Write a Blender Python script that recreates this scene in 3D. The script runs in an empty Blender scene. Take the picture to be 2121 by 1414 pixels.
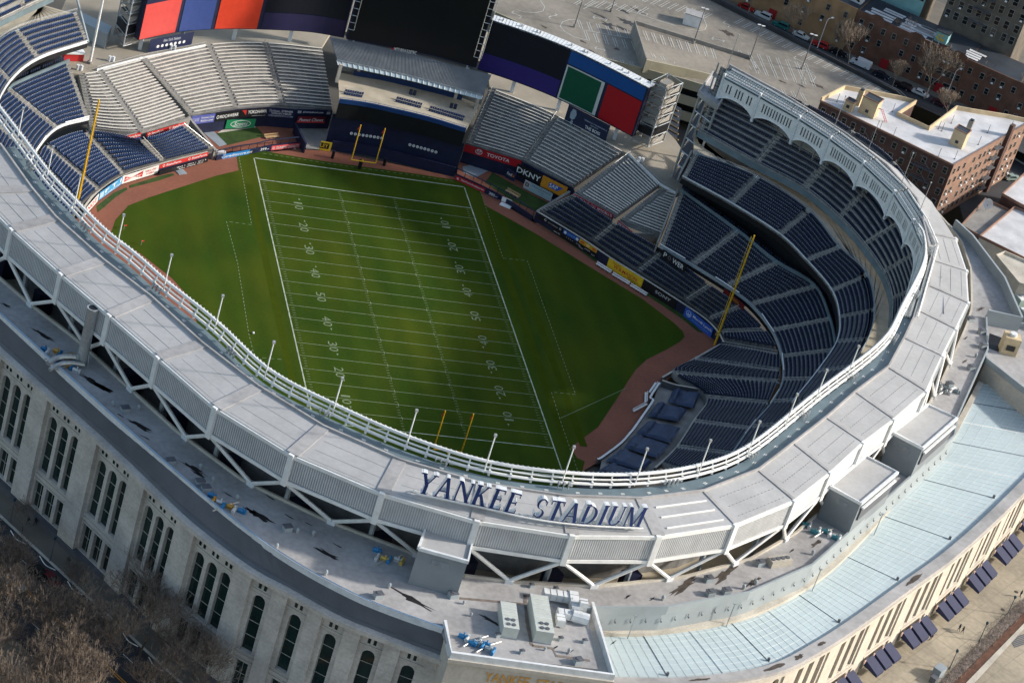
import bpy, bmesh, math, random
import numpy as np
from mathutils import Vector, Matrix

# ------------------------------------------------------------------ camera, sky, sun, exposure
scene = bpy.context.scene
CAMPOS = Vector((-147.7871, -463.6505, 285.7557))
RT = Matrix(((0.94600922, -0.11441889, -0.3032736),
             (-0.19122765, 0.55845284, -0.80719416),
             (0.26172226, 0.82160741, 0.50642148)))
FPX = 5593.387
cam = bpy.data.cameras.new('camera')
cam.sensor_width = 36.0
cam.lens = 36.0 * FPX / 2121.0
cam.clip_start = 5.0
cam.clip_end = 4000.0
camo = bpy.data.objects.new('camera', cam)
camo.matrix_world = Matrix.Translation(CAMPOS) @ RT.to_4x4()
scene.collection.objects.link(camo)
scene.camera = camo

SUN_EL = math.radians(25.5)
SUN_AZ = math.radians(-5.4)          # direction towards the sun, measured from +x
world = bpy.data.worlds.new('World')
scene.world = world
world.use_nodes = True
wn = world.node_tree
wn.nodes.clear()
sky = wn.nodes.new('ShaderNodeTexSky')
sky.sky_type = 'NISHITA'
sky.sun_disc = False
sky.sun_elevation = SUN_EL
sky.sun_rotation = math.pi / 2 - SUN_AZ
sky.air_density = 1.3
sky.dust_density = 2.0
bg = wn.nodes.new('ShaderNodeBackground')
bg.inputs[1].default_value = 0.116
wo = wn.nodes.new('ShaderNodeOutputWorld')
wn.links.new(sky.outputs[0], bg.inputs[0])
wn.links.new(bg.outputs[0], wo.inputs[0])
sl = bpy.data.lights.new('sun', 'SUN')
sl.energy = 3.05
sl.angle = math.radians(3.0)
sl.color = (1.0, 0.94, 0.86)
so = bpy.data.objects.new('sun', sl)
sd = Vector((math.cos(SUN_AZ) * math.cos(SUN_EL), math.sin(SUN_AZ) * math.cos(SUN_EL), math.sin(SUN_EL)))
so.rotation_euler = (-sd).to_track_quat('-Z', 'Y').to_euler()
so.location = (300, -30, 200)
scene.collection.objects.link(so)
scene.view_settings.view_transform = 'Standard'
scene.view_settings.look = 'None'
scene.view_settings.exposure = 0.78
scene.view_settings.gamma = 1.0
scene.cycles.max_bounces = 5
scene.cycles.diffuse_bounces = 3
scene.cycles.transparent_max_bounces = 8

COL = scene.collection
R_ = random.Random(7)

# ------------------------------------------------------------------ helpers
def at(x, y, z=0.0):
    """photo pixel (2121 wide) at a known real height -> point in the place"""
    d = RT @ Vector(((x - 1060.5) / FPX, -(y - 707.0) / FPX, -1.0))
    return CAMPOS + d * ((z - CAMPOS.z) / d.z)

def ats(pts, z):
    return [at(p[0], p[1], z if len(p) < 3 else p[2]) for p in pts]

V = Vector
UP = V((0, 0, 1))

def cat(pts, n):
    """smooth curve through points, n samples per span"""
    if n <= 1 or len(pts) < 3:
        out = []
        for i in range(len(pts) - 1):
            for k in range(max(n, 1)):
                out.append(pts[i].lerp(pts[i + 1], k / max(n, 1)))
        return out + [pts[-1].copy()]
    P = [pts[0] * 2 - pts[1]] + list(pts) + [pts[-1] * 2 - pts[-2]]
    out = []
    for i in range(1, len(P) - 2):
        p0, p1, p2, p3 = P[i - 1:i + 3]
        for k in range(n):
            t = k / n
            out.append(0.5 * ((2 * p1) + (p2 - p0) * t + (2 * p0 - 5 * p1 + 4 * p2 - p3) * t * t + (3 * p1 - p0 - 3 * p2 + p3) * t ** 3))
    return out + [pts[-1].copy()]

def resamp(pts, step=None, n=None):
    L = [0.0]
    for a, b in zip(pts, pts[1:]):
        L.append(L[-1] + (b - a).length)
    tot = L[-1]
    if n is None:
        n = max(1, int(round(tot / step)))
    out, j = [], 0
    for k in range(n + 1):
        s = tot * k / n
        while j < len(pts) - 2 and L[j + 1] < s:
            j += 1
        t = (s - L[j]) / max(L[j + 1] - L[j], 1e-9)
        out.append(pts[j].lerp(pts[j + 1], min(max(t, 0), 1)))
    return out

def offset(pts, d):
    """shift a plan polyline sideways (to its left for d>0)"""
    out = []
    for i, p in enumerate(pts):
        a = pts[max(i - 1, 0)]
        b = pts[min(i + 1, len(pts) - 1)]
        t = V((b.x - a.x, b.y - a.y, 0)).normalized()
        out.append(p + V((-t.y, t.x, 0)) * d)
    return out

class MB:
    def __init__(s):
        s.v, s.f, s.m = [], [], []
    def add(s, vs, fs, m=0):
        k = len(s.v)
        s.v.extend(vs)
        for f in fs:
            s.f.append([i + k for i in f])
            s.m.append(m)
        return s
    def quad(s, a, b, c, d, m=0):
        return s.add([a, b, c, d], [(0, 1, 2, 3)], m)
    def poly(s, pts, m=0):
        return s.add(list(pts), [tuple(range(len(pts)))], m)
    def prism(s, pts, z0, z1, m=0, mtop=None):
        n = len(pts)
        lo = [V((p.x, p.y, z0)) for p in pts]
        hi = [V((p.x, p.y, z1)) for p in pts]
        s.add(lo + hi, [(i, (i + 1) % n, n + (i + 1) % n, n + i) for i in range(n)] + [tuple(range(n - 1, -1, -1))], m)
        s.add(hi, [tuple(range(n))], m if mtop is None else mtop)
        return s
    def hexa(s, lo, hi, m=0):
        return s.add(list(lo) + list(hi), [(3, 2, 1, 0), (4, 5, 6, 7), (0, 1, 5, 4), (1, 2, 6, 5), (2, 3, 7, 6), (3, 0, 4, 7)], m)
    def box(s, c, u, sx, sy, sz, m=0):
        """c = centre of the base, u = plan direction of sx"""
        u = V((u[0], u[1], 0)).normalized()
        w = V((-u.y, u.x, 0))
        q = [c - u * sx / 2 - w * sy / 2, c + u * sx / 2 - w * sy / 2, c + u * sx / 2 + w * sy / 2, c - u * sx / 2 + w * sy / 2]
        return s.hexa(q, [p + UP * sz for p in q], m)
    def tube(s, p, q, r, n=6, m=0, r2=None):
        d = (q - p)
        if d.length < 1e-6:
            return s
        d.normalize()
        a = d.cross(UP if abs(d.z) < .9 else V((1, 0, 0))).normalized()
        b = d.cross(a)
        r2 = r if r2 is None else r2
        vs = [p + (a * math.cos(t) + b * math.sin(t)) * r for t in [2 * math.pi * k / n for k in range(n)]]
        vs += [q + (a * math.cos(t) + b * math.sin(t)) * r2 for t in [2 * math.pi * k / n for k in range(n)]]
        fs = [(k, n + k, n + (k + 1) % n, (k + 1) % n) for k in range(n)] + [tuple(range(n)), tuple(range(2 * n - 1, n - 1, -1))]
        return s.add(vs, fs, m)
    def pipe(s, pts, r, n=5, m=0):
        for a, b in zip(pts, pts[1:]):
            s.tube(a, b, r, n, m)
        return s
    def ball(s, c, r, m=0, n=8, k=5, sz=1.0):
        vs, fs = [], []
        for i in range(k + 1):
            ph = math.pi * i / k
            for j in range(n):
                th = 2 * math.pi * j / n
                vs.append(c + V((math.sin(ph) * math.cos(th) * r, math.sin(ph) * math.sin(th) * r, math.cos(ph) * r * sz)))
        for i in range(k):
            for j in range(n):
                fs.append((i * n + j, (i + 1) * n + j, (i + 1) * n + (j + 1) % n, i * n + (j + 1) % n))
        return s.add(vs, fs, m)
    def strip(s, A, B, m=0):
        n = len(A)
        return s.add(list(A) + list(B), [(i, i + 1, n + i + 1, n + i) for i in range(n - 1)], m)
    def slab(s, A, B, t, m=0, ms=None):
        """thick ribbon between two polylines, thickness t downwards"""
        ms = m if ms is None else ms
        dn = V((0, 0, -t))
        s.strip(A, B, m)
        A2, B2 = [p + dn for p in A], [p + dn for p in B]
        s.strip(B2, A2, ms); s.strip(A2, A, ms); s.strip(B, B2, ms)
        s.quad(A[0], B[0], B2[0], A2[0], ms); s.quad(A[-1], A2[-1], B2[-1], B[-1], ms)
        return s
    def wall(s, pts, z0, z1, t, m=0, mt=None):
        """upright wall of thickness t along a plan polyline"""
        A = offset(pts, t / 2); B = offset(pts, -t / 2)
        A1 = [V((p.x, p.y, z1 if not callable(z1) else z1(p))) for p in A]
        B1 = [V((p.x, p.y, z1 if not callable(z1) else z1(p))) for p in B]
        A0 = [V((p.x, p.y, z0)) for p in A]; B0 = [V((p.x, p.y, z0)) for p in B]
        s.strip(A1, B1, m if mt is None else mt); s.strip(A0, A1, m); s.strip(B1, B0, m)
        s.quad(A0[0], B0[0], B1[0], A1[0], m); s.quad(A0[-1], A1[-1], B1[-1], B0[-1], m)
        return s
    def build(s, name, mats, parent=None, origin=None, smooth=False):
        if not s.v:
            return None
        if not isinstance(mats, (list, tuple)):
            mats = [mats]
        co = np.array([tuple(p) for p in s.v], dtype=np.float64)
        if parent is not None:
            origin = parent['_o'] if '_o' in parent else (0, 0, 0)
        elif origin is None:
            mn, mx = co.min(0), co.max(0)
            origin = ((mn[0] + mx[0]) / 2, (mn[1] + mx[1]) / 2, mn[2])
        co = co - np.array(tuple(origin))
        me = bpy.data.meshes.new(name)
        me.from_pydata(co.tolist(), [], s.f)
        for mm in mats:
            me.materials.append(mm)
        me.polygons.foreach_set('material_index', s.m)
        if smooth:
            me.polygons.foreach_set('use_smooth', [True] * len(me.polygons))
        me.update()
        o = bpy.data.objects.new(name, me)
        COL.objects.link(o)
        if parent is not None:
            o.parent = parent
            o['_o'] = tuple(origin)
        else:
            o.location = origin
            o['_o'] = tuple(origin)
        return o

def tag(o, label=None, cat_=None, group=None, kind=None):
    if label: o['label'] = label
    if cat_: o['category'] = cat_
    if group: o['group'] = group
    if kind: o['kind'] = kind
    return o

def thing(name, label, cat_, loc, group=None):
    o = bpy.data.objects.new(name, None)
    o.empty_display_size = 0.5
    COL.objects.link(o)
    o.location = loc
    o['_o'] = tuple(loc)
    return tag(o, label, cat_, group)

def struct(name, mb, mat):
    return tag(mb.build(name, mat), kind='structure')

def copy_tree(o, parent=None):
    c = o.copy()
    COL.objects.link(c)
    c.parent = parent
    for ch in list(o.children):
        copy_tree(ch, c)
    return c

ORD = ['first', 'second', 'third', 'fourth', 'fifth', 'sixth', 'seventh', 'eighth', 'ninth', 'tenth', 'eleventh', 'twelfth',
       'thirteenth', 'fourteenth', 'fifteenth', 'sixteenth', 'seventeenth', 'eighteenth', 'nineteenth', 'twentieth']
for _a in ('twenty', 'thirty', 'forty'):
    ORD += [_a + '-' + w for w in ORD[:9]] + [{'twenty': 'thirtieth', 'thirty': 'fortieth', 'forty': 'fiftieth'}[_a]]

# ------------------------------------------------------------------ materials
def mat(name, col, rough=.75, var=.12, scale=.6, metal=0.0, col2=None, scale2=6.0, bump=0.0, spec=.4, detail=4, emit=None):
    m = bpy.data.materials.new(name)
    m.use_nodes = True
    nt = m.node_tree
    N = nt.nodes; L = nt.links
    b = N['Principled BSDF']
    b.inputs['Roughness'].default_value = rough
    b.inputs['Metallic'].default_value = metal
    b.inputs['Specular IOR Level'].default_value = spec
    tc = N.new('ShaderNodeNewGeometry')
    n1 = N.new('ShaderNodeTexNoise'); n1.inputs['Scale'].default_value = scale; n1.inputs['Detail'].default_value = detail
    L.new(tc.outputs['Position'], n1.inputs['Vector'])
    n2 = N.new('ShaderNodeTexNoise'); n2.inputs['Scale'].default_value = scale2; n2.inputs['Detail'].default_value = 2
    L.new(tc.outputs['Position'], n2.inputs['Vector'])
    ad = N.new('ShaderNodeMath'); ad.operation = 'MULTIPLY_ADD'
    L.new(n1.outputs[0], ad.inputs[0]); ad.inputs[1].default_value = .65
    ml = N.new('ShaderNodeMath'); ml.operation = 'MULTIPLY'; ml.inputs[1].default_value = .35
    L.new(n2.outputs[0], ml.inputs[0]); L.new(ml.outputs[0], ad.inputs[2])
    rp = N.new('ShaderNodeValToRGB')
    c = col
    c2 = col2 if col2 else tuple(max(0, x * (1 - var * 2.2)) for x in c)
    c1 = c if col2 else tuple(min(1, x * (1 + var * 1.4)) for x in c)
    rp.color_ramp.elements[0].position = .32; rp.color_ramp.elements[0].color = (*c2, 1)
    rp.color_ramp.elements[1].position = .66; rp.color_ramp.elements[1].color = (*c1, 1)
    L.new(ad.outputs[0], rp.inputs[0]); L.new(rp.outputs[0], b.inputs['Base Color'])
    if bump:
        bp = N.new('ShaderNodeBump'); bp.inputs['Strength'].default_value = bump; bp.inputs['Distance'].default_value = .1
        L.new(ad.outputs[0], bp.inputs['Height']); L.new(bp.outputs[0], b.inputs['Normal'])
    return m

def stripes(m, period, dark, axis='Z', width=.12, vec=None):
    """multiply a material's base colour by thin lines every `period` metres along an axis or plan direction"""
    nt = m.node_tree; N = nt.nodes; L = nt.links
    b = N['Principled BSDF']
    src = b.inputs['Base Color'].links[0].from_socket
    g = N.new('ShaderNodeNewGeometry')
    dt = N.new('ShaderNodeVectorMath'); dt.operation = 'DOT_PRODUCT'
    L.new(g.outputs['Position'], dt.inputs[0])
    dt.inputs[1].default_value = {'X': (1, 0, 0), 'Y': (0, 1, 0), 'Z': (0, 0, 1)}[axis] if vec is None else vec
    dv = N.new('ShaderNodeMath'); dv.operation = 'DIVIDE'; dv.inputs[1].default_value = period
    L.new(dt.outputs['Value'], dv.inputs[0])
    fr = N.new('ShaderNodeMath'); fr.operation = 'FRACT'; L.new(dv.outputs[0], fr.inputs[0])
    lt = N.new('ShaderNodeMath'); lt.operation = 'LESS_THAN'; lt.inputs[1].default_value = width
    L.new(fr.outputs[0], lt.inputs[0])
    mx = N.new('ShaderNodeMixRGB'); mx.blend_type = 'MULTIPLY'
    L.new(lt.outputs[0], mx.inputs[0]); L.new(src, mx.inputs[1]); mx.inputs[2].default_value = (dark, dark, dark, 1)
    L.new(mx.outputs[0], b.inputs['Base Color'])
    return m

M = {}
M['concrete'] = mat('concrete', (.26, .25, .23), .85, .14, .35, scale2=3)
M['concrete_pale'] = mat('concrete_pale', (.50, .46, .39), .85, .14, .25, scale2=4)
M['concourse'] = mat('concourse_paving', (.46, .40, .30), .85, .12, .3)
M['concrete_tread'] = mat('concrete_tread', (.24, .235, .225), .85, .18, .5)
M['tread_dark'] = mat('shaded_concrete_tread', (.105, .105, .105), .85, .18, .5)  # darker tread copy, shade between the seats put into its colour
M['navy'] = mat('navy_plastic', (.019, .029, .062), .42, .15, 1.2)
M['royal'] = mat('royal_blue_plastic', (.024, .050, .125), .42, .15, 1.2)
M['seatdot'] = mat('seat_plate_glint', (.62, .64, .70), .4, .05)  # number plate and sun glint of the seat top in one pale colour
M['bench'] = mat('bleacher_aluminium', (.70, .66, .58), .5, .06, .8)
M['navy_wall'] = mat('navy_padding', (.010, .014, .045), .6, .15, .5)
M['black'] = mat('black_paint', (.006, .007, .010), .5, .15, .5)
M['white'] = mat('white_paint', (.78, .78, .76), .45, .06, .7)
M['white_steel'] = mat('white_steel', (.70, .72, .73), .4, .08, .8)
M['grey_steel'] = mat('grey_steel', (.33, .36, .38), .45, .12, .9)
M['roof_membrane'] = mat('roof_membrane', (.40, .398, .395), .7, .065, .16, scale2=1.2)
M['roof_membrane2'] = mat('terrace_membrane', (.37, .36, .355), .75, .14, .12, scale2=1.0)
M['gutter'] = mat('gutter_blue_grey', (.14, .19, .215), .5, .12, .3)
M['dark_metal'] = mat('dark_grey_metal', (.105, .112, .13), .55, .1, .2)
M['grey_blue_panel'] = mat('blue_grey_panel', (.31, .35, .37), .5, .06, .2)
M['pent'] = mat('penthouse_panel', (.21, .235, .255), .55, .08, .2)
M['glass_roof'] = mat('frosted_roof_glass', (.43, .51, .525), .25, .04, .12, scale2=.8, spec=.5)
M['limestone'] = stripes(mat('limestone', (.54, .495, .445), .8, .12, .25, scale2=2), 1.55, .80, 'Z', .05)
M['limestone_r'] = mat('limestone_warm', (.55, .50, .43), .8, .08, .25, scale2=2)
M['plinth'] = mat('granite_plinth', (.10, .10, .11), .6, .12, .5)
M['window'] = mat('dark_glass', (.008, .012, .014), .12, .2, .3, spec=.6)
M['window_teal'] = mat('green_glass', (.010, .028, .026), .1, .2, .3, spec=.6)
M['dirt'] = mat('infield_clay', (.235, .085, .050), .9, .10, .10, col2=None, scale2=1.5)
M['asphalt'] = mat('asphalt', (.040, .041, .045), .85, .18, .25)
M['sidewalk'] = mat('sidewalk', (.15, .135, .11), .85, .12, .2)
M['plaza'] = mat('plaza_paving', (.37, .32, .24), .85, .14, .09, scale2=1.2)
M['garage'] = mat('garage_deck', (.235, .212, .178), .85, .16, .07, scale2=.8)
M['stain'] = mat('tar_stain', (.012, .011, .012), .6, .3, 1.0)
M['stain2'] = mat('rust_stain', (.07, .055, .045), .8, .3, 1.0)
M['tan'] = mat('tan_precast', (.36, .33, .235), .8, .08, .2)
M['paint_white'] = mat('line_paint', (.19, .24, .13), .8, .15, 1.5)
M['paint_field'] = mat('field_line_paint', (.40, .46, .34), .9, .2, 1.0, spec=.1)
M['paint_bright'] = mat('line_paint_bright', (.62, .64, .62), .8, .12, 1.5)
M['yellow'] = mat('yellow_paint', (.75, .44, .015), .45, .05)
M['orange'] = mat('orange_paint', (.62, .22, .01), .5, .05)
M['red'] = mat('red_panel', (.55, .03, .03), .5, .05)
M['blue'] = mat('blue_panel', (.02, .06, .35), .5, .05)
M['brick'] = stripes(mat('brown_brick', (.095, .052, .043), .85, .15, .5, scale2=9), .6, .85)
M['brick2'] = stripes(mat('orange_brick', (.25, .15, .11), .85, .12, .4, scale2=9), .6, .88)
M['rowtan'] = stripes(mat('tan_brick', (.31, .19, .10), .85, .15, .4, scale2=9), .5, .88)
M['rowbrown'] = stripes(mat('red_brown_brick', (.135, .068, .045), .85, .18, .4, scale2=9), .5, .88)
M['rowgrey'] = stripes(mat('grey_brown_brick', (.125, .108, .09), .85, .18, .4, scale2=9), .5, .88)
M['roofwhite'] = mat('white_roof', (.56, .56, .57), .7, .13, .22)
M['roofdark'] = mat('dark_roof', (.028, .036, .048), .6, .2, .2)
M['cream'] = mat('cream_stucco', (.55, .43, .27), .8, .1, .4)
M['turquoise'] = mat('turquoise_paint', (.22, .42, .42), .7, .1, .3)
M['bark'] = mat('bark', (.085, .065, .05), .9, .2, 2)
M['bark2'] = mat('pale_bark', (.33, .28, .23), .9, .2, 2)
M['twig'] = mat('twig', (.21, .16, .12), .9, .3, 1.5)
M['soil'] = mat('leaf_litter', (.11, .07, .045), .95, .3, .4)
M['tarp'] = mat('blue_tarpaulin', (.034, .055, .11), .45, .12, .5, bump=.3)
M['skin'] = mat('skin', (.42, .26, .18), .6, .05)
M['rubber'] = mat('black_rubber', (.012, .012, .012), .8, .1)
M['chrome'] = mat('galvanised_steel', (.50, .51, .50), .35, .1, 2, metal=.5)
M['wood'] = mat('pale_wood', (.45, .30, .15), .7, .15, 2)
M['green_turf'] = mat('bullpen_turf', (.030, .062, .008), .95, .2, .5)
M['tarp_grey'] = mat('grey_cover', (.26, .30, .33), .6, .1, .4)

# grass: mowing and wear of the turf itself, broken up by noise
def grass_mat():
    m = mat('turf', (.042, .078, .007), .95, .22, .06, scale2=1.6, col2=(.026, .054, .006), spec=.05, bump=.05)
    nt = m.node_tree; N = nt.nodes; L = nt.links
    b = N['Principled BSDF']
    src = b.inputs['Base Color'].links[0].from_socket
    g = N.new('ShaderNodeNewGeometry')
    mp = N.new('ShaderNodeMapping'); mp.inputs['Scale'].default_value = (.085, .035, 1)
    L.new(g.outputs['Position'], mp.inputs[0])
    n = N.new('ShaderNodeTexNoise'); n.inputs['Scale'].default_value = 1.0; n.inputs['Detail'].default_value = 3
    L.new(mp.outputs[0], n.inputs['Vector'])
    r = N.new('ShaderNodeValToRGB')
    r.color_ramp.elements[0].position = .42; r.color_ramp.elements[0].color = (0, 0, 0, 1)
    r.color_ramp.elements[1].position = .72; r.color_ramp.elements[1].color = (1, 1, 1, 1)
    L.new(n.outputs[0], r.inputs[0])
    mx = N.new('ShaderNodeMixRGB'); mx.inputs[2].default_value = (.105, .105, .008, 1)
    mu = N.new('ShaderNodeMath'); mu.operation = 'MULTIPLY'; mu.inputs[1].default_value = .4
    L.new(r.outputs[0], mu.inputs[0]); L.new(mu.outputs[0], mx.inputs[0]); L.new(src, mx.inputs[1])
    # mown strips running along the long axis
    sx = N.new('ShaderNodeSeparateXYZ'); L.new(g.outputs['Position'], sx.inputs[0])
    sn = N.new('ShaderNodeMath'); sn.operation = 'MULTIPLY'; sn.inputs[1].default_value = 1.05; L.new(sx.outputs[0], sn.inputs[0])
    s2 = N.new('ShaderNodeMath'); s2.operation = 'SINE'; L.new(sn.outputs[0], s2.inputs[0])
    s3 = N.new('ShaderNodeMath'); s3.operation = 'MULTIPLY_ADD'; s3.inputs[1].default_value = .045; s3.inputs[2].default_value = .95; L.new(s2.outputs[0], s3.inputs[0])
    m2 = N.new('ShaderNodeMixRGB'); m2.blend_type = 'MULTIPLY'; m2.inputs[0].default_value = 1
    L.new(mx.outputs[0], m2.inputs[1]); L.new(s3.outputs[0], m2.inputs[2])
    L.new(m2.outputs[0], b.inputs['Base Color'])
    return m
M['grass'] = grass_mat()
M['wear'] = mat('worn_turf', (.050, .070, .004), .95, .2, .3, col2=(.036, .058, .003), spec=.05)

_cm = {}
def cmat(rgb, rough=.5):
    k = (rgb, rough)
    if k not in _cm:
        _cm[k] = mat('paint_%d_%d_%d' % tuple(int(c * 255) for c in rgb), rgb, rough, .04, .8)
    return _cm[k]

# ------------------------------------------------------------------ lettering
_tc = {}
def text_geo(s, shear=0.0, bold=0.0):
    k = (s, shear, bold)
    if k in _tc:
        return _tc[k]
    cu = bpy.data.curves.new('t', 'FONT')
    cu.body = s
    cu.shear = shear
    cu.offset = bold
    cu.resolution_u = 3
    ob = bpy.data.objects.new('t', cu)
    me = bpy.data.meshes.new_from_object(ob)
    vs = [(v.co.x, v.co.y) for v in me.vertices]
    fs = [tuple(p.vertices) for p in me.polygons]
    bpy.data.objects.remove(ob); bpy.data.meshes.remove(me); bpy.data.curves.remove(cu)
    if not vs:
        return ([], [])
    x0 = min(v[0] for v in vs); x1 = max(v[0] for v in vs); y0 = min(v[1] for v in vs); y1 = max(v[1] for v in vs)
    vs = [((v[0] - x0) / (x1 - x0), (v[1] - y0) / (y1 - y0)) for v in vs]
    _tc[k] = (vs, fs)
    return _tc[k]

def put_text(mb, s, O, R, Uv, m=0, shear=0.0, bold=0.0):
    """text filling the parallelogram O, O+R, O+Uv"""
    vs, fs = text_geo(s, shear, bold)
    mb.add([O + R * a + Uv * b for a, b in vs], fs, m)

# ================================================================== SETTING: ground and streets
def flat(name, pts, z, m, kind='structure'):
    mb = MB(); P = [V((p.x, p.y, z)) for p in pts]
    c = sum(P, V((0, 0, 0))) / len(P)
    a = sum((P[i].x * P[(i + 1) % len(P)].y - P[(i + 1) % len(P)].x * P[i].y) for i in range(len(P)))
    if a < 0: P.reverse()
    mb.poly(P)
    return tag(mb.build(name, m), kind=kind)

mb = MB()
mb.poly([V((-1500, -900, -.9)), V((1500, -900, -.9)), V((1500, 1800, -.9)), V((-1500, 1800, -.9))])
struct('ground', mb, mat('city_ground', (.10, .095, .085), .9, .2, .05))

# playing surface: clay under everything, turf on top of it
WALL = [(-120, 470), (120, 470), (160, 452), (172, 436), (200, 402), (251, 367), (327, 345), (429, 318), (450, 328), (531, 318), (620, 309),
        (665, 312), (689, 313), (841, 345), (945, 368), (1007, 401), (1107, 462), (1119, 461), (1205, 518), (1264, 553), (1336, 599),
        (1422, 656), (1463, 683), (1487, 707), (1499, 720), (1372, 794), (1347, 828), (1307, 897), (1247, 952), (1190, 985), (1100, 1080), (700, 1040), (300, 800)]
fl = [at(x, y, 0) for x, y in WALL]
flat('warning_track', fl, 0.0, M['dirt'])
G = [(229, 486), (239, 456), (266, 426), (309, 409), (399, 380), (449, 364), (495, 353), (490, 322), (545, 313), (616, 325), (678, 335), (763, 347),
     (839, 357), (944, 373), (996, 398), (1004, 425), (1113, 486), (1238, 563), (1330, 619), (1395, 668), (1414, 686), (1418, 697), (1408, 708), (1380, 724),
     (1340, 744), (1318, 764), (1300, 790), (1280, 822), (1239, 884), (1200, 913), (1182, 926), (1195, 948), (1211, 955), (1200, 1000), (1150, 1040), (900, 1040), (560, 860), (440, 760),
     (389, 612), (356, 576), (292, 526)]
flat('playing_field', [at(x, y, 0) for x, y in G], 0.03, M['grass'])
flat('grass_strip', [at(*p, 0) for p in [(202, 440), (200, 427), (235, 400), (262, 388), (264, 393), (240, 408), (215, 430)]], 0.03, M['green_turf'])
flat('grass_strip', [at(*p, 0) for p in [(268, 390), (268, 384), (330, 365), (357, 359), (362, 363), (330, 374)]], 0.03, M['green_turf'])
flat('grass_strip', [at(*p, 0) for p in [(1113, 461), (1118, 457), (1212, 516), (1240, 541), (1232, 542), (1200, 518)]], 0.03, M['green_turf'])
flat('grass_strip', [at(*p, 0) for p in [(1335, 608), (1345, 603), (1420, 656), (1458, 690), (1445, 687), (1412, 660)]], 0.03, M['green_turf'])

YD = .9144
HW = 160 / 6 * YD
mb = MB(); mw = MB()
def fline(mb, x0, y0, x1, y1, w, z=.05, m=0):
    d = V((x1 - x0, y1 - y0, 0)); l = d.length; d.normalize(); n = V((-d.y, d.x, 0)) * w / 2
    a, b = V((x0, y0, z)), V((x1, y1, z))
    mb.quad(a - n, b - n, b + n, a + n, m)
for sx in (-1, 1):
    fline(mw, sx * (HW + .2), -60 * YD, sx * (HW + .2), 60 * YD, .27, .054)
fline(mw, -HW, 60 * YD + .15, HW, 60 * YD + .15, .3, .05)
fline(mw, -HW, -60 * YD - .15, HW, -60 * YD - .15, .3, .05)
for i in range(21):
    y = (50 - 5 * i) * YD
    fline(mw if i in (0, 20) else mb, -HW, y, HW, y, .22 if i in (0, 20) else .15, .05)
for k in range(1, 100):
    y = (50 - k) * YD
    if k % 5 == 0:
        for hx in (-6.1, 6.1):
            fline(mb, hx, y - .5, hx, y + .5, .14, .054)
        continue
    for hx in (-6.4, 6.4, -HW + .9, HW - .9):
        fline(mb, hx - .32, y, hx + .32, y, .12, .05)
def dashed(pts):
    for a, b in zip(pts, pts[1:]):
        n = int((b - a).length / 1.3)
        for k in range(n):
            p = a.lerp(b, k / n); q = a.lerp(b, (k + .55) / n)
            fline(mb, p.x, p.y, q.x, q.y, .14, .05)
dashed([at(x, y) for x, y in [(494, 320), (521, 466), (469, 459), (492, 545), (515, 690), (527, 740), (590, 745)]])
dashed([at(x, y) for x, y in [(995, 397), (1042, 535), (1092, 540), (1192, 817), (1142, 812), (1161, 872), (1200, 985)]])
a, b = at(1161, 866), at(1299, 803)
fline(mb, a.x, a.y, b.x, b.y, .12, .05)
dashed([at(x, y) for x, y in [(545, 318), (616, 329), (678, 339), (763, 351), (839, 361), (944, 377)]])
# yard numbers
for k, n in enumerate([10, 20, 30, 40, 50, 40, 30, 20, 10]):
    y = (40 - 10 * k) * YD
    for sx in (-1, 1):
        xc = sx * (HW - 7.6)
        R = V((0, -sx * 1, 0)); Uv = V((sx, 0, 0))     # digits read from the sidelines
        R = V((0, 1 * sx, 0)); Uv = V((-sx, 0, 0))
        for j, ch in enumerate(str(n)):
            O = V((xc, y, .058)) - Uv * .95 + R * (-1.75 + j * 2.0)
            if ch == '1':
                put_text(mb, ch, O + R * .5, R * .6, Uv * 1.9)
            else:
                put_text(mb, ch, O, R * 1.45, Uv * 1.9)
        if n != 50:
            s = 1 if k < 4 else -1
            c = V((xc, y + s * 2.4, .058)) + Uv * .5
            mb.add([c + V((-.25, 0, 0)), c + V((.25, 0, 0)), c + V((0, s * .8, 0))], [(0, 1, 2)])
tag(mb.build('field_markings', M['paint_white']), kind='structure')
tag(mw.build('field_boundary_lines', M['paint_field']), kind='structure')
# worn turf strips along the touchlines
mb = MB()
for x0, w, z in ((HW + 3.2, 1.8, .036), (HW + 6.8, 1.6, .036), (-HW - 2.7, 1.5, .036)):
    pts = [V((x0, y, z)) for y in range(-44, 46, 3)]
    mb.strip(offset(pts, w / 2), offset(pts, -w / 2))
struct('worn_turf', mb, M['wear'])

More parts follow.
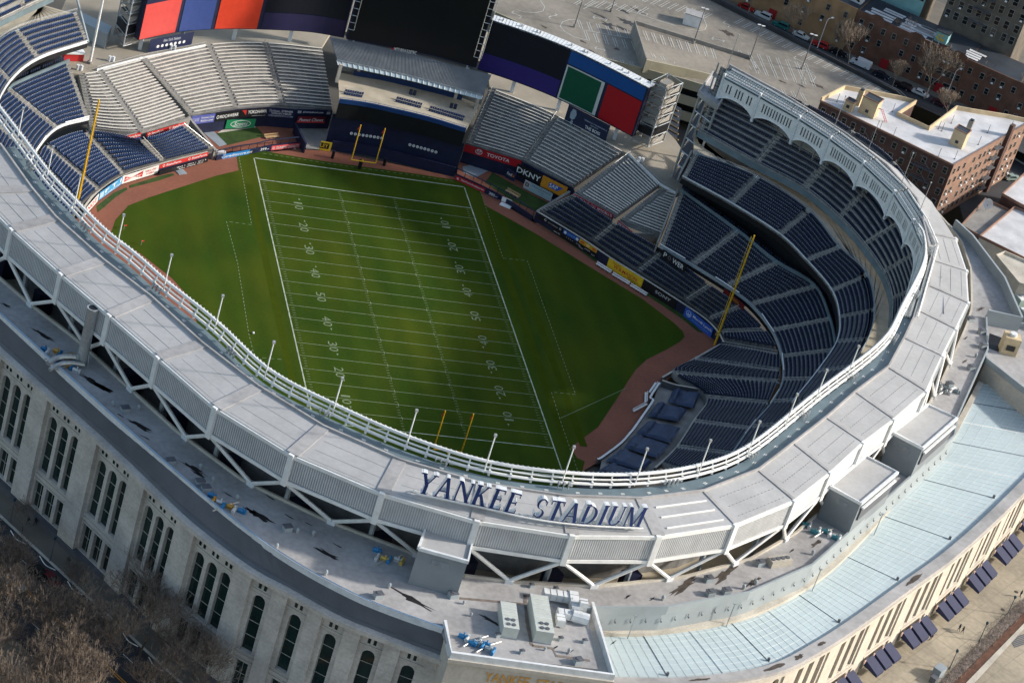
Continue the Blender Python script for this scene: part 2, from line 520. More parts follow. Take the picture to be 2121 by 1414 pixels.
# ================================================================== SEATING
def seat_template(kind):
    """verts (tangent, back direction, z), faces, material ids"""
    if kind == 'seat':
        vs, fs, ms = [], [], []
        def bx(x0, x1, y0, y1, z0, z1, m, y2=None):
            k = len(vs); y2 = 0 if y2 is None else y2
            vs.extend([(x0, y0, z0), (x1, y0, z0), (x1, y1, z0), (x0, y1, z0), (x0, y0 + y2, z1), (x1, y0 + y2, z1), (x1, y1 + y2, z1), (x0, y1 + y2, z1)])
            fs.extend([(k + 4, k + 5, k + 6, k + 7), (k, k + 1, k + 5, k + 4), (k + 1, k + 2, k + 6, k + 5), (k + 2, k + 3, k + 7, k + 6), (k + 3, k, k + 4, k + 7)])
            ms.extend([m] * 5)
        bx(-.225, .225, .10, .17, .28, .84, 0, .10)
        bx(-.215, .215, -.20, .10, .38, .46, 0)
        bx(-.27, -.24, -.12, .2, 0, .60, 0)
        k = len(vs)
        vs.extend([(-.10, .20, .85), (.10, .20, .85), (.10, .28, .85), (-.10, .28, .85), (-.10, .185, .72), (.10, .185, .72)])
        fs.extend([(k, k + 1, k + 2, k + 3), (k + 4, k + 5, k + 1, k)]); ms.extend([1, 1])
        return np.array(vs), fs, ms
ST = seat_template('seat')

def seat_row_obj(name, P, T, N, mats, parent):
    """seats at points P, tangents T, back directions N"""
    tv, tf, tm = ST
    n = len(P); k = len(tv)
    P = np.array(P); T = np.array(T); N = np.array(N)
    o = np.array(parent['_o'])
    co = (P[:, None, :] - o) + T[:, None, :] * tv[None, :, 0:1] + N[:, None, :] * tv[None, :, 1:2] + np.array([0, 0, 1.0]) * tv[None, :, 2:3]
    co = co.reshape(-1, 3)
    fs = []
    for i in range(n):
        b = i * k
        fs.extend([tuple(a + b for a in f) for f in tf])
    me = bpy.data.meshes.new(name)
    me.from_pydata(co.tolist(), [], fs)
    for mm in mats: me.materials.append(mm)
    me.polygons.foreach_set('material_index', tm * n)
    me.update()
    ob = bpy.data.objects.new(name, me)
    COL.objects.link(ob); ob.parent = parent
    return ob

def section(F, Rr, rows, kind, label, group, seatmat='navy', under=True, zbase=None, aisle=True, tread='concrete_tread'):
    """one seating block between two aisles: F front curve, Rr rear curve (same counts)"""
    n = len(F)
    mid = F[n // 2].copy()
    nm = {'seat': 'seating_section', 'bench': 'bleacher_section'}[kind]
    t = thing(nm, label, 'seating' if kind == 'seat' else 'bleachers', (mid.x, mid.y, min(p.z for p in F) - .5), group)
    mb = MB()
    for r in range(rows):
        f0, f1 = r / rows, (r + 1) / rows
        A = [a.lerp(b, f0) for a, b in zip(F, Rr)]
        B = [a.lerp(b, f1) for a, b in zip(F, Rr)]
        zt = [a.lerp(b, f0).z + (b.z - a.z) / rows * .5 for a, b in zip(F, Rr)]
        A1 = [V((p.x, p.y, z)) for p, z in zip(A, zt)]
        B1 = [V((p.x, p.y, z)) for p, z in zip(B, zt)]
        mb.strip(A1, B1)
        A0 = [V((p.x, p.y, z - (b.z - a.z) / rows - .02)) for p, z, a, b in zip(A, zt, F, Rr)]
        mb.strip(A0, A1)
    if under:    # underside and closed sides
        dz = V((0, 0, -1.0))
        Fd = [p + dz for p in F]; Rd = [p + dz for p in Rr]
        mb.strip(Fd, F); mb.strip(Rr, Rd); mb.strip(Rd, Fd)
        mb.quad(F[0], Fd[0], Rd[0], Rr[0]); mb.quad(F[-1], Rr[-1], Rd[-1], Fd[-1])
    mb.build('terrace_steps', M[tread], t)
    # aisle stair along the first edge
    if aisle:
        ma = MB()
        a0, b0 = F[0], Rr[0]
        u = (F[1] - F[0]).normalized(); u.z = 0
        for r in range(rows * 2):
            f0, f1 = r / (rows * 2), (r + 1) / (rows * 2)
            p, q = a0.lerp(b0, f0), a0.lerp(b0, f1)
            z = p.z + (b0.z - a0.z) / rows * .5 + .05 + (0 if r % 2 == 0 else .12)
            lo = [V((p.x, p.y, z - .3)) + u * .05, V((p.x, p.y, z - .3)) + u * 1.15, V((q.x, q.y, z - .3)) + u * 1.15, V((q.x, q.y, z - .3)) + u * .05]
            ma.hexa(lo, [v + UP * .3 for v in lo])
        ma.build('aisle_stair', M['concrete'], t)
        mh = MB(); q0, q1 = a0 + u * .6 + UP * .95, b0 + u * .6 + UP * .95
        mh.tube(q0, q1, .035, 4)
        for r in range(0, rows + 1, 3): mh.tube(q0.lerp(q1, r / rows) - UP * .8, q0.lerp(q1, r / rows), .03, 4)
        mh.build('handrail', M['chrome'], t)
    gap0 = 1.25 if aisle else .3
    for r in range(rows):
        f = (r + .62) / rows
        L = [a.lerp(b, f) for a, b in zip(F, Rr)]
        zt = [(b.z - a.z) / rows * (r + .5) + a.z for a, b in zip(F, Rr)]
        L = [V((p.x, p.y, z)) for p, z in zip(L, zt)]
        D = [V((b.x - a.x, b.y - a.y, 0)).normalized() for a, b in zip(F, Rr)]
        tot = sum((b - a).length for a, b in zip(L, L[1:]))
        if tot < gap0 + 1.2:
            continue
        if kind == 'seat':
            R = resamp(L, n=max(2, int(tot / .27)))
            cnt = int((tot - gap0 - .3) / .54)
            P, T, N = [], [], []
            for i in range(cnt):
                s = (gap0 + .27 + i * .54) / tot
                x = s * (len(R) - 1); j = min(int(x), len(R) - 2)
                p = R[j].lerp(R[j + 1], x - j)
                tg = (R[j + 1] - R[j]).normalized()
                d = V((-tg.y, tg.x, 0))
                dd = D[min(int(s * len(D)), len(D) - 1)]
                if d.dot(dd) < 0: d = -d
                P.append(tuple(p)); T.append((tg.x, tg.y, 0)); N.append(tuple(d))
            if P:
                seat_row_obj('seat_row', P, T, N, [M[seatmat], M['seatdot']], t)
        else:
            R = resamp(L, n=max(2, int(tot / 1.6)))
            s0 = gap0 / tot
            Q = [p for i, p in enumerate(R) if i / (len(R) - 1) >= s0]
            if len(Q) < 2: continue
            Dn = [(Rr[min(int(i * n / len(Q)), n - 1)] - F[min(int(i * n / len(Q)), n - 1)]) for i in range(len(Q))]
            Dn = [V((d.x, d.y, 0)).normalized() for d in Dn]
            b = MB()
            b.slab([p + UP * .45 - d * .20 for p, d in zip(Q, Dn)], [p + UP * .45 + d * .19 for p, d in zip(Q, Dn)], .06)
            for p in Q[::2]:
                b.tube(p, p + UP * .41, .04, 4)
            b.build('bench', M['bench'], t)
    return t

def ext(F, Rv, frac):
    return F + (Rv - F) / frac

def deck(stations, zf, zr, rowd, kind, words, group, seatmat='navy', nsub=5, order=0, tread='concrete_tread'):
    """stations: (fx,fy, rx,ry[, frac]) photo pixels of the aisles, front and rear"""
    Fs, Rs = [], []
    for s in stations:
        fr = s[4] if len(s) > 4 else 1.0
        zf_ = s[5] if len(s) > 5 else zf
        zr_ = s[6] if len(s) > 6 else zr
        f = at(s[0], s[1], zf_); r = at(s[2], s[3], zf_ + (zr_ - zf_) * fr)
        Fs.append(f); Rs.append(ext(f, r, fr))
    F = cat(Fs, nsub); Rc = cat(Rs, nsub)
    for i in range(len(Fs) - 1):
        f = F[i * nsub:(i + 1) * nsub + 1]; r = Rc[i * nsub:(i + 1) * nsub + 1]
        dd = [(V((b.x - a.x, b.y - a.y, 0))).length for a, b in zip(f, r)]
        rows = max(3, int(round(sum(dd) / len(dd) / rowd)))
        section(f, r, rows, kind, words.format(ORD[i]), group, seatmat, tread=tread)
    return F, Rc
DK = {}
# right-hand (first base / right field) decks
G1 = 'seating blocks of the stadium bowl'
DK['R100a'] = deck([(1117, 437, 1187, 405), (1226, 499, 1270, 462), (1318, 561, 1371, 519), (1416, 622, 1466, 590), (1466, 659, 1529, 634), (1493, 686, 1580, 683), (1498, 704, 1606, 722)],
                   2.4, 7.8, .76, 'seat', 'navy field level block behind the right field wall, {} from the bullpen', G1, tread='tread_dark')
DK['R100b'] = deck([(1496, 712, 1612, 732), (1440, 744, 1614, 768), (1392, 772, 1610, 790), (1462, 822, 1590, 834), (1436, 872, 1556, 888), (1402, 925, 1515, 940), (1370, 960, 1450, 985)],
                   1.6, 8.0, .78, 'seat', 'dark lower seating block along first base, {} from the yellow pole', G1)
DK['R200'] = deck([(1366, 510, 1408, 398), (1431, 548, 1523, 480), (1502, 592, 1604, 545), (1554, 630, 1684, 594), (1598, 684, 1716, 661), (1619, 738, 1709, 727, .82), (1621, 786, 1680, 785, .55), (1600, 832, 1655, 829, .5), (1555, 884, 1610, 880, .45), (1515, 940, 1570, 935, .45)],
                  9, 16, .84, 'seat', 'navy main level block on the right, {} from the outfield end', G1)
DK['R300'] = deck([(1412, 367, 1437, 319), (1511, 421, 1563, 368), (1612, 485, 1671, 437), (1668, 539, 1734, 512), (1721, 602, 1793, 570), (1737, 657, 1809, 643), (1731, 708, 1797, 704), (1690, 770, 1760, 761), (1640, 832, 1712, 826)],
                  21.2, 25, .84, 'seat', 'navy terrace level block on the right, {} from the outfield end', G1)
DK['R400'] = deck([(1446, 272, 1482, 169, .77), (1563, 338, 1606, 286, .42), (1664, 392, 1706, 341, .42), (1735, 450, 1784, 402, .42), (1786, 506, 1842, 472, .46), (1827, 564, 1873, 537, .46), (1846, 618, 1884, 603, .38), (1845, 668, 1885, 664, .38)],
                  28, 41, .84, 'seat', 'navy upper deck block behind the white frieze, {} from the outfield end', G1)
# left-hand decks
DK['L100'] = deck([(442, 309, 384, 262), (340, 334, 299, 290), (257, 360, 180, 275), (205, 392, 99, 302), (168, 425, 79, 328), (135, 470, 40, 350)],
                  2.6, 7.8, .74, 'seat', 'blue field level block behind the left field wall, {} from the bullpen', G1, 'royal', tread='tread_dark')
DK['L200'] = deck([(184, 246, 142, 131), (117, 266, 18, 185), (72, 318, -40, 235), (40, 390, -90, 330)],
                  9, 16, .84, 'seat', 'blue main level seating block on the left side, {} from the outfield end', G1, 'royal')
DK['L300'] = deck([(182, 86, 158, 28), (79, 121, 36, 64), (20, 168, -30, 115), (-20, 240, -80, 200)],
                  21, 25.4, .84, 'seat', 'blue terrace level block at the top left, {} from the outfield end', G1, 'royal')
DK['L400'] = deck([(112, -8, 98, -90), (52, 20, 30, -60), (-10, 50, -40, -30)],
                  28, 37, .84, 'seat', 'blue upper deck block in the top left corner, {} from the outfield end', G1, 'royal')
# bleachers
G2 = 'bleacher blocks in the outfield'
DK['LB'] = deck([(185, 266, 162, 155), (286, 273, 200, 149), (384, 244, 289, 126)], 7.2, 13.6, .76, 'bench', 'pale metal bleacher block in left field, {} from the left field seats', G2)
DK['LB2'] = deck([(391, 240, 291, 125), (482, 225, 426, 94), (579, 219, 542, 89), (688, 227, 666, 100)], 5.2, 13.6, .76, 'bench', 'pale metal bleacher block over the left bullpen, {} from the sunny side', G2)
DK['RB'] = deck([(964, 297, 1014, 182), (1081, 332, 1146, 236), (1186, 386, 1290, 314)], 5.2, 13.4, .76, 'bench', 'grey metal bleacher block over the right bullpen, {} from the centre field restaurant', G2)
DK['RB2'] = deck([(1192, 398, 1299, 318), (1276, 446, 1364, 384)], 8, 13.4, .76, 'bench', 'grey metal bleacher block in right field, {} past the wide grey aisle', G2)
DK['RB3'] = deck([(1284, 455, 1366, 391), (1366, 486, 1398, 402)], 8, 13.4, .76, 'bench', 'small grey bleacher wedge beside the right main level seats', G2)

# concourse floors and walls of the bowl --------------------------------
def ribbon_thing(name, label, cat_, A, B, t, m, ms=None):
    mb = MB(); mb.slab(A, B, t)
    return tag(mb.build(name, m), label, cat_)
def shrink(A, z):
    return [V((p.x, p.y, z)) for p in A]
for side in ('R', 'L'):
    F3, R3 = DK[side + '300']; F4, R4 = DK[side + '400']
    n = 30
    a = resamp(R3, n=n); b = resamp(F4, n=n)
    # terrace concourse between the two upper decks, running on under the top deck
    out = [q + (q - p).normalized() * 9 for p, q in zip(a, b)]
    mb = MB(); mb.slab(shrink(a, 24.9 if side == 'R' else 25.2), shrink([V((q.x, q.y, 0)) for q in out], 24.9 if side == 'R' else 25.2), .5)
    tag(mb.build('concourse_floor', M['concourse']), 'tan concrete concourse between the terrace and upper seats on the %s side' % ('right' if side == 'R' else 'left'), 'concourse')
    # white parapet on the front edge of the terrace level
    F = F3
    mb = MB()
    mb.wall(offset(F, .12), F[0].z - .25, F[0].z + .45, .2)
    mb2 = MB(); mb2.wall(offset(F, .0), F[0].z - 1.5, F[0].z - .26, .2); tag(mb2.build('deck_edge', M['black']), 'dark slab edge under the white rim of the terrace level on the %s side' % ('right' if side == 'R' else 'left'), 'fascia')
    tag(mb.build('deck_parapet', M['white_steel']), 'white rim along the front edge of the terrace level on the %s side' % ('right' if side == 'R' else 'left'), 'parapet')
    # glass rail in front of upper deck
    t = thing('deck_railing', 'dark glass rail with fascia along the front of the upper deck on the %s side' % ('right' if side == 'R' else 'left'), 'railing', tuple(F4[0]))
    mb = MB(); mb.wall(F4, 26.7, 28.1, .3); mb.build('fascia', M['gutter'], t)
    mb = MB()
    for p in resamp(F4, 2.0): mb.tube(p, p + UP * .9, .035, 4)
    mb.pipe([p + UP * .9 for p in F4], .05, 4); mb.build('rail', M['chrome'], t)
    # railing behind terrace seats
    t = thing('concourse_railing', 'steel railing behind the last terrace level row on the %s side' % ('right' if side == 'R' else 'left'), 'railing', tuple(R3[0]))
    mb = MB(); mb.wall(R3, 24.3, 25.7, .2); mb.build('low_wall', M['grey_blue_panel'], t)
    mb = MB()
    for p in resamp(R3, 1.8): mb.tube(p, p + UP * 1.2, .04, 4)
    mb.pipe([p + UP * 1.2 for p in R3], .045, 4); mb.pipe([p + UP * .95 for p in R3], .03, 4); mb.build('rail', M['grey_steel'], t)
    # main level: front parapet and rear rail, suites behind
    F2, R2 = DK[side + '200']
    t = thing('main_level_parapet', 'pale ledge along the front of the main level seats on the %s side' % ('right' if side == 'R' else 'left'), 'parapet', tuple(F2[0]))
    mb = MB(); mb.wall(F2, 8.7, 9.35, .25); mb.build('ledge', M['white_steel'] if side == 'L' else M['grey_blue_panel'], t)
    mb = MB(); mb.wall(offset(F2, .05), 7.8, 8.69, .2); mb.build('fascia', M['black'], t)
    mb = MB()
    W = resamp(F2, 7.5)
    for p, q in zip(W[::2], W[1::2]):
        mb.tube(p + UP * .62, p.lerp(q, .9) + UP * .62, .13, 4)
    mb.build('ribbon_light', M['white'], t)
    t = thing('suite_wall', 'recessed suite wall, its shadow coloured black, under the terrace seats on the %s side' % ('right' if side == 'R' else 'left'), 'wall', tuple(R2[0]))
    dirs = [V((b.x - a.x, b.y - a.y, 0)).normalized() for a, b in zip(F2, R2)]
    back = [p + d * 1.6 for p, d in zip(R2, dirs)]
    bk2 = [p + d * 5.0 for p, d in zip(R2, dirs)]
    mb = MB(); mb.strip(shrink(R2, 15.6), shrink(bk2, 15.6)); mb.build('suite_floor', M['black'], t)  # black puts the suite level shadow into the colour
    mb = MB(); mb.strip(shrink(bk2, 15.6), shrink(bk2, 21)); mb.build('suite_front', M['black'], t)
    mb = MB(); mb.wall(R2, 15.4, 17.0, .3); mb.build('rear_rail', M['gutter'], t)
    mb = MB()
    W = resamp(back, 4.2)
    for i, (p, q) in enumerate(zip(W, W[1:])):
        for k in range(5):
            c = p.lerp(q, .15 + .17 * k)
            mb.box(c + UP * .1, (q - p), .42, .1, .7)
    mb.build('suite_seats', M['navy'], t)
# cut-end walls and the hidden drum of the bowl

# ================================================================== FIELD WALLS, FENCES, SIGNS
def wall_thing(name, label, pts, z1, m, mt, z0=-.2, t=.35, cat_='wall'):
    P = [at(p[0], p[1], z1) for p in pts]
    P = cat(P, 3)
    r = thing(name, label, cat_, (P[0].x, P[0].y, z0))
    mb = MB(); mb.wall(P, z0, z1 - .06, t); mb.build('padding', m, r)
    mb = MB(); mb.wall(P, z1 - .06, z1 + .04, t + .08); mb.build('coping', mt, r)
    return P
WL = wall_thing('outfield_wall', 'curved navy padded wall with yellow-grey top in front of the left field seats', [(172, 432), (200, 398), (251, 363), (327, 340), (429, 313.5)], 2.4, M['navy_wall'], M['concrete_pale'])
wall_thing('outfield_wall', 'straight navy padded centre field wall behind the far goal post', [(689, 292), (765, 302), (841, 320), (895, 334), (945, 347)], 2.3, M['navy_wall'], M['navy_wall'])
WR = wall_thing('outfield_wall', 'long navy padded wall with pale ledge in front of the right field seats', [(1112, 437), (1205, 493), (1264, 533), (1336, 577.6), (1422, 632.5), (1463, 661), (1487, 686), (1499, 708)], 2.4, M['navy_wall'], M['concrete_pale'])
wall_thing('low_field_wall', 'low pale-topped wall running from the right field pole down to the folded white benches', [(1499, 709), (1440, 742), (1372, 781)], 1.3, M['plinth'], M['concrete_pale'])
wall_thing('low_field_wall', 'low white-topped wall between the clay track and the blue tarpaulins', [(1366, 792), (1347, 822), (1353, 828), (1333, 858), (1312, 888), (1305, 896), (1286, 917), (1247, 946), (1238, 950)], 1.1, M['plinth'], M['white'])
wall_thing('low_field_wall', 'pale-topped wall around the tarpaulin covered seats, beside the first base stands', [(1372, 787), (1402, 797), (1473, 815), (1437, 871), (1401, 927), (1357, 968)], 1.9, M['plinth'], M['concrete_pale'])
wall_thing('low_field_wall', 'short navy end wall beside the service gate in left centre field', [(612, 255), (634, 297)], 2.6, M['navy_wall'], M['navy_wall'])

def fence(label, pts, z1):
    P = [at(x, y, z1) for x, y in pts]
    P = cat(P, 4)
    r = thing('bullpen_fence', label, 'fence', (P[0].x, P[0].y, 0))
    mb = MB(); mb.wall(P, -.1, 1.15, .3); mb.build('padding', M['navy_wall'], r)
    mb = MB()
    for p in resamp(P, 2.2): mb.tube(V((p.x, p.y, 1.1)), V((p.x, p.y, z1)), .07, 5)
    mb.build('post', M['navy_wall'], r)
    mb = MB(); mb.wall(P, z1 - .1, z1 + .1, .16); mb.build('top_rail', M['navy'], r)
fence('navy fence with posts in front of the left bullpen', [(451, 312), (490, 303), (531, 297), (561, 290), (619, 284)], 2.5)
fence('navy fence with posts in front of the right bullpen', [(948, 349), (1000, 373), (1050, 399), (1107, 437)], 2.5)

def sign(label, p0, p1, ztop, h, bgc, texts, off=.5, cat_='sign', parts=None, name='advertising_sign', thick=.06):
    """flat board hung on a wall between two photo pixels of its top edge"""
    A = at(p0[0], p0[1], ztop); B = at(p1[0], p1[1], ztop)
    R = B - A; R.z = 0
    u = R.normalized()
    n = V((u.y, -u.x, 0))
    if n.dot(CAMPOS - A) < 0: n = -n
    O = A - UP * h + n * off
    t = thing(name, label, cat_, tuple(O))
    mb = MB()
    q = [O, O + R, O + R + UP * h, O + UP * h]
    mb.hexa([O - n * thick, O + R - n * thick, O + R, O], [O - n * thick + UP * h, O + R - n * thick + UP * h, O + R + UP * h, O + UP * h])
    mb.build('panel', cmat(bgc), t)
    groups = {}
    for it in texts:
        groups.setdefault(it[0], []).append(it)
    for kind, its in groups.items():
        cols = []
        mb = MB()
        for it in its:
            if it[-1] not in cols: cols.append(it[-1])
            mi = cols.index(it[-1])
            if kind == 'T':
                _, s, u0, v0, u1, v1, c = it
                put_text(mb, s, O + n * .03 + R * u0 + UP * h * v0, R * (u1 - u0), UP * h * (v1 - v0), mi, bold=.012)
            elif kind == 'I':
                _, s, u0, v0, u1, v1, c = it
                put_text(mb, s, O + n * .03 + R * u0 + UP * h * v0, R * (u1 - u0), UP * h * (v1 - v0), mi, shear=.3, bold=.01)
            elif kind == 'P':        # polygon in u,v
                _, pts, c = it
                mb.poly([O + n * .02 + R * a + UP * h * b for a, b in pts], mi)
            elif kind == 'E':        # ellipse ring or disc in metres
                _, uc, vc, ra, rb, w, c = it
                if w == 0 and len(its) > 3:
                    m1 = MB(); C = O + n * .03 + R * uc + UP * h * vc
                    m1.poly([C + u * ra * math.cos(.314 * k) + UP * rb * math.sin(.314 * k) for k in range(20)]); m1.build('round_number', cmat(c), t); continue
                C = O + n * (.022 if w == 0 else .032) + R * uc + UP * h * vc
                K = 20
                o_ = [C + u * ra * math.cos(2 * math.pi * k / K) + UP * rb * math.sin(2 * math.pi * k / K) for k in range(K)]
                if w:
                    i_ = [C + u * (ra - w) * math.cos(2 * math.pi * k / K) + UP * (rb - w) * math.sin(2 * math.pi * k / K) for k in range(K)]
                    mb.add(o_ + i_, [(k, (k + 1) % K, K + (k + 1) % K, K + k) for k in range(K)], mi)
                else:
                    mb.poly(o_, mi)
        mb.build({'T': 'lettering', 'I': 'italic_lettering', 'P': 'painted_shape', 'E': 'emblem'}[kind], [cmat(c) for c in cols], t)
    return t
Wt, Bk, Rd, Nv, Bl, Yl = (.75, .75, .73), (.008, .008, .010), (.55, .035, .03), (.012, .018, .06), (.03, .10, .42), (.80, .55, .03)
# left field wall
sign('light blue FTI Consulting board on the curved left field wall', (203, 397), (251, 363), 2.3, 2.0, (.06, .30, .55), [('T', 'F T I', .25, .42, .95, .88, Wt), ('T', 'CONSULTING', .25, .12, .95, .32, Wt), ('P', [(.03, .15), (.2, .15), (.2, .85), (.03, .85)], (.4, .55, .7))])
sign('white board with red letters beside the yellow left field pole', (175, 428), (201, 399), 2.3, 2.0, (.7, .66, .62), [('T', 'NOT', .15, .2, .9, .8, Rd)])
sign('white board with red bow tie and WALK-OFF A HERO on the left field wall', (252, 362.5), (327, 339.5), 2.3, 2.0, (.72, .70, .66), [('P', [(.06, .15), (.25, .4), (.36, .4), (.56, .9), (.56, .15), (.36, .5), (.25, .5), (.06, .85)], Rd), ('I', 'Budweiser', .08, .38, .54, .62, Wt), ('T', 'WALK-OFF', .62, .55, .92, .8, Rd), ('T', 'A HERO', .66, .2, .88, .45, Rd)])
sign('red State Farm strip over black scoreboard on the left field wall', (328, 339.3), (429, 312.8), 2.35, 1.0, Rd, [('T', 'StateFarm', .14, .25, .44, .8, Wt), ('T', 'StateFarm', .66, .25, .97, .8, Wt), ('E', .09, .5, .3, .3, .1, Wt), ('E', .61, .5, .3, .3, .1, Wt)])
sign('black out of town scoreboard strip low on the left field wall', (328, 352), (429, 323.5), 1.3, 1.15, Bk, [('T', 'SEA 0  3   TEX 4  1   KC 2  5', .35, .55, .95, .8, Wt), ('T', 'BALL  STRIKE  OUT', .4, .15, .9, .35, Wt)], name='scoreboard_strip')
sign('blue freecreditscore.com board on the left bullpen fence', (449, 320), (531, 305), 1.15, 1.15, (.02, .22, .55), [('T', 'free', .03, .25, .2, .75, (.3, .5, .8)), ('T', 'creditscore.com', .2, .25, .93, .8, Wt)])
sign('navy 399 FT distance board on the left bullpen fence', (532, 304.5), (560, 300.5), 1.15, 1.1, Nv, [('T', '399', .2, .25, .65, .85, Wt), ('T', 'FT', .7, .3, .85, .55, Wt)], name='distance_sign')
sign("pink-red Dunkin' Donuts board on the left bullpen fence", (561, 300.5), (620, 294.5), 1.15, 1.1, (.72, .10, .10), [('T', "DUNKIN' DONUTS", .17, .2, .96, .8, Wt), ('E', .07, .5, .3, .3, .1, Wt)])
sign('black and yellow LEY board at the service gate', (665, 290), (688, 294), 2.4, 2.3, Yl, [('P', [(.0, .22), (.8, .22), (.8, .85), (.0, .85)], Bk), ('T', 'LEY', .02, .35, .72, .75, Yl)])
# boards on the bleacher fronts, left
sign('red State Farm strip on the shorter left bleacher front', (254, 283), (292, 274), 7.4, 1.0, Rd, [('T', 'StateFarm', .33, .2, .96, .8, Wt), ('E', .16, .5, .32, .32, .1, Wt)], off=.15)
sign('blue panel under the shorter State Farm strip', (256, 291), (292, 283), 6.4, 1.4, (.02, .05, .22), [], off=.12, name='wall_panel')
sign('red State Farm strip on the longer left bleacher front', (304, 275), (384, 252), 7.4, 1.0, Rd, [('T', 'StateFarm', .12, .22, .42, .82, Wt), ('T', 'StateFarm', .66, .22, .97, .82, Wt), ('E', .06, .5, .32, .32, .1, Wt), ('E', .6, .5, .32, .32, .1, Wt)], off=.15)
sign('blue panel under the longer State Farm strip', (305, 283), (384, 260), 6.4, 1.4, (.02, .05, .22), [], off=.12, name='wall_panel')
sign("violet-blue Workmen's Circle board over the left bullpen", (397, 240.5), (446, 234.5), 5.1, 2.2, (.10, .12, .38), [('T', 'CARE', .06, .3, .34, .7, (.5, .5, .7)), ('T', "Workmen's Circle", .42, .55, .95, .8, Wt), ('T', 'MultiCare Center', .42, .2, .95, .45, Wt)], off=.15)
sign('black ROCAWEAR board over the left bullpen', (447, 234.3), (498, 226.5), 5.1, 2.2, Bk, [('T', 'ROCAWEAR', .2, .3, .95, .68, Wt), ('E', .11, .5, .38, .45, .14, Wt)], off=.15)
sign('black YOKOHAMA board over the left bullpen', (499, 226.4), (555, 223.6), 5.1, 2.2, Bk, [('T', 'YOKOHAMA', .28, .45, .97, .85, Wt), ('T', 'yokohamatire.com', .45, .1, .95, .25, Wt), ('P', [(.04, .9), (.22, .9), (.22, .3), (.14, .6)], Rd)], off=.15)
sign('navy Steiner Collectibles board over the left bullpen', (556, 223.6), (612, 228), 5.1, 2.2, Nv, [('I', 'Yankees-', .05, .62, .45, .92, (.5, .5, .55)), ('T', 'STEINER', .5, .66, .92, .88, Wt), ('T', 'COLLECTIBLES', .15, .38, .88, .56, Wt), ('T', 'STEINERSPORTS.COM', .06, .1, .95, .28, (.45, .45, .5))], off=.15)
sign('dark pinstripebowl.com strip over the service gate', (613, 226), (688, 229), 5.1, 1.1, Nv, [('T', 'pinstripebowl.com', .2, .25, .75, .8, Wt), ('P', [(.85, .2), (.95, .2), (.95, .8), (.85, .8)], (.4, .4, .4)), ('P', [(.05, .2), (.15, .2), (.15, .8), (.05, .8)], (.4, .4, .4))], off=.35)
sign('red and maroon Peanut Chews board above the service gate', (617, 241), (674, 242), 3.9, 1.6, (.16, .01, .015), [('P', [(0, 0), (1, 0), (1, .3), (0, .3)], Rd), ('I', 'Peanut Chews', .06, .25, .94, .75, Wt)], off=.15)
sign('green Scotts board on the back wall of the left bullpen', (470, 248), (530, 246), 2.8, 2.3, (.015, .25, .10), [('E', .5, .5, 2.6, .95, .16, Wt), ('I', 'Scotts', .26, .28, .74, .74, Wt)], off=.15)
# right side
sign('red TOYOTA board over the right bullpen', (964, 298), (1081, 333), 5.1, 1.9, (.42, .012, .02), [('T', 'TOYOTA', .40, .28, .80, .72, Wt), ('E', .26, .5, .85, .62, .13, Wt), ('E', .26, .58, .34, .55, .1, Wt), ('E', .26, .72, .62, .28, .1, Wt)], off=.15)
sign('black DKNY board over the right bullpen', (1073, 338), (1125, 362), 5.0, 2.7, Bk, [('T', 'DKNY', .04, .25, .97, .75, Wt)], off=.22)
sign('orange SAP board over the right bullpen', (1126, 362.5), (1177, 388), 5.0, 2.9, (.60, .25, .02), [('P', [(.3, .28), (.66, .28), (.86, .72), (.3, .72)], Bl), ('T', 'SAP', .33, .33, .66, .68, Wt)], off=.22)
sign('navy FedEx board under the DKNY board', (1053, 348), (1072, 357), 3.6, 2.4, Nv, [('T', 'Fed', .1, .4, .55, .7, Wt), ('T', 'Ex', .56, .4, .9, .7, (.7, .2, .02))], off=.4)
sign('pale blue fragrance board on the back wall of the right bullpen', (1090, 371), (1147, 400), 2.6, 2.2, (.32, .42, .45), [('P', [(.0, .15), (.2, .15), (.2, .98), (.0, .98)], (.55, .48, .48)), ('P', [(.04, .35), (.17, .35), (.17, .8), (.04, .8)], Bk), ('T', 'NY', .07, .45, .14, .7, Wt), ('T', 'FRAGRANCE', .28, .62, .95, .88, (.15, .2, .24)), ('T', 'for him', .5, .4, .72, .52, (.15, .2, .24))], off=.4)
sign('red NewYork-Presbyterian board on the right bullpen fence', (946, 362), (1007, 389.5), 1.15, 1.1, (.5, .02, .03), [('T', 'NewYork-Presbyterian', .2, .25, .96, .8, Wt), ('P', [(.04, .5), (.1, .8), (.12, .2)], Wt)])
sign('navy 385 FT distance board on the right bullpen fence', (1008, 390), (1036, 404), 1.15, 1.1, Nv, [('T', '385', .3, .25, .72, .85, Wt), ('T', 'FT', .78, .3, .92, .55, Wt)], name='distance_sign')
sign('black Gatorade strip at the left end of the right field wall', (1119, 442), (1169, 473), 2.3, 1.0, Bk, [('T', 'G', .25, .3, .33, .85, Wt), ('T', 'GATORADE', .4, .3, .8, .62, (.4, .4, .4)), ('T', 'G', .86, .3, .94, .85, Wt)])
sign('blue Pepsi strip on the right field wall', (1170, 473.5), (1203, 492.5), 2.35, 1.0, (.02, .10, .38), [('E', .14, .5, .36, .36, 0, Wt), ('P', [(.08, .62), (.2, .62), (.2, .8), (.08, .8)], Rd), ('T', 'pepsi', .3, .3, .75, .75, (.2, .4, .7)), ('E', .88, .5, .36, .36, 0, Wt), ('P', [(.82, .62), (.94, .62), (.94, .8), (.82, .8)], Rd)])
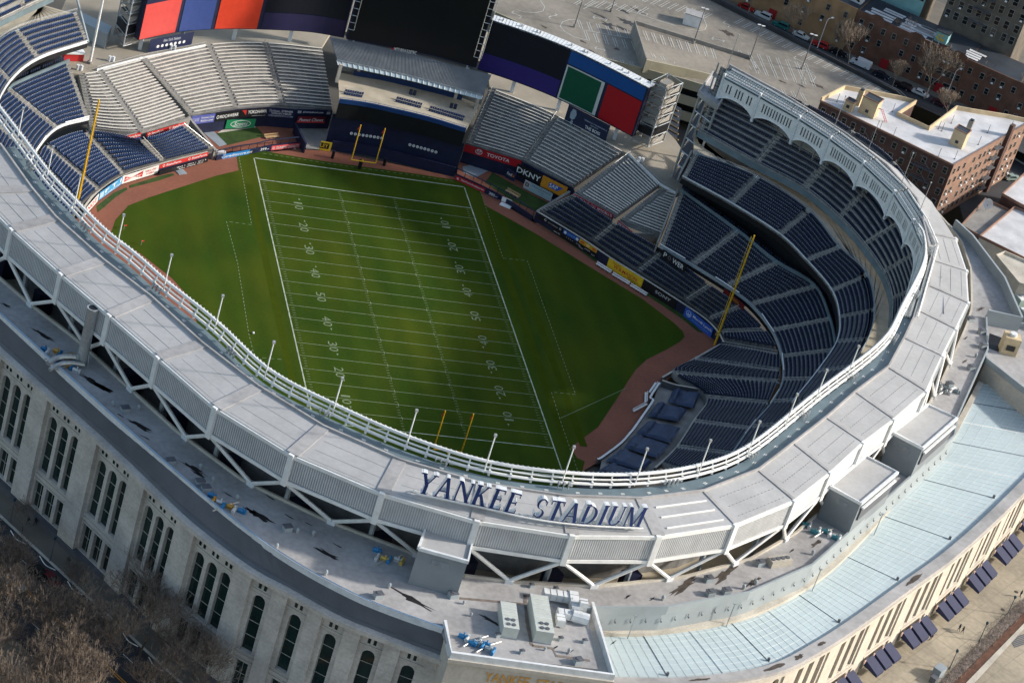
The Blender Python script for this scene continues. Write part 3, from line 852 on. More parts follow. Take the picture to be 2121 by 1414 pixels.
sign('orange-yellow strip with three oval emblems on the right field wall', (1204, 493), (1240, 515.5), 2.35, 1.0, (.62, .33, .02), [('E', .17, .5, .55, .32, 0, (.6, .12, .02)), ('E', .5, .5, .55, .32, 0, (.75, .55, .2)), ('E', .83, .5, .55, .32, 0, (.6, .12, .02))])
sign('black ball strike out board low on the right field wall', (1150, 470), (1240, 526), 1.3, 1.2, Bk, [('T', 'AT BAT', .52, .6, .62, .8, Wt), ('T', 'BALL', .6, .3, .7, .5, Wt), ('T', 'STRIKE', .72, .6, .84, .8, Wt), ('T', 'OUT', .88, .3, .96, .5, Wt), ('T', '. . . .', .3, .6, .45, .75, Wt), ('T', 'PENALTIES', .02, .3, .16, .5, Wt)], name='scoreboard_strip')
sign('bright yellow W.B. Mason board on the right field wall', (1264.5, 533), (1336, 577), 2.35, 2.3, (.78, .50, .02), [('T', 'WHO BUT', .12, .72, .35, .88, Rd), ('T', 'W.B.MASON', .17, .32, .84, .68, Rd), ('T', 'Office Furniture', .58, .16, .9, .26, Bk), ('T', '& Supplies', .64, .05, .84, .14, Bk)])
sign('black SONY board on the right field wall', (1337, 578), (1405, 621), 2.35, 2.3, Bk, [('T', 'SONY', .38, .42, .84, .74, (.55, .55, .55))])
sign('blue Merrill Lynch board on the right field wall near the yellow pole', (1424, 634), (1481, 680), 2.35, 2.35, (.02, .09, .42), [('T', 'Merrill Lynch', .3, .45, .97, .78, Wt), ('T', 'Bank of America Corporation', .3, .2, .9, .32, (.3, .45, .75)), ('E', .15, .55, .8, .75, .15, (.5, .6, .8)), ('P', [(.1, .4), (.13, .7), (.16, .45), (.2, .7), (.2, .35)], (.5, .6, .8))], off=.45)
sign("red Modell's strip over the longer right field seating block", (1187, 400), (1271, 445), 8.0, 1.0, (.45, .02, .03), [('T', "MODELL'S", .05, .2, .42, .8, Wt), ('T', "Gotta Go", .46, .52, .58, .8, Wt), ('T', "To Mo's", .46, .15, .58, .42, Wt), ('T', "MODELL'S", .62, .2, .97, .8, Wt)], off=.1)
sign("short red Modell's strip beside the concrete aisle in right field", (1281, 456), (1312, 481), 8.0, 1.0, (.45, .02, .03), [('T', "MODELL'S", .06, .2, .95, .8, Wt)], off=.1)
sign('dark P WER strip on the front of the right main level', (1377, 515), (1425, 549), 9.3, 1.9, Bk, [('T', 'P', .08, .2, .2, .8, Wt), ('E', .32, .5, .4, .5, .12, (.2, .2, .25)), ('T', 'WER', .45, .2, .92, .8, Wt)], off=.5)
sign('dark red strip on the front of the right main level', (1504, 596), (1546, 632), 9.2, 1.3, (.12, .005, .01), [('T', 'CANON', .35, .25, .75, .75, (.35, .2, .02))], off=.5)
# concrete faces under the bleacher fronts
for lab, pts, z1 in (('grey concrete front wall under the left field bleachers', [(186, 268), (215, 276), (254, 284), (286, 275)], 7.3), ('grey concrete front wall under the bleachers over the left field seats', [(292, 274), (384, 248), (397, 241)], 7.3),
                ('dark wall at the back of the left bullpen', [(397, 241), (447, 235), (499, 227), (556, 223), (612, 228), (690, 229)], 5.0),
                ('dark wall at the back of the right bullpen', [(964, 299), (1081, 335), (1186, 390), (1188, 400)], 5.0),
                ('grey concrete front wall under the right field bleachers', [(1188, 400), (1271, 445)], 7.9), ('grey wedge wall under the small right field bleachers', [(1281, 456), (1312, 483), (1368, 485)], 7.9)):
    P = [at(x, y, z1) for x, y in pts]
    P = offset(P, .35 if True else 0)
    mb = MB(); mb.wall(P, 0, z1 - .1, .3)
    tag(mb.build('bleacher_front_wall', M['concrete'] if 'dark' not in lab else M['navy_wall']), lab, 'wall')

for lab, a1, b1, z1, z2 in (('pale sloping side wall between the left seats and the left bullpen', (392, 243), (446, 309), 5.6, 2.6), ('pale sloping side wall between the right seats and the right bullpen', (1180, 396), (1113, 437), 5.8, 2.5)):
    A_, B_ = at(a1[0], a1[1], z1), at(b1[0], b1[1], z2)
    n1 = V((-(B_ - A_).y, (B_ - A_).x, 0)).normalized() * .3
    mb = MB(); mb.hexa([V((A_.x, A_.y, 0)) - n1, V((B_.x, B_.y, 0)) - n1, V((B_.x, B_.y, 0)) + n1, V((A_.x, A_.y, 0)) + n1], [A_ - n1, B_ - n1, B_ + n1, A_ + n1])
    tag(mb.build('bullpen_side_wall', M['concrete']), lab, 'wall')
# bullpens --------------------------------------------------------------
def patch(name, px_, z, m):
    flat(name, [at(x, y, z) for x, y in px_], z, m)
patch('bullpen_floor', [(396, 262), (470, 250), (610, 246), (634, 297), (455, 316)], .03, M['dirt'])
patch('bullpen_grass', [(448, 276), (531, 263), (549, 282), (471, 301)], .06, M['green_turf'])
patch('bullpen_path', [(418, 272), (444, 273), (470, 299), (455, 304)], .07, M['tarp_grey'])
patch('bullpen_kerb', [(462, 268), (528, 261), (530, 264), (450, 276)], .09, M['concrete_pale'])
patch('service_gate_floor', [(614, 262), (689, 262), (689, 312), (634, 308)], .05, M['concrete'])
patch('bullpen_floor', [(950, 330), (1090, 380), (1170, 420), (1112, 455), (1000, 400), (946, 368)], .03, M['dirt'])
patch('bullpen_grass', [(1020, 357), (1060, 380), (1100, 402), (1150, 428), (1120, 443), (1062, 416), (1004, 378)], .06, M['green_turf'])
patch('bullpen_path', [(958, 345), (990, 338), (1018, 350), (985, 368), (960, 358)], .07, M['tarp_grey'])
def small_box(name, label, cat_, px_, z, sx, sy, sz, m, u=(1, 0), m2=None, group=None):
    c = at(px_[0], px_[1], z)
    t = thing(name, label, cat_, tuple(c), group)
    mb = MB(); mb.box(c, u, sx, sy, sz * .86); mb.build('body', m, t)
    mb = MB(); mb.box(c + UP * sz * .86, u, sx * 1.06, sy * 1.06, sz * .14); mb.build('lid', m2 or m, t)
    return t
def bench_thing(label, a, b, z=0.0, group=None, tilt=False, m='white', w=.45):
    A, B = at(a[0], a[1], z + .45), at(b[0], b[1], z + .45)
    A.z = B.z = z
    u = (B - A); L = u.length; u.normalize(); n = V((-u.y, u.x, 0))
    t = thing('bench', label, 'bench', tuple(A.lerp(B, .5)), group)
    mb = MB(); mb.box(A.lerp(B, .5) + UP * .42, u, L, w, .06); mb.build('seat', M[m], t)
    mb = MB(); mb.box(A.lerp(B, .5) + UP * .62 + n * w * .6, u, L, .08, .3); mb.build('backrest', M[m], t)
    for f in (.08, .36, .64, .92):
        mb = MB(); mb.box(A.lerp(B, f), u, .06, w * .9, .42); mb.build('leg', M['grey_steel'], t)
bench_thing('long white bench on the right track, nearest the bullpen', (1235, 545), (1265, 564), group='white benches on the right field track')
bench_thing('long white bench on the right track, middle of the three', (1268, 567), (1303, 588), group='white benches on the right field track')
bench_thing('long white bench on the right track, nearest the yellow pole', (1305, 590), (1339, 611), group='white benches on the right field track')
bench_thing('white bench folded against the wall corner by the clay, farthest from the camera', (1359, 792), (1345, 812), group='white benches near the tarpaulins')
bench_thing('white bench standing upright on the clay beside the wall corner', (1338, 812), (1337, 833), group='white benches near the tarpaulins')
bench_thing('white bench lying slanted across the clay track', (1312, 851), (1340, 836), group='white benches near the tarpaulins')
bench_thing('wooden bench in the left bullpen', (549, 284), (578, 281), group='bullpen benches', m='wood', w=.9)
bench_thing('wooden bench in the right bullpen', (1048, 393), (1075, 408), group='bullpen benches', m='wood', w=.9)
small_box('equipment_box', 'white box against the end of the left bullpen fence', 'box', (455, 326), 0, 2.0, 1.0, 1.6, M['white'])
small_box('utility_hatch', 'grey hatch on the clay in front of the black scoreboard strip', 'hatch', (375, 357), 0, 2.0, 1.8, .12, M['tarp_grey'], u=(.8, .4))
# folding white screen on the right track
c = at(1047, 426, 0)
t = thing('protective_screen', 'white folded screen lying on the right track beside the 385 FT board', 'screen', tuple(c))
mb = MB(); mb.box(c, (1, -.6), 2.6, 1.6, .12); mb.build('base', M['white'], t)
mb = MB(); mb.box(c + V((.4, 1.1, .1)), (1, -.6), 2.6, .1, 1.2); mb.build('back', M['white'], t)

# goal posts ------------------------------------------------------------
def goal(y, s, label):
    t = thing('goal_post', label, 'goal post', (0, y + s * 2.0, 0), 'football goal posts')
    mb = MB(); mb.tube(V((0, y, 3.05)) - V((2.9, 0, 0)), V((2.9, y, 3.05)), .13, 8)
    mb.build('crossbar', M['yellow'], t)
    for x in (-2.82, 2.82):
        mb = MB(); mb.tube(V((x, y, 3.0)), V((x, y, 12.12)), .12, 8); up = mb.build('upright', M['yellow'], t)
        mb = MB(); mb.add([V((x, y, 12.1)), V((x + .12, y - .05, 12.1)), V((x - .4, y - .3, 10.9)), V((x - .6, y - .2, 11.0))], [(0, 1, 2, 3)])
        f = mb.build('wind_flag', M['red'], t)
    mb = MB(); mb.pipe([V((0, y, 3.05)), V((0, y + s * 1.0, 2.9)), V((0, y + s * 1.9, 2.2))], .14, 8); mb.build('gooseneck', M['yellow'], t)
    mb = MB(); mb.tube(V((0, y + s * 1.95, 0)), V((0, y + s * 1.95, 2.3)), .42, 10); mb.build('padding', M['black'], t)
goal(54.86, 1, 'yellow football goal post at the far end with a black padded base')
goal(-54.86, -1, 'yellow football goal post at the near end, partly hidden by the white rail')
for lab, x, y in (('black padded post left of the far goal post', 688, 328), ('black padded post right of the far goal post', 795, 343)):
    c = at(x, y, 0); t = thing('padded_post', lab, 'post', tuple(c))
    mb = MB(); mb.tube(c, c + UP * 1.9, .35, 10); mb.build('padding', M['black'], t)
    mb = MB(); mb.ball(c + UP * 1.9, .35, sz=.4); mb.build('cap', M['navy_wall'], t)
def pole(base, H_, label, inward, grp):
    t = thing('foul_pole', label, 'foul pole', tuple(base), grp)
    mb = MB(); mb.tube(base, base + UP * H_, .26, 8, r2=.17); mb.build('mast', M['yellow'], t)
    mb = MB()
    n = V(inward).normalized()
    for k in range(14):
        z = 2.5 + (H_ - 3.5) * k / 13
        mb.box(base + UP * z + n * .4, n, .6, .06, .06)
    mb.build('bracket', M['chrome'], t)
    mb = MB(); mb.tube(base + n * .55 + UP * 2.2, base + n * .55 + UP * (H_ - .6), .06, 5); mb.build('screen_edge', M['yellow'], t)
pole(at(1480, 714, 0), 28.2, 'tall yellow foul pole at the right field corner', (-.7, .7, 0), 'yellow foul poles')
pole(V((-66.6, 21.4, 0)), 27.0, 'tall yellow foul pole at the left field corner behind the white rail', (.7, .7, 0), 'yellow foul poles')
for lab, a_, b_ in (('orange pennant flag standing on the left outfield grass, upper one', (256, 468), .9), ('orange pennant flag standing on the left outfield grass, lower one', (292, 500), .9)):
    c = at(a_[0], a_[1] + 8, 0); t = thing('corner_flag', lab, 'flag', tuple(c))
    mb = MB(); mb.tube(c, c + UP * 1.2, .03, 5); mb.build('stick', M['white'], t)
    mb = MB(); mb.add([c + UP * 1.2, c + V((.6, .4, 1.1)), c + V((.5, .35, .8)), c + UP * .9], [(0, 1, 2, 3)]); mb.build('pennant', M['red'], t)
c = at(524, 691, 0)
mb = MB(); mb.ball(c + UP * .22, .28); tag(mb.build('ball', M['white'], smooth=True), 'white ball lying alone on the grass left of the football touchline', 'ball')

# blue tarpaulins -------------------------------------------------------
TP = [[(1396, 803), (1452, 811), (1439, 842), (1384, 829)], [(1362, 831), (1425, 845), (1408, 869), (1343, 858)], [(1343, 869), (1411, 882), (1390, 914), (1319, 893)],
      [(1315, 897), (1388, 918), (1363, 945), (1294, 923)], [(1288, 926), (1353, 952), (1332, 971), (1256, 950)], [(1262, 957), (1330, 975), (1310, 992), (1235, 975)]]
for k, q in enumerate(TP):
    Q = [at(x, y, 1.9 if i in (1, 2) else 1.3) for i, (x, y) in enumerate(q)]
    mb = MB(); n = 14
    g = [[None] * (n + 1) for _ in range(n + 1)]
    for i in range(n + 1):
        for j in range(n + 1):
            u, v = i / n, j / n
            p = (Q[0].lerp(Q[1], u)).lerp(Q[3].lerp(Q[2], u), v)
            z = .35 * math.sin(u * 9.4 + k) * math.sin(v * 3.1) + R_.uniform(-.03, .06) + (.35 if .12 < u < .22 else 0)
            if i in (0, n) or j in (0, n): z = -.45
            g[i][j] = p + UP * z
    for i in range(n):
        mb.strip([g[i][j] for j in range(n + 1)], [g[i + 1][j] for j in range(n + 1)])
    tag(mb.build('tarpaulin', M['tarp'], smooth=True), 'blue tarpaulin behind the first base wall, %s from the right field corner' % ORD[k], 'tarpaulin', 'blue tarpaulins')
patch('seat_enclosure_floor', [(1374, 789), (1402, 799), (1473, 817), (1437, 873), (1401, 929), (1320, 1000), (1240, 985), (1247, 948), (1286, 919), (1353, 830), (1366, 794)], .35, M['concrete'])

M['shaded_concourse'] = mat('shaded_concourse', (.30, .265, .21), .85, .14, .12)  # darker copy of the concourse paving, its partial shade put into the colour
# ================================================================== CENTRE FIELD RESTAURANT AND SCOREBOARDS
slabpts = [(120, 150), (162, 153), (200, 147), (290, 125), (425, 94), (542, 87), (666, 98), (690, 60), (1010, 130), (1014, 180), (1146, 235), (1290, 313), (1299, 317), (1366, 383), (1400, 402),
           (1425, 392), (1425, 330), (1400, 290), (1372, 262), (1150, 150), (1000, 60), (700, -10), (400, -40), (150, -30), (110, 60)]
P = [at(x, y, 13.5) for x, y in slabpts]
a = sum((P[i].x * P[(i + 1) % len(P)].y - P[(i + 1) % len(P)].x * P[i].y) for i in range(len(P)))
if a < 0: P.reverse()
mb = MB(); mb.prism(P, 12.4, 13.45)
tag(mb.build('concourse_floor', M['shaded_concourse']), 'tan concrete concourse behind the outfield bleachers', 'concourse')
for lab, pts in (('steel rail behind the left field bleachers', [(200, 147), (290, 123), (425, 96)]), ('steel rail behind the right field bleachers', [(1299, 318), (1366, 383), (1400, 402)])):
    P = [at(x, y, 13.5) for x, y in pts]
    t = thing('concourse_railing', lab, 'railing', tuple(P[0]))
    mb = MB()
    for p in resamp(P, 1.8): mb.tube(p, p + UP * 1.1, .04, 4)
    mb.pipe([p + UP * 1.1 for p in P], .04, 4); mb.build('rail', M['grey_steel'], t)
    mb = MB(); mb.wall(P, 13.4, 14.0, .15); mb.build('kerb', M['white_steel'], t)

BW = cat([at(x, y, 8) for x, y in [(690, 236), (750, 246), (810, 256), (885, 275), (962, 298)]], 4)
t = thing('restaurant_block', 'black and blue centre field block with striped metal roof and open terrace', 'restaurant', tuple(V((BW[8].x, BW[8].y, 0))))
mb = MB(); mb.wall(BW, .2, 8, .3); mb.build('rear_wall', M['navy_wall'], t)
FA = cat([at(x, y, 12) for x, y in [(703, 209), (760, 217), (820, 230), (890, 247), (965, 270)]], 4)
mb = MB(); mb.wall(FA, 7.7, 11.6, .3); mb.build('black_front', M['black'], t)
mb = MB(); mb.wall(FA, 11.5, 12.5, .45); mb.build('blue_fascia', cmat((.012, .05, .17)), t)
mb = MB(); mb.pipe([p + UP * .9 for p in FA], .06, 5)
for p in resamp(FA, 3.0): mb.tube(p, p + UP * .9, .05, 4)
mb.build('rail', cmat((.06, .16, .34)), t)
n = len(FA)
RWp = cat([at(x, y, 12) for x, y in [(700, 150), (742, 158), (790, 166), (850, 180), (940, 203), (992, 222)]], 4)
RW = resamp(RWp, n=n - 1)
mb = MB(); mb.slab(shrink(FA, 12.0), shrink(RW, 12.0), .4); mb.build('terrace_floor', M['concourse'], t)
RW2 = resamp(RWp[3:-3], n=n - 1)
mb = MB(); mb.wall(RW2, 12, 13.2, .3); mb.build('blue_counter', cmat((.010, .035, .12)), t)
RWb = offset(RW, 1.5)
mb = MB(); mb.wall(RWb, 12, 17.0, .3); mb.build('back_wall', M['concrete'], t)
RF = cat([at(x, y, 16.3) for x, y in [(698, 124), (760, 137), (850, 157), (940, 181), (1000, 197)]], 4)
RR = cat([at(x, y, 19.0) for x, y in [(683, 78), (760, 92), (850, 112), (940, 136), (1018, 156)]], 4)
mb = MB()
A, B = resamp(RF, n=110), resamp(RR, n=110)
for k in range(110):
    w = .55
    mb.quad(A[k], A[k].lerp(A[k + 1], w), B[k].lerp(B[k + 1], w), B[k])
    mb.quad(A[k].lerp(A[k + 1], w) + UP * .14, A[k + 1] + UP * .14, B[k + 1] + UP * .14, B[k].lerp(B[k + 1], w) + UP * .14)
    mb.quad(A[k].lerp(A[k + 1], w), A[k].lerp(A[k + 1], w) + UP * .14, B[k].lerp(B[k + 1], w) + UP * .14, B[k].lerp(B[k + 1], w))
mb.build('roof', mat('striped_roof_metal', (.20, .215, .225), .5, .1, .5), t)
mb = MB(); mb.wall(RF, 15.8, 16.35, .25); mb.build('eaves', M['grey_steel'], t)
LIP = [p - (q - p).normalized() * 1.0 - UP * .1 for p, q in zip(RF, RR)]
mb = MB(); mb.strip([p - UP * .3 for p in LIP], [p - UP * .3 for p in RF]); mb.build('glass_lip', M['glass_roof'], t)
mb = MB()
for p, q in zip(resamp(LIP, n=27), resamp(RF, n=27)): mb.tube(p - UP * .2, q - UP * .2, .09, 4)
mb.build('lip_bracket', M['white'], t)
for p in (at(740, 156, 12), at(942, 204, 12), at(697, 170, 12), at(984, 225, 12)):
    mb = MB(); mb.box(p, (1, 0), .7, .7, 4.6); mb.build('column', M['concrete_pale'], t)
# seats on the terrace
T2 = []
for (a0, b0) in (((713, 192), (752, 199)), ((756, 199), (815, 211)), ((820, 207), (877, 222)), ((889, 226), (963, 248))):
    a1, b1 = at(a0[0], a0[1], 12), at(b0[0], b0[1], 12)
    if a0[0] == 756: continue
    st = thing('terrace_seats', 'two short rows of blue seats on the centre field terrace, %s part' % {713: 'left', 820: 'middle', 889: 'right'}[a0[0]], 'seating', tuple(a1), 'seats on the centre field terrace')
    for rr in range(2):
        off = (FA[n // 2] - RW[n // 2]); off.z = 0; off.normalize()
        q0, q1 = a1 + off * (rr * .95), b1 + off * (rr * .95)
        L = (q1 - q0).length; tg = (q1 - q0).normalized(); cnt = int(L / .55)
        seat_row_obj('seat_row', [tuple(q0 + tg * (.3 + i * .55) - UP * .3 * rr) for i in range(cnt)], [(tg.x, tg.y, 0)] * cnt, [(-off.x, -off.y, 0)] * cnt, [M['royal'], M['seatdot']], st)
    mb = MB(); q = [at(a0[0], a0[1] - 2, 12), at(b0[0], b0[1] - 2, 12)]
    for p in resamp(q, 1.6): mb.tube(p, p + UP * 1.1, .035, 4)
    mb.pipe([p + UP * 1.1 for p in q], .035, 4); mb.build('railing', M['chrome'], st)
for lab, x, y in (('dark pair of bins standing on the middle of the terrace floor', 854, 196), ('dark pair of bins standing on the right of the terrace floor', 938, 224)):
    c = at(x, y, 12); bt = thing('litter_bins', lab, 'bins', tuple(c), 'bins on the terrace')
    for s in (-.45, .45):
        mb = MB(); mb.tube(c + V((s, -s * .2, 0)), c + V((s, -s * .2, 1.1)), .4, 8); mb.build('bin', M['navy'], bt)
# monument park numbers on the rear wall
def disc(label, x, y, z, s, wallpts, r=.34, group=None):
    c = at(x, y, z)
    # push the disc onto the rear wall
    j = min(range(len(wallpts) - 1), key=lambda k: (wallpts[k] - V((c.x, c.y, wallpts[k].z))).length)
    u = (wallpts[j + 1] - wallpts[j]); u.z = 0; u.normalize(); n_ = V((u.y, -u.x, 0))
    if n_.dot(CAMPOS - c) < 0: n_ = -n_
    d = (wallpts[j] - c).dot(n_)
    c = c + n_ * (d + .35)
    tt = thing('number_disc', label, 'number plate', tuple(c), group)
    K = 16
    mb = MB()
    ring = [c + u * r * math.cos(2 * math.pi * k / K) + UP * r * math.sin(2 * math.pi * k / K) for k in range(K)]
    mb.add(ring + [p - n_ * .12 for p in ring], [tuple(range(K))] + [(k, (k + 1) % K, K + (k + 1) % K, K + k) for k in range(K)])
    mb.build('plate', M['white'], tt)
    mb = MB(); w = .5 * len(s)
    put_text(mb, s, c + n_ * .03 - u * w * r * .9 / 1 * .6 - UP * .35 * r * 1.2, u * w * r * 1.1, UP * .8 * r, 0, bold=.01)
    mb.build('numeral', M['navy'], tt)
nums = ['4', '3', '5', '7', '37', '8', '8', '15', '32']
for k, s in enumerate(nums):
    disc('round white plate numbered %s, %s from the left in the left row' % (s, ORD[k]), 726.7 + 64 * k / 8, 270.8 + 13.2 * k / 8, 4.0, s, BW, group='round number plates behind centre field')
nums = ['10', '9', '16', '1', '44', '23', '49', '42']
for k, s in enumerate(nums):
    disc('round white plate numbered %s, %s from the left in the right row' % (s, ORD[k]), 849.6 + 55 * k / 7, 297.6 + 12.4 * k / 7, 4.0, s, BW, group='round number plates behind centre field')
mp_ = [(691, 291), (689, 262), (760, 266), (850, 290), (960, 322), (945, 345), (841, 318), (765, 300)]
patch('monument_park_floor', mp_, .4, M['plinth'])
for lab, pts in (('pale curved bench wall in the left half of monument park', [(712, 281), (735, 280), (775, 290), (792, 303)]), ('pale curved bench wall in the right half of monument park', [(846, 313), (880, 319), (905, 329), (928, 343)])):
    P = cat([at(x, y, 1.2) for x, y in pts], 5)
    mb = MB(); mb.wall(P, .3, 1.0, .7); tag(mb.build('bench_wall', M['concrete_pale']), lab, 'wall')

# scoreboards -----------------------------------------------------------
def board(label, px_, zb, zt, panels, texts=(), nsp=6, thick=1.6, pxz=None):
    """curved screen wall. px_ bottom edge pixels at zb; panels (s0, s1, z0, z1, rgb) with s in 0..1 along"""
    P = cat([at(x, y, zb if pxz is None else pxz) for x, y in px_], nsp)
    u = (P[-1] - P[0]); n_ = V((u.y, -u.x, 0)).normalized()
    sgn = 1 if n_.dot(CAMPOS - P[0]) > 0 else -1
    S = resamp(P, n=100)
    t = thing('scoreboard', label, 'scoreboard', tuple(S[50]))
    back = offset(S, (-1 if sgn > 0 else 1) * -thick * 1.0)
    if (back[50] - S[50]).dot(CAMPOS - S[50]) > 0: back = offset(S, (-1 if sgn > 0 else 1) * thick)
    mb = MB()
    top = lambda L, z: [V((p.x, p.y, z)) for p in L]
    mb.strip(top(S, zb), top(S, zt)); mb.strip(top(back, zt), top(back, zb)); mb.strip(top(S, zt), top(back, zt)); mb.strip(top(back, zb), top(S, zb))
    mb.quad(top(S, zb)[0], top(back, zb)[0], top(back, zt)[0], top(S, zt)[0]); mb.quad(top(S, zb)[-1], top(S, zt)[-1], top(back, zt)[-1], top(back, zb)[-1])
    mb.build('housing', M['navy_wall'], t)
    fr = offset(S, .1)
    if (fr[50] - S[50]).dot(CAMPOS - S[50]) < 0: fr = offset(S, -.1)
    for i, (s0, s1, z0, z1, rgb) in enumerate(panels):
        i0, i1 = int(round(s0 * 100)), int(round(s1 * 100))
        mb = MB(); mb.strip(top(fr[i0:i1 + 1], z0), top(fr[i0:i1 + 1], z1)); mb.build('screen_panel', cmat(rgb, .35), t)
    return S, fr, back, t
DKs = (.006, .007, .012)
S1, f1, b1, t1 = board('long curved left field scoreboard with red and blue screens', [(287, 84), (372, 67), (460, 61), (548, 62), (640, 67), (712, 79)], 17, 30,
      [(.005, .20, 17.2, 25.9, (.60, .075, .065)), (.215, .385, 17.2, 30, (.045, .075, .24)), (.40, .60, 17.2, 30, (.62, .055, .025)), (.625, .99, 17.2, 21.4, (.030, .026, .075)), (.625, .99, 21.6, 29.8, (.010, .012, .020)), (.005, .2, 26.1, 29.9, (.02, .022, .06))])
S2, f2, b2, t2 = board('huge black centre field scoreboard above the striped roof', [(717, 81), (800, 97), (900, 117), (986, 141)], 19.2, 45, [(.01, .99, 19.5, 44.8, (.005, .006, .010))], pxz=19.2)
mb = MB()
A, B = f2[37], f2[54]
put_text(mb, 'MITSUBISHI ELECTRIC', V((A.x, A.y, 18.6)) + (CAMPOS - A).normalized() * .3, V((B.x - A.x, B.y - A.y, 0)), UP * .9, 0, bold=.015)
mb.build('lettering', M['white'], t2)
mb = MB(); C_ = V((f2[35].x, f2[35].y, 18.7)) + (CAMPOS - A).normalized() * .3; u = (B - A).normalized(); u.z = 0
mb.add([C_, C_ + u * .9, C_ + u * .45 + UP * .9], [(0, 1, 2)]); mb.build('emblem', M['red'], t2)
mb = MB(); mb.wall(b2[2:-2], 18.2, 19.2, .8); mb.build('bottom_beam', M['dark_metal'], t2)
S3, f3, b3, t3 = board('right field scoreboard with green, red, blue and violet screens', [(989, 144), (1070, 171), (1150, 203), (1232, 243), (1310, 284)], 17, 30,
      [(.005, .475, 17.3, 21.6, (.035, .022, .16)), (.005, .475, 21.8, 29.7, (.008, .010, .020)), (.49, .99, 26.4, 29.7, (.008, .075, .27)), (.755, .99, 17.3, 26.1, (.40, .010, .018)), (.49, .735, 17.3, 26.1, (.60, .62, .60))])
mb = MB(); g3 = offset(S3, .16)
if (g3[50] - S3[50]).dot(CAMPOS - S3[50]) < 0: g3 = offset(S3, -.16)
seg = g3[50:73]
mb.strip([V((p.x, p.y, 17.6)) for p in seg], [V((p.x, p.y, 25.8)) for p in seg]); mb.build('screen_panel', cmat((.004, .085, .045), .35), t3)
# white service roof on top of the right board
A = [V((p.x, p.y, 30.1)) for p in S3]; B_ = [V((p.x, p.y, 30.1)) for p in [a_ + (b_ - a_) * 1.9 for a_, b_ in zip(S3, b3)]]
mb = MB(); mb.slab(A, B_, .35); mb.build('service_roof', M['white_steel'], t3)
mb = MB()
for k in range(0, 100, 2): mb.tube(A[k] + UP * .03, B_[k] + UP * .03, .05, 4)
mb.build('roof_rib', M['grey_steel'], t3)
mb = MB()
for k in (6, 17, 26, 28, 47, 55, 57, 72, 80, 84, 92):
    p = A[k].lerp(B_[k], .5); mb.box(p + UP * .05, (1, -.5), .4, .4, .5)
mb.build('roof_vent', M['chrome'], t3)
mb = MB(); P = resamp(g3, n=100)
# columns under the boards
for t_, S_, ks in ((t1, b1, (5, 27, 52, 78)), (t3, b3, (22, 50, 88)), (t2, b2, (6, 50, 94))):
    for k in ks:
        for dk in (0,):
            p = V((S_[k].x, S_[k].y, 13.4))
            mb = MB(); mb.box(p, (1, -.3), .8, .8, 4.2 if t_ is not t2 else 6); mb.build('column', M['white_steel'], t_)
# ladders / gangways on the centre board edges
for k in (1, 99):
    mb = MB(); p = V((f2[k].x, f2[k].y, 22)); u = V((.97, -.23, 0)); nn = (CAMPOS - p).normalized() * .5; nn.z = 0
    for s in (-.9, .9): mb.tube(p + u * s + nn, p + u * s + nn + UP * 20, .09, 4)
    for j in range(12): mb.tube(p - u * .9 + nn + UP * j * 1.8, p + u * .9 + nn + UP * j * 1.8, .08, 4)
    mb.build('service_ladder', M['chrome'], t2)
# panels under the boards
sign('navy board with seven round numbers under the left field scoreboard', (315, 84), (405, 68), 17.0, 3.3, Nv,
     [('I', 'New York Yankees', .3, .62, .7, .85, (.45, .48, .55))] + [('E', .2 + .1 * k, .35, .38, .38, 0, Wt) for k in range(7)], off=-.4)
sign('navy THE BOSS memorial board under the right field scoreboard', (1176, 218), (1262, 262), 17.6, 5.0, (.010, .020, .055),
     [('T', 'THE BOSS', .48, .28, .84, .44, Wt), ('T', 'GEORGE M. STEINBRENNER III', .42, .64, .96, .70, (.35, .4, .5)), ('T', '1930-2010', .58, .52, .76, .58, (.4, .45, .5)),
      ('P', [(.10, .42), (.16, .36), (.21, .46), (.23, .70), (.19, .90), (.12, .90), (.09, .66)], (.30, .36, .42)), ('P', [(.13, .18), (.18, .10), (.20, .3), (.16, .38)], (.28, .33, .40))], off=-.6)
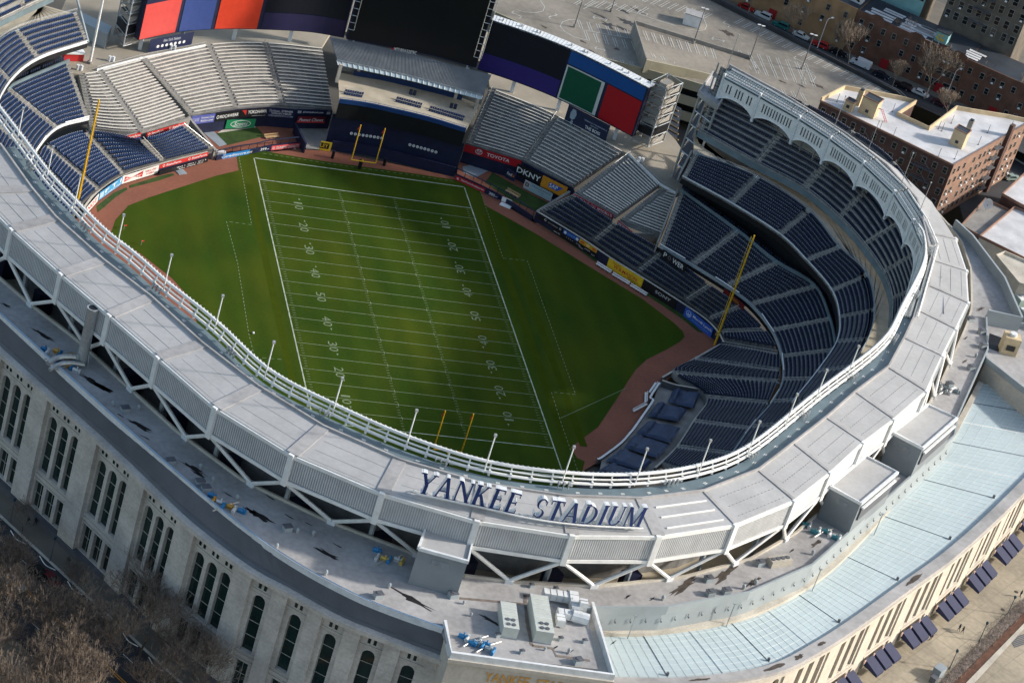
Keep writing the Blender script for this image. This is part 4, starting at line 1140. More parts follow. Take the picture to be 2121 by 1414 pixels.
# end towers of the boards
def frame_tower(label, pts, z0, z1, bands):
    P = [at(x, y, z0) for x, y in pts]
    t = thing('screen_tower', label, 'tower', tuple(sum(P, V((0, 0, 0))) / 4))
    mb = MB(); lo = [V((p.x, p.y, z0)) for p in P]
    c = sum(lo, V((0, 0, 0))) / 4
    lo2 = [c.lerp(p, .45) for p in lo]
    mb.hexa([V((p.x, p.y, z0 + .1)) for p in lo2], [V((p.x, p.y, z1 - .2)) for p in lo2]); mb.build('core', cmat((.36, .33, .29), .7), t)
    mb = MB()
    for k in range(7):
        z = z0 + (z1 - z0) * k / 6 - .2
        mb.hexa([V((p.x, p.y, z)) for p in lo2], [V((p.x, p.y, z + .12)) for p in lo2])
    mb.build('floor_plate', cmat((.25, .23, .20), .7), t)
    mb = MB()
    for i in range(4):
        for k in range(6):
            if k in (1,): continue
            z = z0 + (z1 - z0) * k / 6; a_, b_ = lo[i], lo[(i + 1) % 4]
            mb.tube(V((a_.x, a_.y, z)), V((b_.x, b_.y, z + (z1 - z0) / 6)), .08, 4)
    mb.build('cross_brace', M['grey_steel'], t)
    mb = MB()
    for i in range(4):
        a_, b_ = c.lerp(lo[i], .93), c.lerp(lo[(i + 1) % 4], .93)
        for k in (0, 2, 3, 4, 5):
            z = z0 + (z1 - z0) * k / 6 + .4; mb.quad(V((a_.x, a_.y, z)), V((b_.x, b_.y, z)), V((b_.x, b_.y, z + 1.3)), V((a_.x, a_.y, z + 1.3)))
    mb.build('mesh_panel', cmat((.30, .28, .25), .7), t)
    mb = MB()
    for p in lo: mb.tube(p, p + UP * (z1 - z0), .16, 6)
    nlev = 6
    for k in range(nlev + 1):
        z = z0 + (z1 - z0) * k / nlev
        for i in range(4):
            a_, b_ = V((lo[i].x, lo[i].y, z)), V((lo[(i + 1) % 4].x, lo[(i + 1) % 4].y, z))
            mb.tube(a_, b_, .10, 5)
    mb.build('frame', M['grey_steel'], t)
    mb = MB(); q = [c.lerp(p, 1.02) for p in lo]
    mb.hexa([V((p.x, p.y, z0 + 2.8)) for p in q], [V((p.x, p.y, z0 + 4.6)) for p in q]); mb.build('dark_band', M['black'], t)
frame_tower('pale mesh tower at the right end of the right field scoreboard', [(1308, 290), (1341, 305), (1374, 292), (1344, 272)], 15, 30.5, 1)
frame_tower('pale mesh tower at the left end of the left field scoreboard', [(236, 72), (255, 96), (289, 87), (290, 66)], 15, 31, 1)

M['seam'] = mat('roof_seam', (.20, .20, .20), .7, .1, .5)
M['rib'] = mat('fascia_rib', (.56, .57, .58), .5, .06, .5)
M['ribgap'] = mat('fascia_panel', (.38, .39, .405), .6, .06, .5)
# ================================================================== UPPER RIM, FRIEZE, ROOF
RIMP = [(1502, 152), (1640, 228), (1740, 293), (1820, 358), (1880, 425), (1902, 480), (1915, 504), (1914, 559), (1871, 648), (1827, 724), (1694, 829), (1555, 940), (1451, 983), (1318, 1003), (1165, 1000), (1000, 976), (838, 925), (683, 857), (548, 785), (436, 682), (336, 602), (273, 546), (206, 493), (143, 429), (93, 376), (33, 296), (0, 253), (-70, 160)]
RIM = [at(x, y, 42) for x, y in RIMP]
RIMC = cat(RIM, 5)
# frieze: eight arched bays hanging under the canopy on the far right
fr = cat(RIM[:9], 8)
fr = resamp(fr, n=320)
fxs = [(1476, 200), (1548, 247), (1622, 293), (1689, 332), (1758, 382), (1822, 442), (1865, 501), (1890, 550)]
def nearest_i(px_, z):
    c = at(px_[0], px_[1], z)
    return min(range(len(fr)), key=lambda k: (V((fr[k].x, fr[k].y, 0)) - V((c.x, c.y, 0))).length)
ids = [0] + [nearest_i(p, 36.0) for p in fxs[1:]] + [320]
ids = sorted(set(ids))
for b_i in range(len(ids) - 1):
    i0, i1 = ids[b_i], ids[b_i + 1]
    if i1 - i0 < 8: continue
    P0, P1 = fr[i0], fr[i1]
    u = V((P1.x - P0.x, P1.y - P0.y, 0)); L = u.length; u.normalize()
    n_ = V((-u.y, u.x, 0))
    t = thing('frieze_bay', 'white arched frieze bay under the right upper roof, %s from the outfield end' % ORD[b_i], 'frieze', (P0.x, P0.y, 35), 'white arched frieze bays')
    ztop = 40.6
    # cut panel with arch along the bottom and rows of slots
    K = 26
    def zb(s):
        x = (s / L - .5) * 2
        return 35.5 + 1.7 * (1 - abs(x) ** 2.4)
    O = V((P0.x, P0.y, 0))
    pt = lambda s, z, d=0: O + u * s + n_ * d + UP * z
    slots = []
    s = 1.3
    nslot = max(4, int((L - 2.6) / .72))
    for k in range(nslot):
        s = 1.3 + (L - 2.6) * (k + .5) / nslot
        fk = (k + .5) / nslot
        if .25 < fk < .30 or .70 < fk < .75: continue
        slots.append(s)
    cols = [0.0]; flag = []
    for s in slots:
        cols += [s - .17, s + .17]; flag += [0, 1]
    cols.append(L); flag.append(0)
    mb = MB()
    for a_, b_, fl_ in zip(cols, cols[1:], flag):
        m_ = max(1, int((b_ - a_) / .7))
        for j in range(m_):
            x0, x1 = a_ + (b_ - a_) * j / m_, a_ + (b_ - a_) * (j + 1) / m_
            for d, fl2 in ((0, 0), (.25, 1)):
                rng = [(None, ztop)] if not fl_ else [(None, 37.8), (39.9, ztop)]
                for lo, hi in rng:
                    l0, l1 = (zb(x0), zb(x1)) if lo is None else (lo, lo)
                    mb.quad(pt(x0, l0, d), pt(x1, l1, d), pt(x1, hi, d), pt(x0, hi, d))
            mb.quad(pt(x0, zb(x0), 0), pt(x0, zb(x0), .25), pt(x1, zb(x1), .25), pt(x1, zb(x1), 0))
    mb.build('arched_panel', M['white'], t)
    mb = MB()
    xs = [L * k / 20 for k in range(21)]
    mb.pipe([pt(x, zb(x) - .02, -.05) for x in xs], .13, 5)
    mb.build('arch_rim', M['white'], t)
    for s in (0.0,):
        mb = MB(); mb.box(pt(s, 34.9, .1), u, .5, .6, 7.0); mb.ball(pt(s, 34.8, .1), .4); mb.build('pylon', M['white_steel'], t)
    # floodlights over the bay
    mb = MB()
    nl = int(L / .62)
    for row, (zz, dd) in enumerate(((41.3, .5), (41.5, 1.4), (41.7, 2.3))):
        for k in range(nl):
            c = pt((k + .5) * L / nl, zz, dd)
            mb.tube(c, c + V((-n_.x * -.1, -n_.y * -.1, 0)) + UP * .42, .36, 6, r2=.22)
    mb.build('floodlight_row', M['chrome'], t)
    mb = MB(); mb.pipe([pt(0, 41.5, 1.0), pt(L, 41.5, 1.0)], .1, 4); mb.pipe([pt(0, 42.3, 2.9), pt(L, 42.3, 2.9)], .2, 5); mb.pipe([pt(0, 41.2, .1), pt(L, 41.2, .1)], .16, 5); mb.build('light_rail', M['white'], t)

# rim rail all the way round: pipes, posts, floodlight heads
rail = resamp(cat(RIM[5:], 5), 0.9)
t = thing('rim_railing', 'white triple pipe rail with floodlight heads round the inner edge of the stadium roof', 'railing', tuple(rail[0]))
inn = offset(rail, .65)
if (inn[len(inn) // 2] - V((0, 0, 42))).length > (rail[len(inn) // 2] - V((0, 0, 42))).length: inn = offset(rail, -.65)
mb = MB()
mb.pipe([p + UP * .15 for p in rail[::3]], .27, 6)
mb.pipe([p.lerp(q, .5) + UP * .85 for p, q in zip(rail, inn)][::3], .17, 5)
mb.pipe([p + UP * 1.7 for p in inn][::3], .30, 6)
mb.build('pipe_rail', M['white'], t)
for k in range(0, len(rail), 4):
    mb = MB(); mb.tube(rail[k] - UP * .3, inn[k] + UP * 1.7, .15, 5)
    mb.box(rail[k] - UP * .5, (1, 0), .34, .34, 1.1)
    mb.build('post', M['white'], t)
mf = MB()
vis = [k for k in range(len(inn)) if k % 3 == 0][:100]
for k in range(len(inn)):
    c = inn[k] + (inn[k] - rail[k]) * .35 + UP * 1.75
    if k in vis:
        mb = MB(); mb.ball(c, .30, n=6, k=3); mb.build('floodlight', M['chrome'], t)
    else:
        mf.ball(c, .30, n=6, k=3)
mf.build('floodlight_row', M['chrome'], t)['kind'] = 'stuff'
mb = MB()
for k in range(8, len(rail) - 8, 23):
    for j in range(6):
        p = rail[k + (j // 2)] + (rail[k] - inn[k]) * (1.2 + .4 * (j % 2))
        mb.tube(p - UP * .4, p + UP * .75, .09, 4)
        mb.box(p + UP * .4, (1, .2), .35, .25, .5)
mb.build('speaker_rack', M['grey_steel'], t)
# light masts on the rail
tops = [(1340, 930), (1187, 925), (1023, 898), (860, 850), (705, 784), (573, 704), (463, 614), (361, 530), (262, 447), (164, 365), (116, 306), (51, 225), (1471, 912), (1573, 876), (1646, 816), (1712, 770), (1776, 715)]
for k, (x, y) in enumerate(tops):
    c = at(x, y, 49.3)
    b = V((c.x, c.y, 42))
    j = min(range(len(rail)), key=lambda i: (rail[i] - b).length)
    b = V((rail[j].x, rail[j].y, 41.8))
    d = sorted(tops).index((x, y))
    t = thing('light_mast', 'slender white mast standing on the near roof rail, %s from the left' % ORD[d], 'mast', tuple(b), 'slender white masts on the roof rail')
    mb = MB(); mb.tube(b, V((b.x, b.y, 49.2)), .13, 6, r2=.10); mb.build('pole', M['white'], t)
    mb = MB(); mb.box(V((b.x, b.y, 49.2)), (1, 0), .45, .45, .45); mb.build('lamp_head', M['chrome'], t)
ff = [(1565, 60, 1548, 110), (1660, 150, 1640, 228), (1745, 225, 1720, 290), (1800, 280, 1770, 340), (1862, 340, 1843, 400), (1905, 395, 1880, 460)]
for k, (x, y, bx_, by_) in enumerate(ff):
    b = at(bx_, by_, 41.5); j = min(range(len(RIMC)), key=lambda i: (RIMC[i] - b).length); b = V((RIMC[j].x, RIMC[j].y, 41.2))
    t = thing('flag_pole', 'thin grey flag pole above the white frieze, %s from the outfield end' % ORD[k], 'flag pole', tuple(b), 'thin flag poles above the frieze')
    mb = MB(); mb.tube(b, b + UP * 10.5, .10, 5, r2=.06); mb.build('pole', M['chrome'], t)
    mb = MB(); mb.ball(b + UP * 10.6, .2, n=6, k=4); mb.build('finial', M['chrome'], t)

# roof ring: joints (inner edge px at 41.6, outer edge px at 41)
RJ = [((1500, 144), (1506, 138)), ((1600, 198), (1615, 200)), ((1668, 240), (1689, 247)), ((1738, 285), (1763, 288)), ((1818, 347), (1852, 353)), ((1882, 418), (1923, 420)), ((1918, 482), (1978, 494)), ((1930, 538), (2000, 560)), ((1924, 591), (2004, 626)), ((1900, 641), (1978, 680)),
      ((1873, 699), (1950, 735)), ((1840, 760), (1917, 808)), ((1772, 811), (1850, 866)), ((1712, 864), (1786, 914)), ((1644, 917), (1718, 976)), ((1571, 973), (1644, 1034)),
      ((1458, 1017), (1522, 1084)), ((1329, 1033), (1364, 1108)), ((1170, 1028), (1185, 1106)), ((1000, 1003), (989, 1076)), ((828, 953), (793, 1019)), ((670, 884), (606, 940)),
      ((535, 801), (449, 843)), ((419, 712), (330, 739)), ((313, 616), (229, 651)), ((213, 539), (129, 566)), ((115, 451), (27, 474)), ((65, 391), (-50, 395)), ((0, 300), (-120, 310))]
RI = [at(a_[0], a_[1], 41.8) for a_, b_ in RJ]; RO = [at(b_[0], b_[1], 41) for a_, b_ in RJ]
for i_ in range(6):
    q_ = (RO[i_] - RI[i_]); q_.z = 0; RI[i_] = RI[i_] + V((.73, .68, 0)).lerp(q_.normalized(), .5).normalized() * 3.0
    RO[i_] = RO[i_] + V((.73, .68, 0)).lerp(q_.normalized(), .5).normalized() * 1.2
t = thing('stadium_roof', 'pale grey segmented roof ring round the top of the stadium', 'roof', tuple(RI[0]))
WK = [min(RIMC, key=lambda q: (V((q.x, q.y, 0)) - V((p.x, p.y, 0))).length) for p in RI]
WK = [V((p.x, p.y, 41.2)) for p in WK]
RId = resamp(RI, 1.2); RIMd = resamp(RIMC, .4)
WKd = [min(RIMd, key=lambda q: (q.x - p.x) ** 2 + (q.y - p.y) ** 2) for p in RId]
mb = MB(); mb.slab(shrink(RId, 41.2), [V((p.x, p.y, 41.2)) for p in WKd], .3); mb.build('gutter_walkway', M['gutter'], t)
for i in range(len(RI) - 1):
    mb = MB()
    a0, a1, b0, b1_ = RI[i], RI[i + 1], RO[i], RO[i + 1]
    mb.hexa([b0 - UP * .5, a0 - UP * .5, a1 - UP * .5, b1_ - UP * .5], [b0, a0, a1, b1_])
    mb.build('roof_panel', M['roof_membrane'], t)
    if i >= 6:
        mb = MB()
        lines = [.28, .56, .86] if i < 17 else [.35, .66, .93]
        for f in lines:
            p, q = a0.lerp(b0, f), a1.lerp(b1_, f)
            p2, q2 = p.lerp(q, .1), p.lerp(q, .86)
            if i in (16,):
                mb.tube(p2 + UP * .1, q2 + UP * .1, .16, 5)
            else:
                for j in range(13):
                    c = p2.lerp(q2, j / 12)
                    if i < 16: mb.box(c, (q - p), .22, .1, .05)
                mb.tube(p2 - UP * .02, q2 - UP * .02, .035 if i < 16 else .05, 4)
        mb.build('snow_guard', M['white'] if i == 16 else M['seam'], t)
# joint beams
mb = MB()
for i in range(6, len(RI)):
    w = .32 if i < 17 else 1.15
    d = (RO[i] - RI[i]); u = d.normalized(); n_ = V((-u.y, u.x, 0))
    a_, b_ = RI[i] + UP * .02, RO[i] + UP * .02
    mb.hexa([a_ - n_ * w, b_ - n_ * w, b_ + n_ * w, a_ + n_ * w], [a_ - n_ * w + UP * .14, b_ - n_ * w + UP * .14, b_ + n_ * w + UP * .14, a_ + n_ * w + UP * .14])
mb.build('joint_beam', M['roof_membrane2'], t)
# inner parapet of roof
mb = MB(); mb.wall(RI, 41.3, 42.2, .35); mb.build('inner_kerb', M['roof_membrane2'], t)
mb = MB()
for i in range(5, len(RI) - 1):
    for k in range(3):
        p = RI[i].lerp(RI[i + 1], .2 + .3 * k); w_ = WK[i].lerp(WK[i + 1], .2 + .3 * k)
        c = p.lerp(w_, .5) ; c.z = 41.22; u = (RI[i + 1] - RI[i])
        mb.box(c, u, .7, .12, .06); mb.box(c + (w_ - p).normalized() * .35, u, .7, .12, .06)
mb.build('walkway_light', M['white'], t)
# fascia band with ribbed panels under the outer edge
t = thing('roof_fascia', 'ribbed grey fascia panels in white steel frames under the outer roof edge', 'fascia', tuple(RO[17]))
for i in range(6, len(RO) - 1):
    a_, b_ = RO[i], RO[i + 1]
    u = (b_ - a_); L = V((u.x, u.y, 0)).length; u.normalize(); n_ = V((-u.y, u.x, 0))
    if n_.dot(a_ - V((0, -30, 41))) < 0: n_ = -n_
    zt, zb_ = 40.6, 35.6
    mb = MB(); mb.wall([a_ + u * .3, b_ - u * .3], zb_ + .5, zt - .4, .2); mb.build('panel', M['ribgap'] if i > 14 else M['rib'], t)
    mb = MB(); nr = int(L / .42) if i > 14 else 0
    for k in range(nr):
        c = a_ + u * (.5 + (L - 1.0) * k / max(nr - 1, 1)) + n_ * .16; c.z = zb_ + .5
        mb.box(c, u, .22, .10, zt - zb_ - .9)
    mb.build('rib', M['rib'], t)
    mb = MB()
    for z in (zt, zb_): mb.wall([a_ + n_ * .1, b_ + n_ * .1], z - .35, z + .3, .5)
    mb.build('edge_beam', M['white'], t)
for i in range(6, len(RO)):
    n_ = (RO[i] - RI[i]).normalized()
    mb = MB(); mb.box(V((RO[i].x, RO[i].y, 34.9)) + n_ * .25, n_, .7, .95, 6.2)
    mb.build('node_post', M['white'], t)

# low terrace under it: inner edge and outer parapet
TI = [at(x, y, 29) for x, y in [(-150, 440), (-60, 530), (-5, 575), (59, 630), (157, 704), (261, 800), (366, 895), (505, 998), (674, 1079), (858, 1149), (962, 1194), (1056, 1206), (1240, 1216), (1414, 1197), (1552, 1160), (1649, 1104), (1735, 1030), (1790, 980), (1850, 930), (1905, 870), (1945, 800), (1975, 735), (2000, 680), (2012, 640), (2010, 560), (1990, 500), (1930, 430)]]
TOp = [(-200, 460), (-100, 556), (0, 649), (195, 826), (346, 960), (445, 1044), (528, 1108), (615, 1166), (700, 1213), (785, 1252), (918, 1300)]
TOr = [(1217, 1257), (1384, 1255), (1552, 1225), (1683, 1168), (1760, 1100), (1887, 985), (1978, 900), (1983, 864), (2046, 723), (2043, 653)]
TOL = [at(x, y, 29.6) for x, y in TOp]; TOR = [at(x, y, 29.6) for x, y in TOr]
TI1 = resamp(TI[:11], n=60); TO1 = resamp(cat(TOL, 3), n=60)
t = thing('stadium_terrace', 'stained grey membrane roof terrace below the roof ring', 'terrace', tuple(TI[10]))
mb = MB(); mb.slab(TI1, shrink(TO1, 29), .5); mb.build('membrane', M['roof_membrane2'], t)
TI2 = resamp(TI[10:], n=60); TO2 = resamp([TOL[-1]] + [at(935, 1352, 29)] + [at(1220, 1392, 29)] + TOR + [at(2113, 668, 29), at(2077, 585, 29), at(2011, 498, 29), at(1976, 466, 29)], n=60)
polyR = [V((p.x, p.y, 29)) for p in TI[10:]] + [V((p.x, p.y, 29)) for p in reversed([TOL[-1], at(933, 1350, 29.0), at(1238, 1385, 29.0)] + TOR + [at(2110, 664, 29.6), at(2077, 585, 29.6), at(2011, 498, 29.6), at(1976, 466, 29.6)])]
a = sum((polyR[i].x * polyR[(i + 1) % len(polyR)].y - polyR[(i + 1) % len(polyR)].x * polyR[i].y) for i in range(len(polyR)))
if a < 0: polyR.reverse()
mb = MB(); mb.prism(polyR, 28.5, 28.99); mb.build('membrane', M['roof_membrane2'], t)
mb = MB(); mb.wall([p for p in TI1], 28.6, 29.5, .4); mb.wall(TI2, 28.6, 29.5, .4); mb.build('inner_kerb', M['concrete_pale'], t)
mb = MB(); mb.wall(TO1, 28.5, 29.6, .3); mb.build('left_parapet', M['white_steel'], t)
mb = MB(); mb.wall(TOR, 28.0, 29.7, .35); mb.build('right_parapet', M['grey_blue_panel'], t)
PX = [at(x, y, 29.8) for x, y in [(2043, 653), (2113, 668), (2077, 585), (2011, 498), (1976, 466)]]
mb = MB(); mb.wall(PX, 22, 31.2, .5); mb.build('high_parapet', M['grey_blue_panel'], t)
# V braces between terrace edge and fascia nodes
t = thing('roof_braces', 'white steel V braces carrying the roof ring above the terrace', 'braces', tuple(TI[5]))
for i in range(8, len(RO) - 1):
    m0 = V((RO[i].x, RO[i].y, 35.3)); m1 = V((RO[i + 1].x, RO[i + 1].y, 35.3))
    mid = m0.lerp(m1, .5); k = min(range(len(TI1 + TI2)), key=lambda q: (V(((TI1 + TI2)[q].x, (TI1 + TI2)[q].y, 0)) - V((mid.x, mid.y, 0))).length)
    foot = (TI1 + TI2)[k] + UP * .4
    if V((foot.x - mid.x, foot.y - mid.y, 0)).length > 8: continue
    for m_ in (m0, m1):
        mb = MB(); mb.tube(m_, foot, .36, 6); mb.build('strut', M['white'], t)
    mb = MB(); mb.box(foot - UP * .5, (m1 - m0), 1.4, 1.0, .8); mb.build('foot', M['white_steel'], t)
# dark back wall, columns and floor seen under the ring
dr = [V((p.x, p.y, 0)) for p in RO[8:]]
dr0 = [V((p.x, p.y, 0)) for p in RO[:9]]
drum = [p.lerp(V((0, -30, 0)), .10) for p in dr]
rw = [p.lerp(V((0, -30, 0)), .03) for p in dr0]
mb = MB(); mb.wall(rw, 8, 30.2, .4); mb.wall(rw, 34.4, 40.4, .4)  # unseen wall added to shade the field, gap sized for concourse sun
for p in resamp(rw, 3.6): mb.box(V((p.x, p.y, 30)), (1, 0), .6, .6, 7.4)
tag(mb.build('upper_deck_rear_wall', M['concrete']), 'unseen concrete rear wall of the right upper deck, its gap shaped for sunlight', 'wall')
mb = MB(); mb.wall(drum, 22, 41, .4)
tag(mb.build('upper_deck_rear_wall', M['concrete_tread']), 'dark rear wall of the upper deck seen behind the white braces', 'wall')
ti_all = [V((p.x, p.y, 0)) for p in TI[:-2]]
fl0 = resamp(list(reversed(drum)), n=60)
fl1 = resamp(ti_all, n=60)
mb = MB(); mb.slab([V((p.x, p.y, 24)) for p in fl1], [V((p.x, p.y, 24)) for p in fl0], .4)
tag(mb.build('concourse_floor', M['concourse']), 'tan upper concourse floor glimpsed between the white braces', 'concourse')
mb = MB(); mb.wall(fl1, 23.6, 28.9, .3)
tag(mb.build('terrace_inner_wall', M['concrete']), 'concrete wall under the inner edge of the roof terrace', 'wall')
t = thing('concourse_columns', 'grey steel columns and stair cores behind the white braces', 'columns', tuple(V((drum[3].x, drum[3].y, 24))))
for i, p in enumerate(dr):
    q = p.lerp(V((0, -30, 0)), .045)
    mb = MB(); mb.tube(V((q.x, q.y, 24)), V((q.x, q.y, 36)), .45, 6); mb.build('column', M['grey_steel'], t)
    if i % 1 == 0 and i > 8:
        q2 = p.lerp(V((0, -30, 0)), .07) + V((1.5, -1, 0))
        mb = MB(); mb.box(V((q2.x, q2.y, 24)), (1, .4), 3.0, 2.2, 4.5); mb.build('stair_core', M['navy_wall'], t)

# ------------------------------------------------------------------ outer facades
CL = [at(x, y, 25) for x, y in [(-150, 560), (-60, 655), (0, 717), (98, 805), (195, 890), (271, 960), (335, 1022), (399, 1082), (515, 1171), (600, 1218), (700, 1273.5), (768, 1302), (918, 1359)]]
CLs = cat(CL, 4)
# sloped metal band behind the cornice
n = 60
A = resamp(cat(TOL, 3), n=n); B = resamp(CLs, n=n)
t = thing('parapet_roof', 'dark grey sloping metal band above the limestone facade on the left', 'roof', tuple(B[30]))
mid = [a_.lerp(b_, .72) for a_, b_ in zip(A, B)]
mb = MB(); mb.strip([V((p.x, p.y, 29.5)) for p in A], [V((p.x, p.y, 25.6)) for p in mid]); mb.build('metal_slope', M['dark_metal'], t)
mb = MB(); mb.strip([V((p.x, p.y, 25.6)) for p in mid], [V((p.x, p.y, 25.1)) for p in B]); mb.build('gutter', M['dark_metal'], t)
mb = MB(); mb.pipe([V((p.x, p.y, 25.7)) for p in mid], .12, 4); mb.build('flashing', M['plinth'], t)
mb = MB(); mb.pipe([V((p.x, p.y, 29.75)) for p in A], .12, 4); mb.build('coping', cmat((.25, .38, .55)), t)

def facade(t, C, modules, z0, zc, wallm, mats, name_glass='window', plinth=True, out=1):
    """modules: (s0, s1, kind). C = plan curve. Stone wall with real openings, glass set back."""
    Lc = [0.0]
    for a_, b_ in zip(C, C[1:]): Lc.append(Lc[-1] + V((b_.x - a_.x, b_.y - a_.y, 0)).length)
    def pos(s):
        s = min(max(s, 0), Lc[-1])
        j = max(0, min(len(C) - 2, next((k for k in range(len(Lc) - 1) if Lc[k + 1] >= s), len(C) - 2)))
        f = (s - Lc[j]) / max(Lc[j + 1] - Lc[j], 1e-6)
        p = C[j].lerp(C[j + 1], f); p.z = 0
        u = (C[j + 1] - C[j]); u.z = 0; u.normalize()
        return p, u
    wall_ = MB()
    def face(pts, d0=0.0):
        wall_.poly([pos(s)[0] + nrm(s) * d0 + UP * z for s, z in pts])
    cen = V((0, -30, 0))
    def nrm(s):
        p, u = pos(s); q = V((u.y, -u.x, 0))
        return q if q.dot(p - cen) > 0 else -q
    def rect(s0, s1, za, zb_, d=0.0):
        face([(s0, za), (s1, za), (s1, zb_), (s0, zb_)], d)
    def opening(s0, s1, za, zb_, arch=False, dep=.75, d=0.0):
        """reveal faces and window part"""
        if arch:
            r = (s1 - s0) / 2; c = (s0 + s1) / 2; K = 8
            top = [(c + r * math.cos(a_), zb_ - r + r * math.sin(a_)) for a_ in [math.pi * k / K for k in range(K + 1)]]
        else:
            top = [(s1, zb_), (s0, zb_)]
        outl = [(s0, za), (s1, za)] + top
        for (sa, z_a), (sb, z_b) in zip(outl, outl[1:] + outl[:1]):
            pa, pb = pos(sa)[0] + nrm(sa) * d, pos(sb)[0] + nrm(sb) * d
            na, nb = nrm(sa), nrm(sb)
            wall_.quad(pa + UP * z_a, pb + UP * z_b, pb - nb * dep + UP * z_b, pa - na * dep + UP * z_a)
        g = MB()
        g.poly([pos(s)[0] - nrm(s) * (dep - d - .02) + UP * z for s, z in outl])
        w = g.build(name_glass, mats[0], t)
        mu = MB()
        nb_ = max(1, int((zb_ - za) / 3.0))
        for k in range(1, nb_ + 1):
            z = za + (zb_ - za) * k / (nb_ + 1)
            a_, b_ = pos(s0)[0] - nrm(s0) * (dep - .12) + UP * z, pos(s1)[0] - nrm(s1) * (dep - .12) + UP * z
            mu.tube(a_, b_, .06, 4)
        if not arch:
            c = (s0 + s1) / 2; p = pos(c)[0] - nrm(c) * (dep - .12)
            mu.tube(p + UP * za, p + UP * zb_, .05, 4)
        if w and (zb_ - za) > 1.9:
            w['_o'] = w['_o'] if '_o' in w else t['_o']
            mu.build('glazing_bar', mats[1], w)
        return outl, top
    for (s0, s1, kind, prm) in modules:
        if kind == 'pier':
            d = prm
            rect(s0, s1, z0, zc, d)
            for s in (s0, s1):
                p = pos(s)[0]; n_ = nrm(s)
                wall_.quad(p + UP * z0, p + n_ * d + UP * z0, p + n_ * d + UP * zc, p + UP * zc)
        elif kind == 'plain':
            rect(s0, s1, z0, zc)
        elif kind == 'win':
            # stack of openings: list of (za, zb, arch, width)
            zcur = z0
            c = (s0 + s1) / 2
            for (za, zb_, arch, w) in prm:
                a_, b_ = c - w / 2, c + w / 2
                rect(s0, s1, zcur, za)
                zt_ = zb_ + .25 if arch else zb_
                rect(s0, a_, za, zt_); rect(b_, s1, za, zt_)
                outl, top = opening(a_, b_, za, zb_, arch)
                if arch:
                    r = w / 2
                    # fill above the arch
                    for (sa, z_a), (sb, z_b) in zip(top, top[1:]):
                        wall_.quad(pos(sa)[0] + UP * z_a, pos(sa)[0] + UP * zt_, pos(sb)[0] + UP * zt_, pos(sb)[0] + UP * z_b)
                zcur = zt_
            rect(s0, s1, zcur, zc)
    wall_.build('stone_wall', wallm, t)
    return pos, nrm, Lc[-1]
# left limestone facade
t = thing('limestone_facade', 'tall limestone facade with arched windows in the shade on the left', 'facade', tuple(V((CLs[20].x, CLs[20].y, 0))))
C = [V((p.x, p.y, 0)) for p in CLs]
Lc = [0.0]
for a_, b_ in zip(C, C[1:]): Lc.append(Lc[-1] + (b_ - a_).length)
def s_of(px_, z):
    c = at(px_[0], px_[1], z); c.z = 0
    best = min(range(len(C)), key=lambda k: (C[k] - c).length)
    s = Lc[best]
    for j in (best - 1, best):
        if 0 <= j < len(C) - 1:
            u = (C[j + 1] - C[j]); f = (c - C[j]).dot(u) / u.length_squared
            if 0 <= f <= 1: s = Lc[j] + u.length * f
    return s
TRI = [(37, 799), (132, 886), (231, 978), (330, 1072), (442, 1166)]
SNG = [(538, 1235), (610, 1277), (682, 1317), (763, 1352), (846, 1382)]
mods = []; cur = 0.0
stack = [(1.4, 7.0, False, 2.2), (9.2, 20.9, True, 2.25)]
cs = [s_of(p, 20.9) for p in TRI]
cs = [cs[0] - 27.2, cs[0] - 13.6] + cs
for c in cs:
    s0 = c - 4.6
    if s0 < 0: continue
    if s0 > cur + .01: mods.append((cur, s0, 'pier', .9))
    for k in range(3):
        cc = c + (k - 1) * 3.05
        mods.append((cc - 1.525, cc + 1.525, 'win', stack))
    cur = c + 1.525 * 3
for p in SNG:
    c = s_of(p, 20.9)
    s0 = c - 2.0
    if s0 > cur + .01: mods.append((cur, s0, 'pier', .7))
    mods.append((max(s0, cur), c + 2.0, 'win', stack)); cur = c + 2.0
mods.append((cur, Lc[-1], 'plain', 0))
pos, nrm, Ltot = facade(t, C, mods, 0, 24.9, M['limestone'], [M['window_teal'], M['concrete_pale']])
# attic slits, string courses, cornice, plinth
mb = MB(); ms_ = MB()
for (s0, s1, kind, prm) in mods:
    if kind == 'win':
        c = (s0 + s1) / 2
        for dx in (-.5, .5):
            p, u = pos(c + dx); n_ = nrm(c + dx)
            mb = MB(); mb.box(p + n_ * .03 + UP * 22.25, u, .5, .06, 1.5); mb.build('attic_window', M['window_teal'], t)
        a_, b_ = pos(s0)[0] + nrm(s0) * .12, pos(s1)[0] + nrm(s1) * .12
        for z, h in ((21.7, .22), (8.0, .5), (7.3, .25), (9.0, .12)):
            ms_ = MB(); ms_.wall([a_, b_], z, z + h, .3); ms_.build('string_course', M['limestone_r'], t)
mb = MB(); Cc = resamp(C, n=80); Co = [p + (nrm(Ltot * i / 80)) * .5 for i, p in enumerate(Cc)]
mb.wall(Co, 24.2, 25.05, 1.6); mb.build('cornice', M['limestone'], t)
mb = MB(); Co = [p + (nrm(Ltot * i / 80)) * .55 for i, p in enumerate(Cc)]
mb.wall(Co, -.3, 1.25, 1.2); mb.build('plinth', M['plinth'], t)
WESTC = C

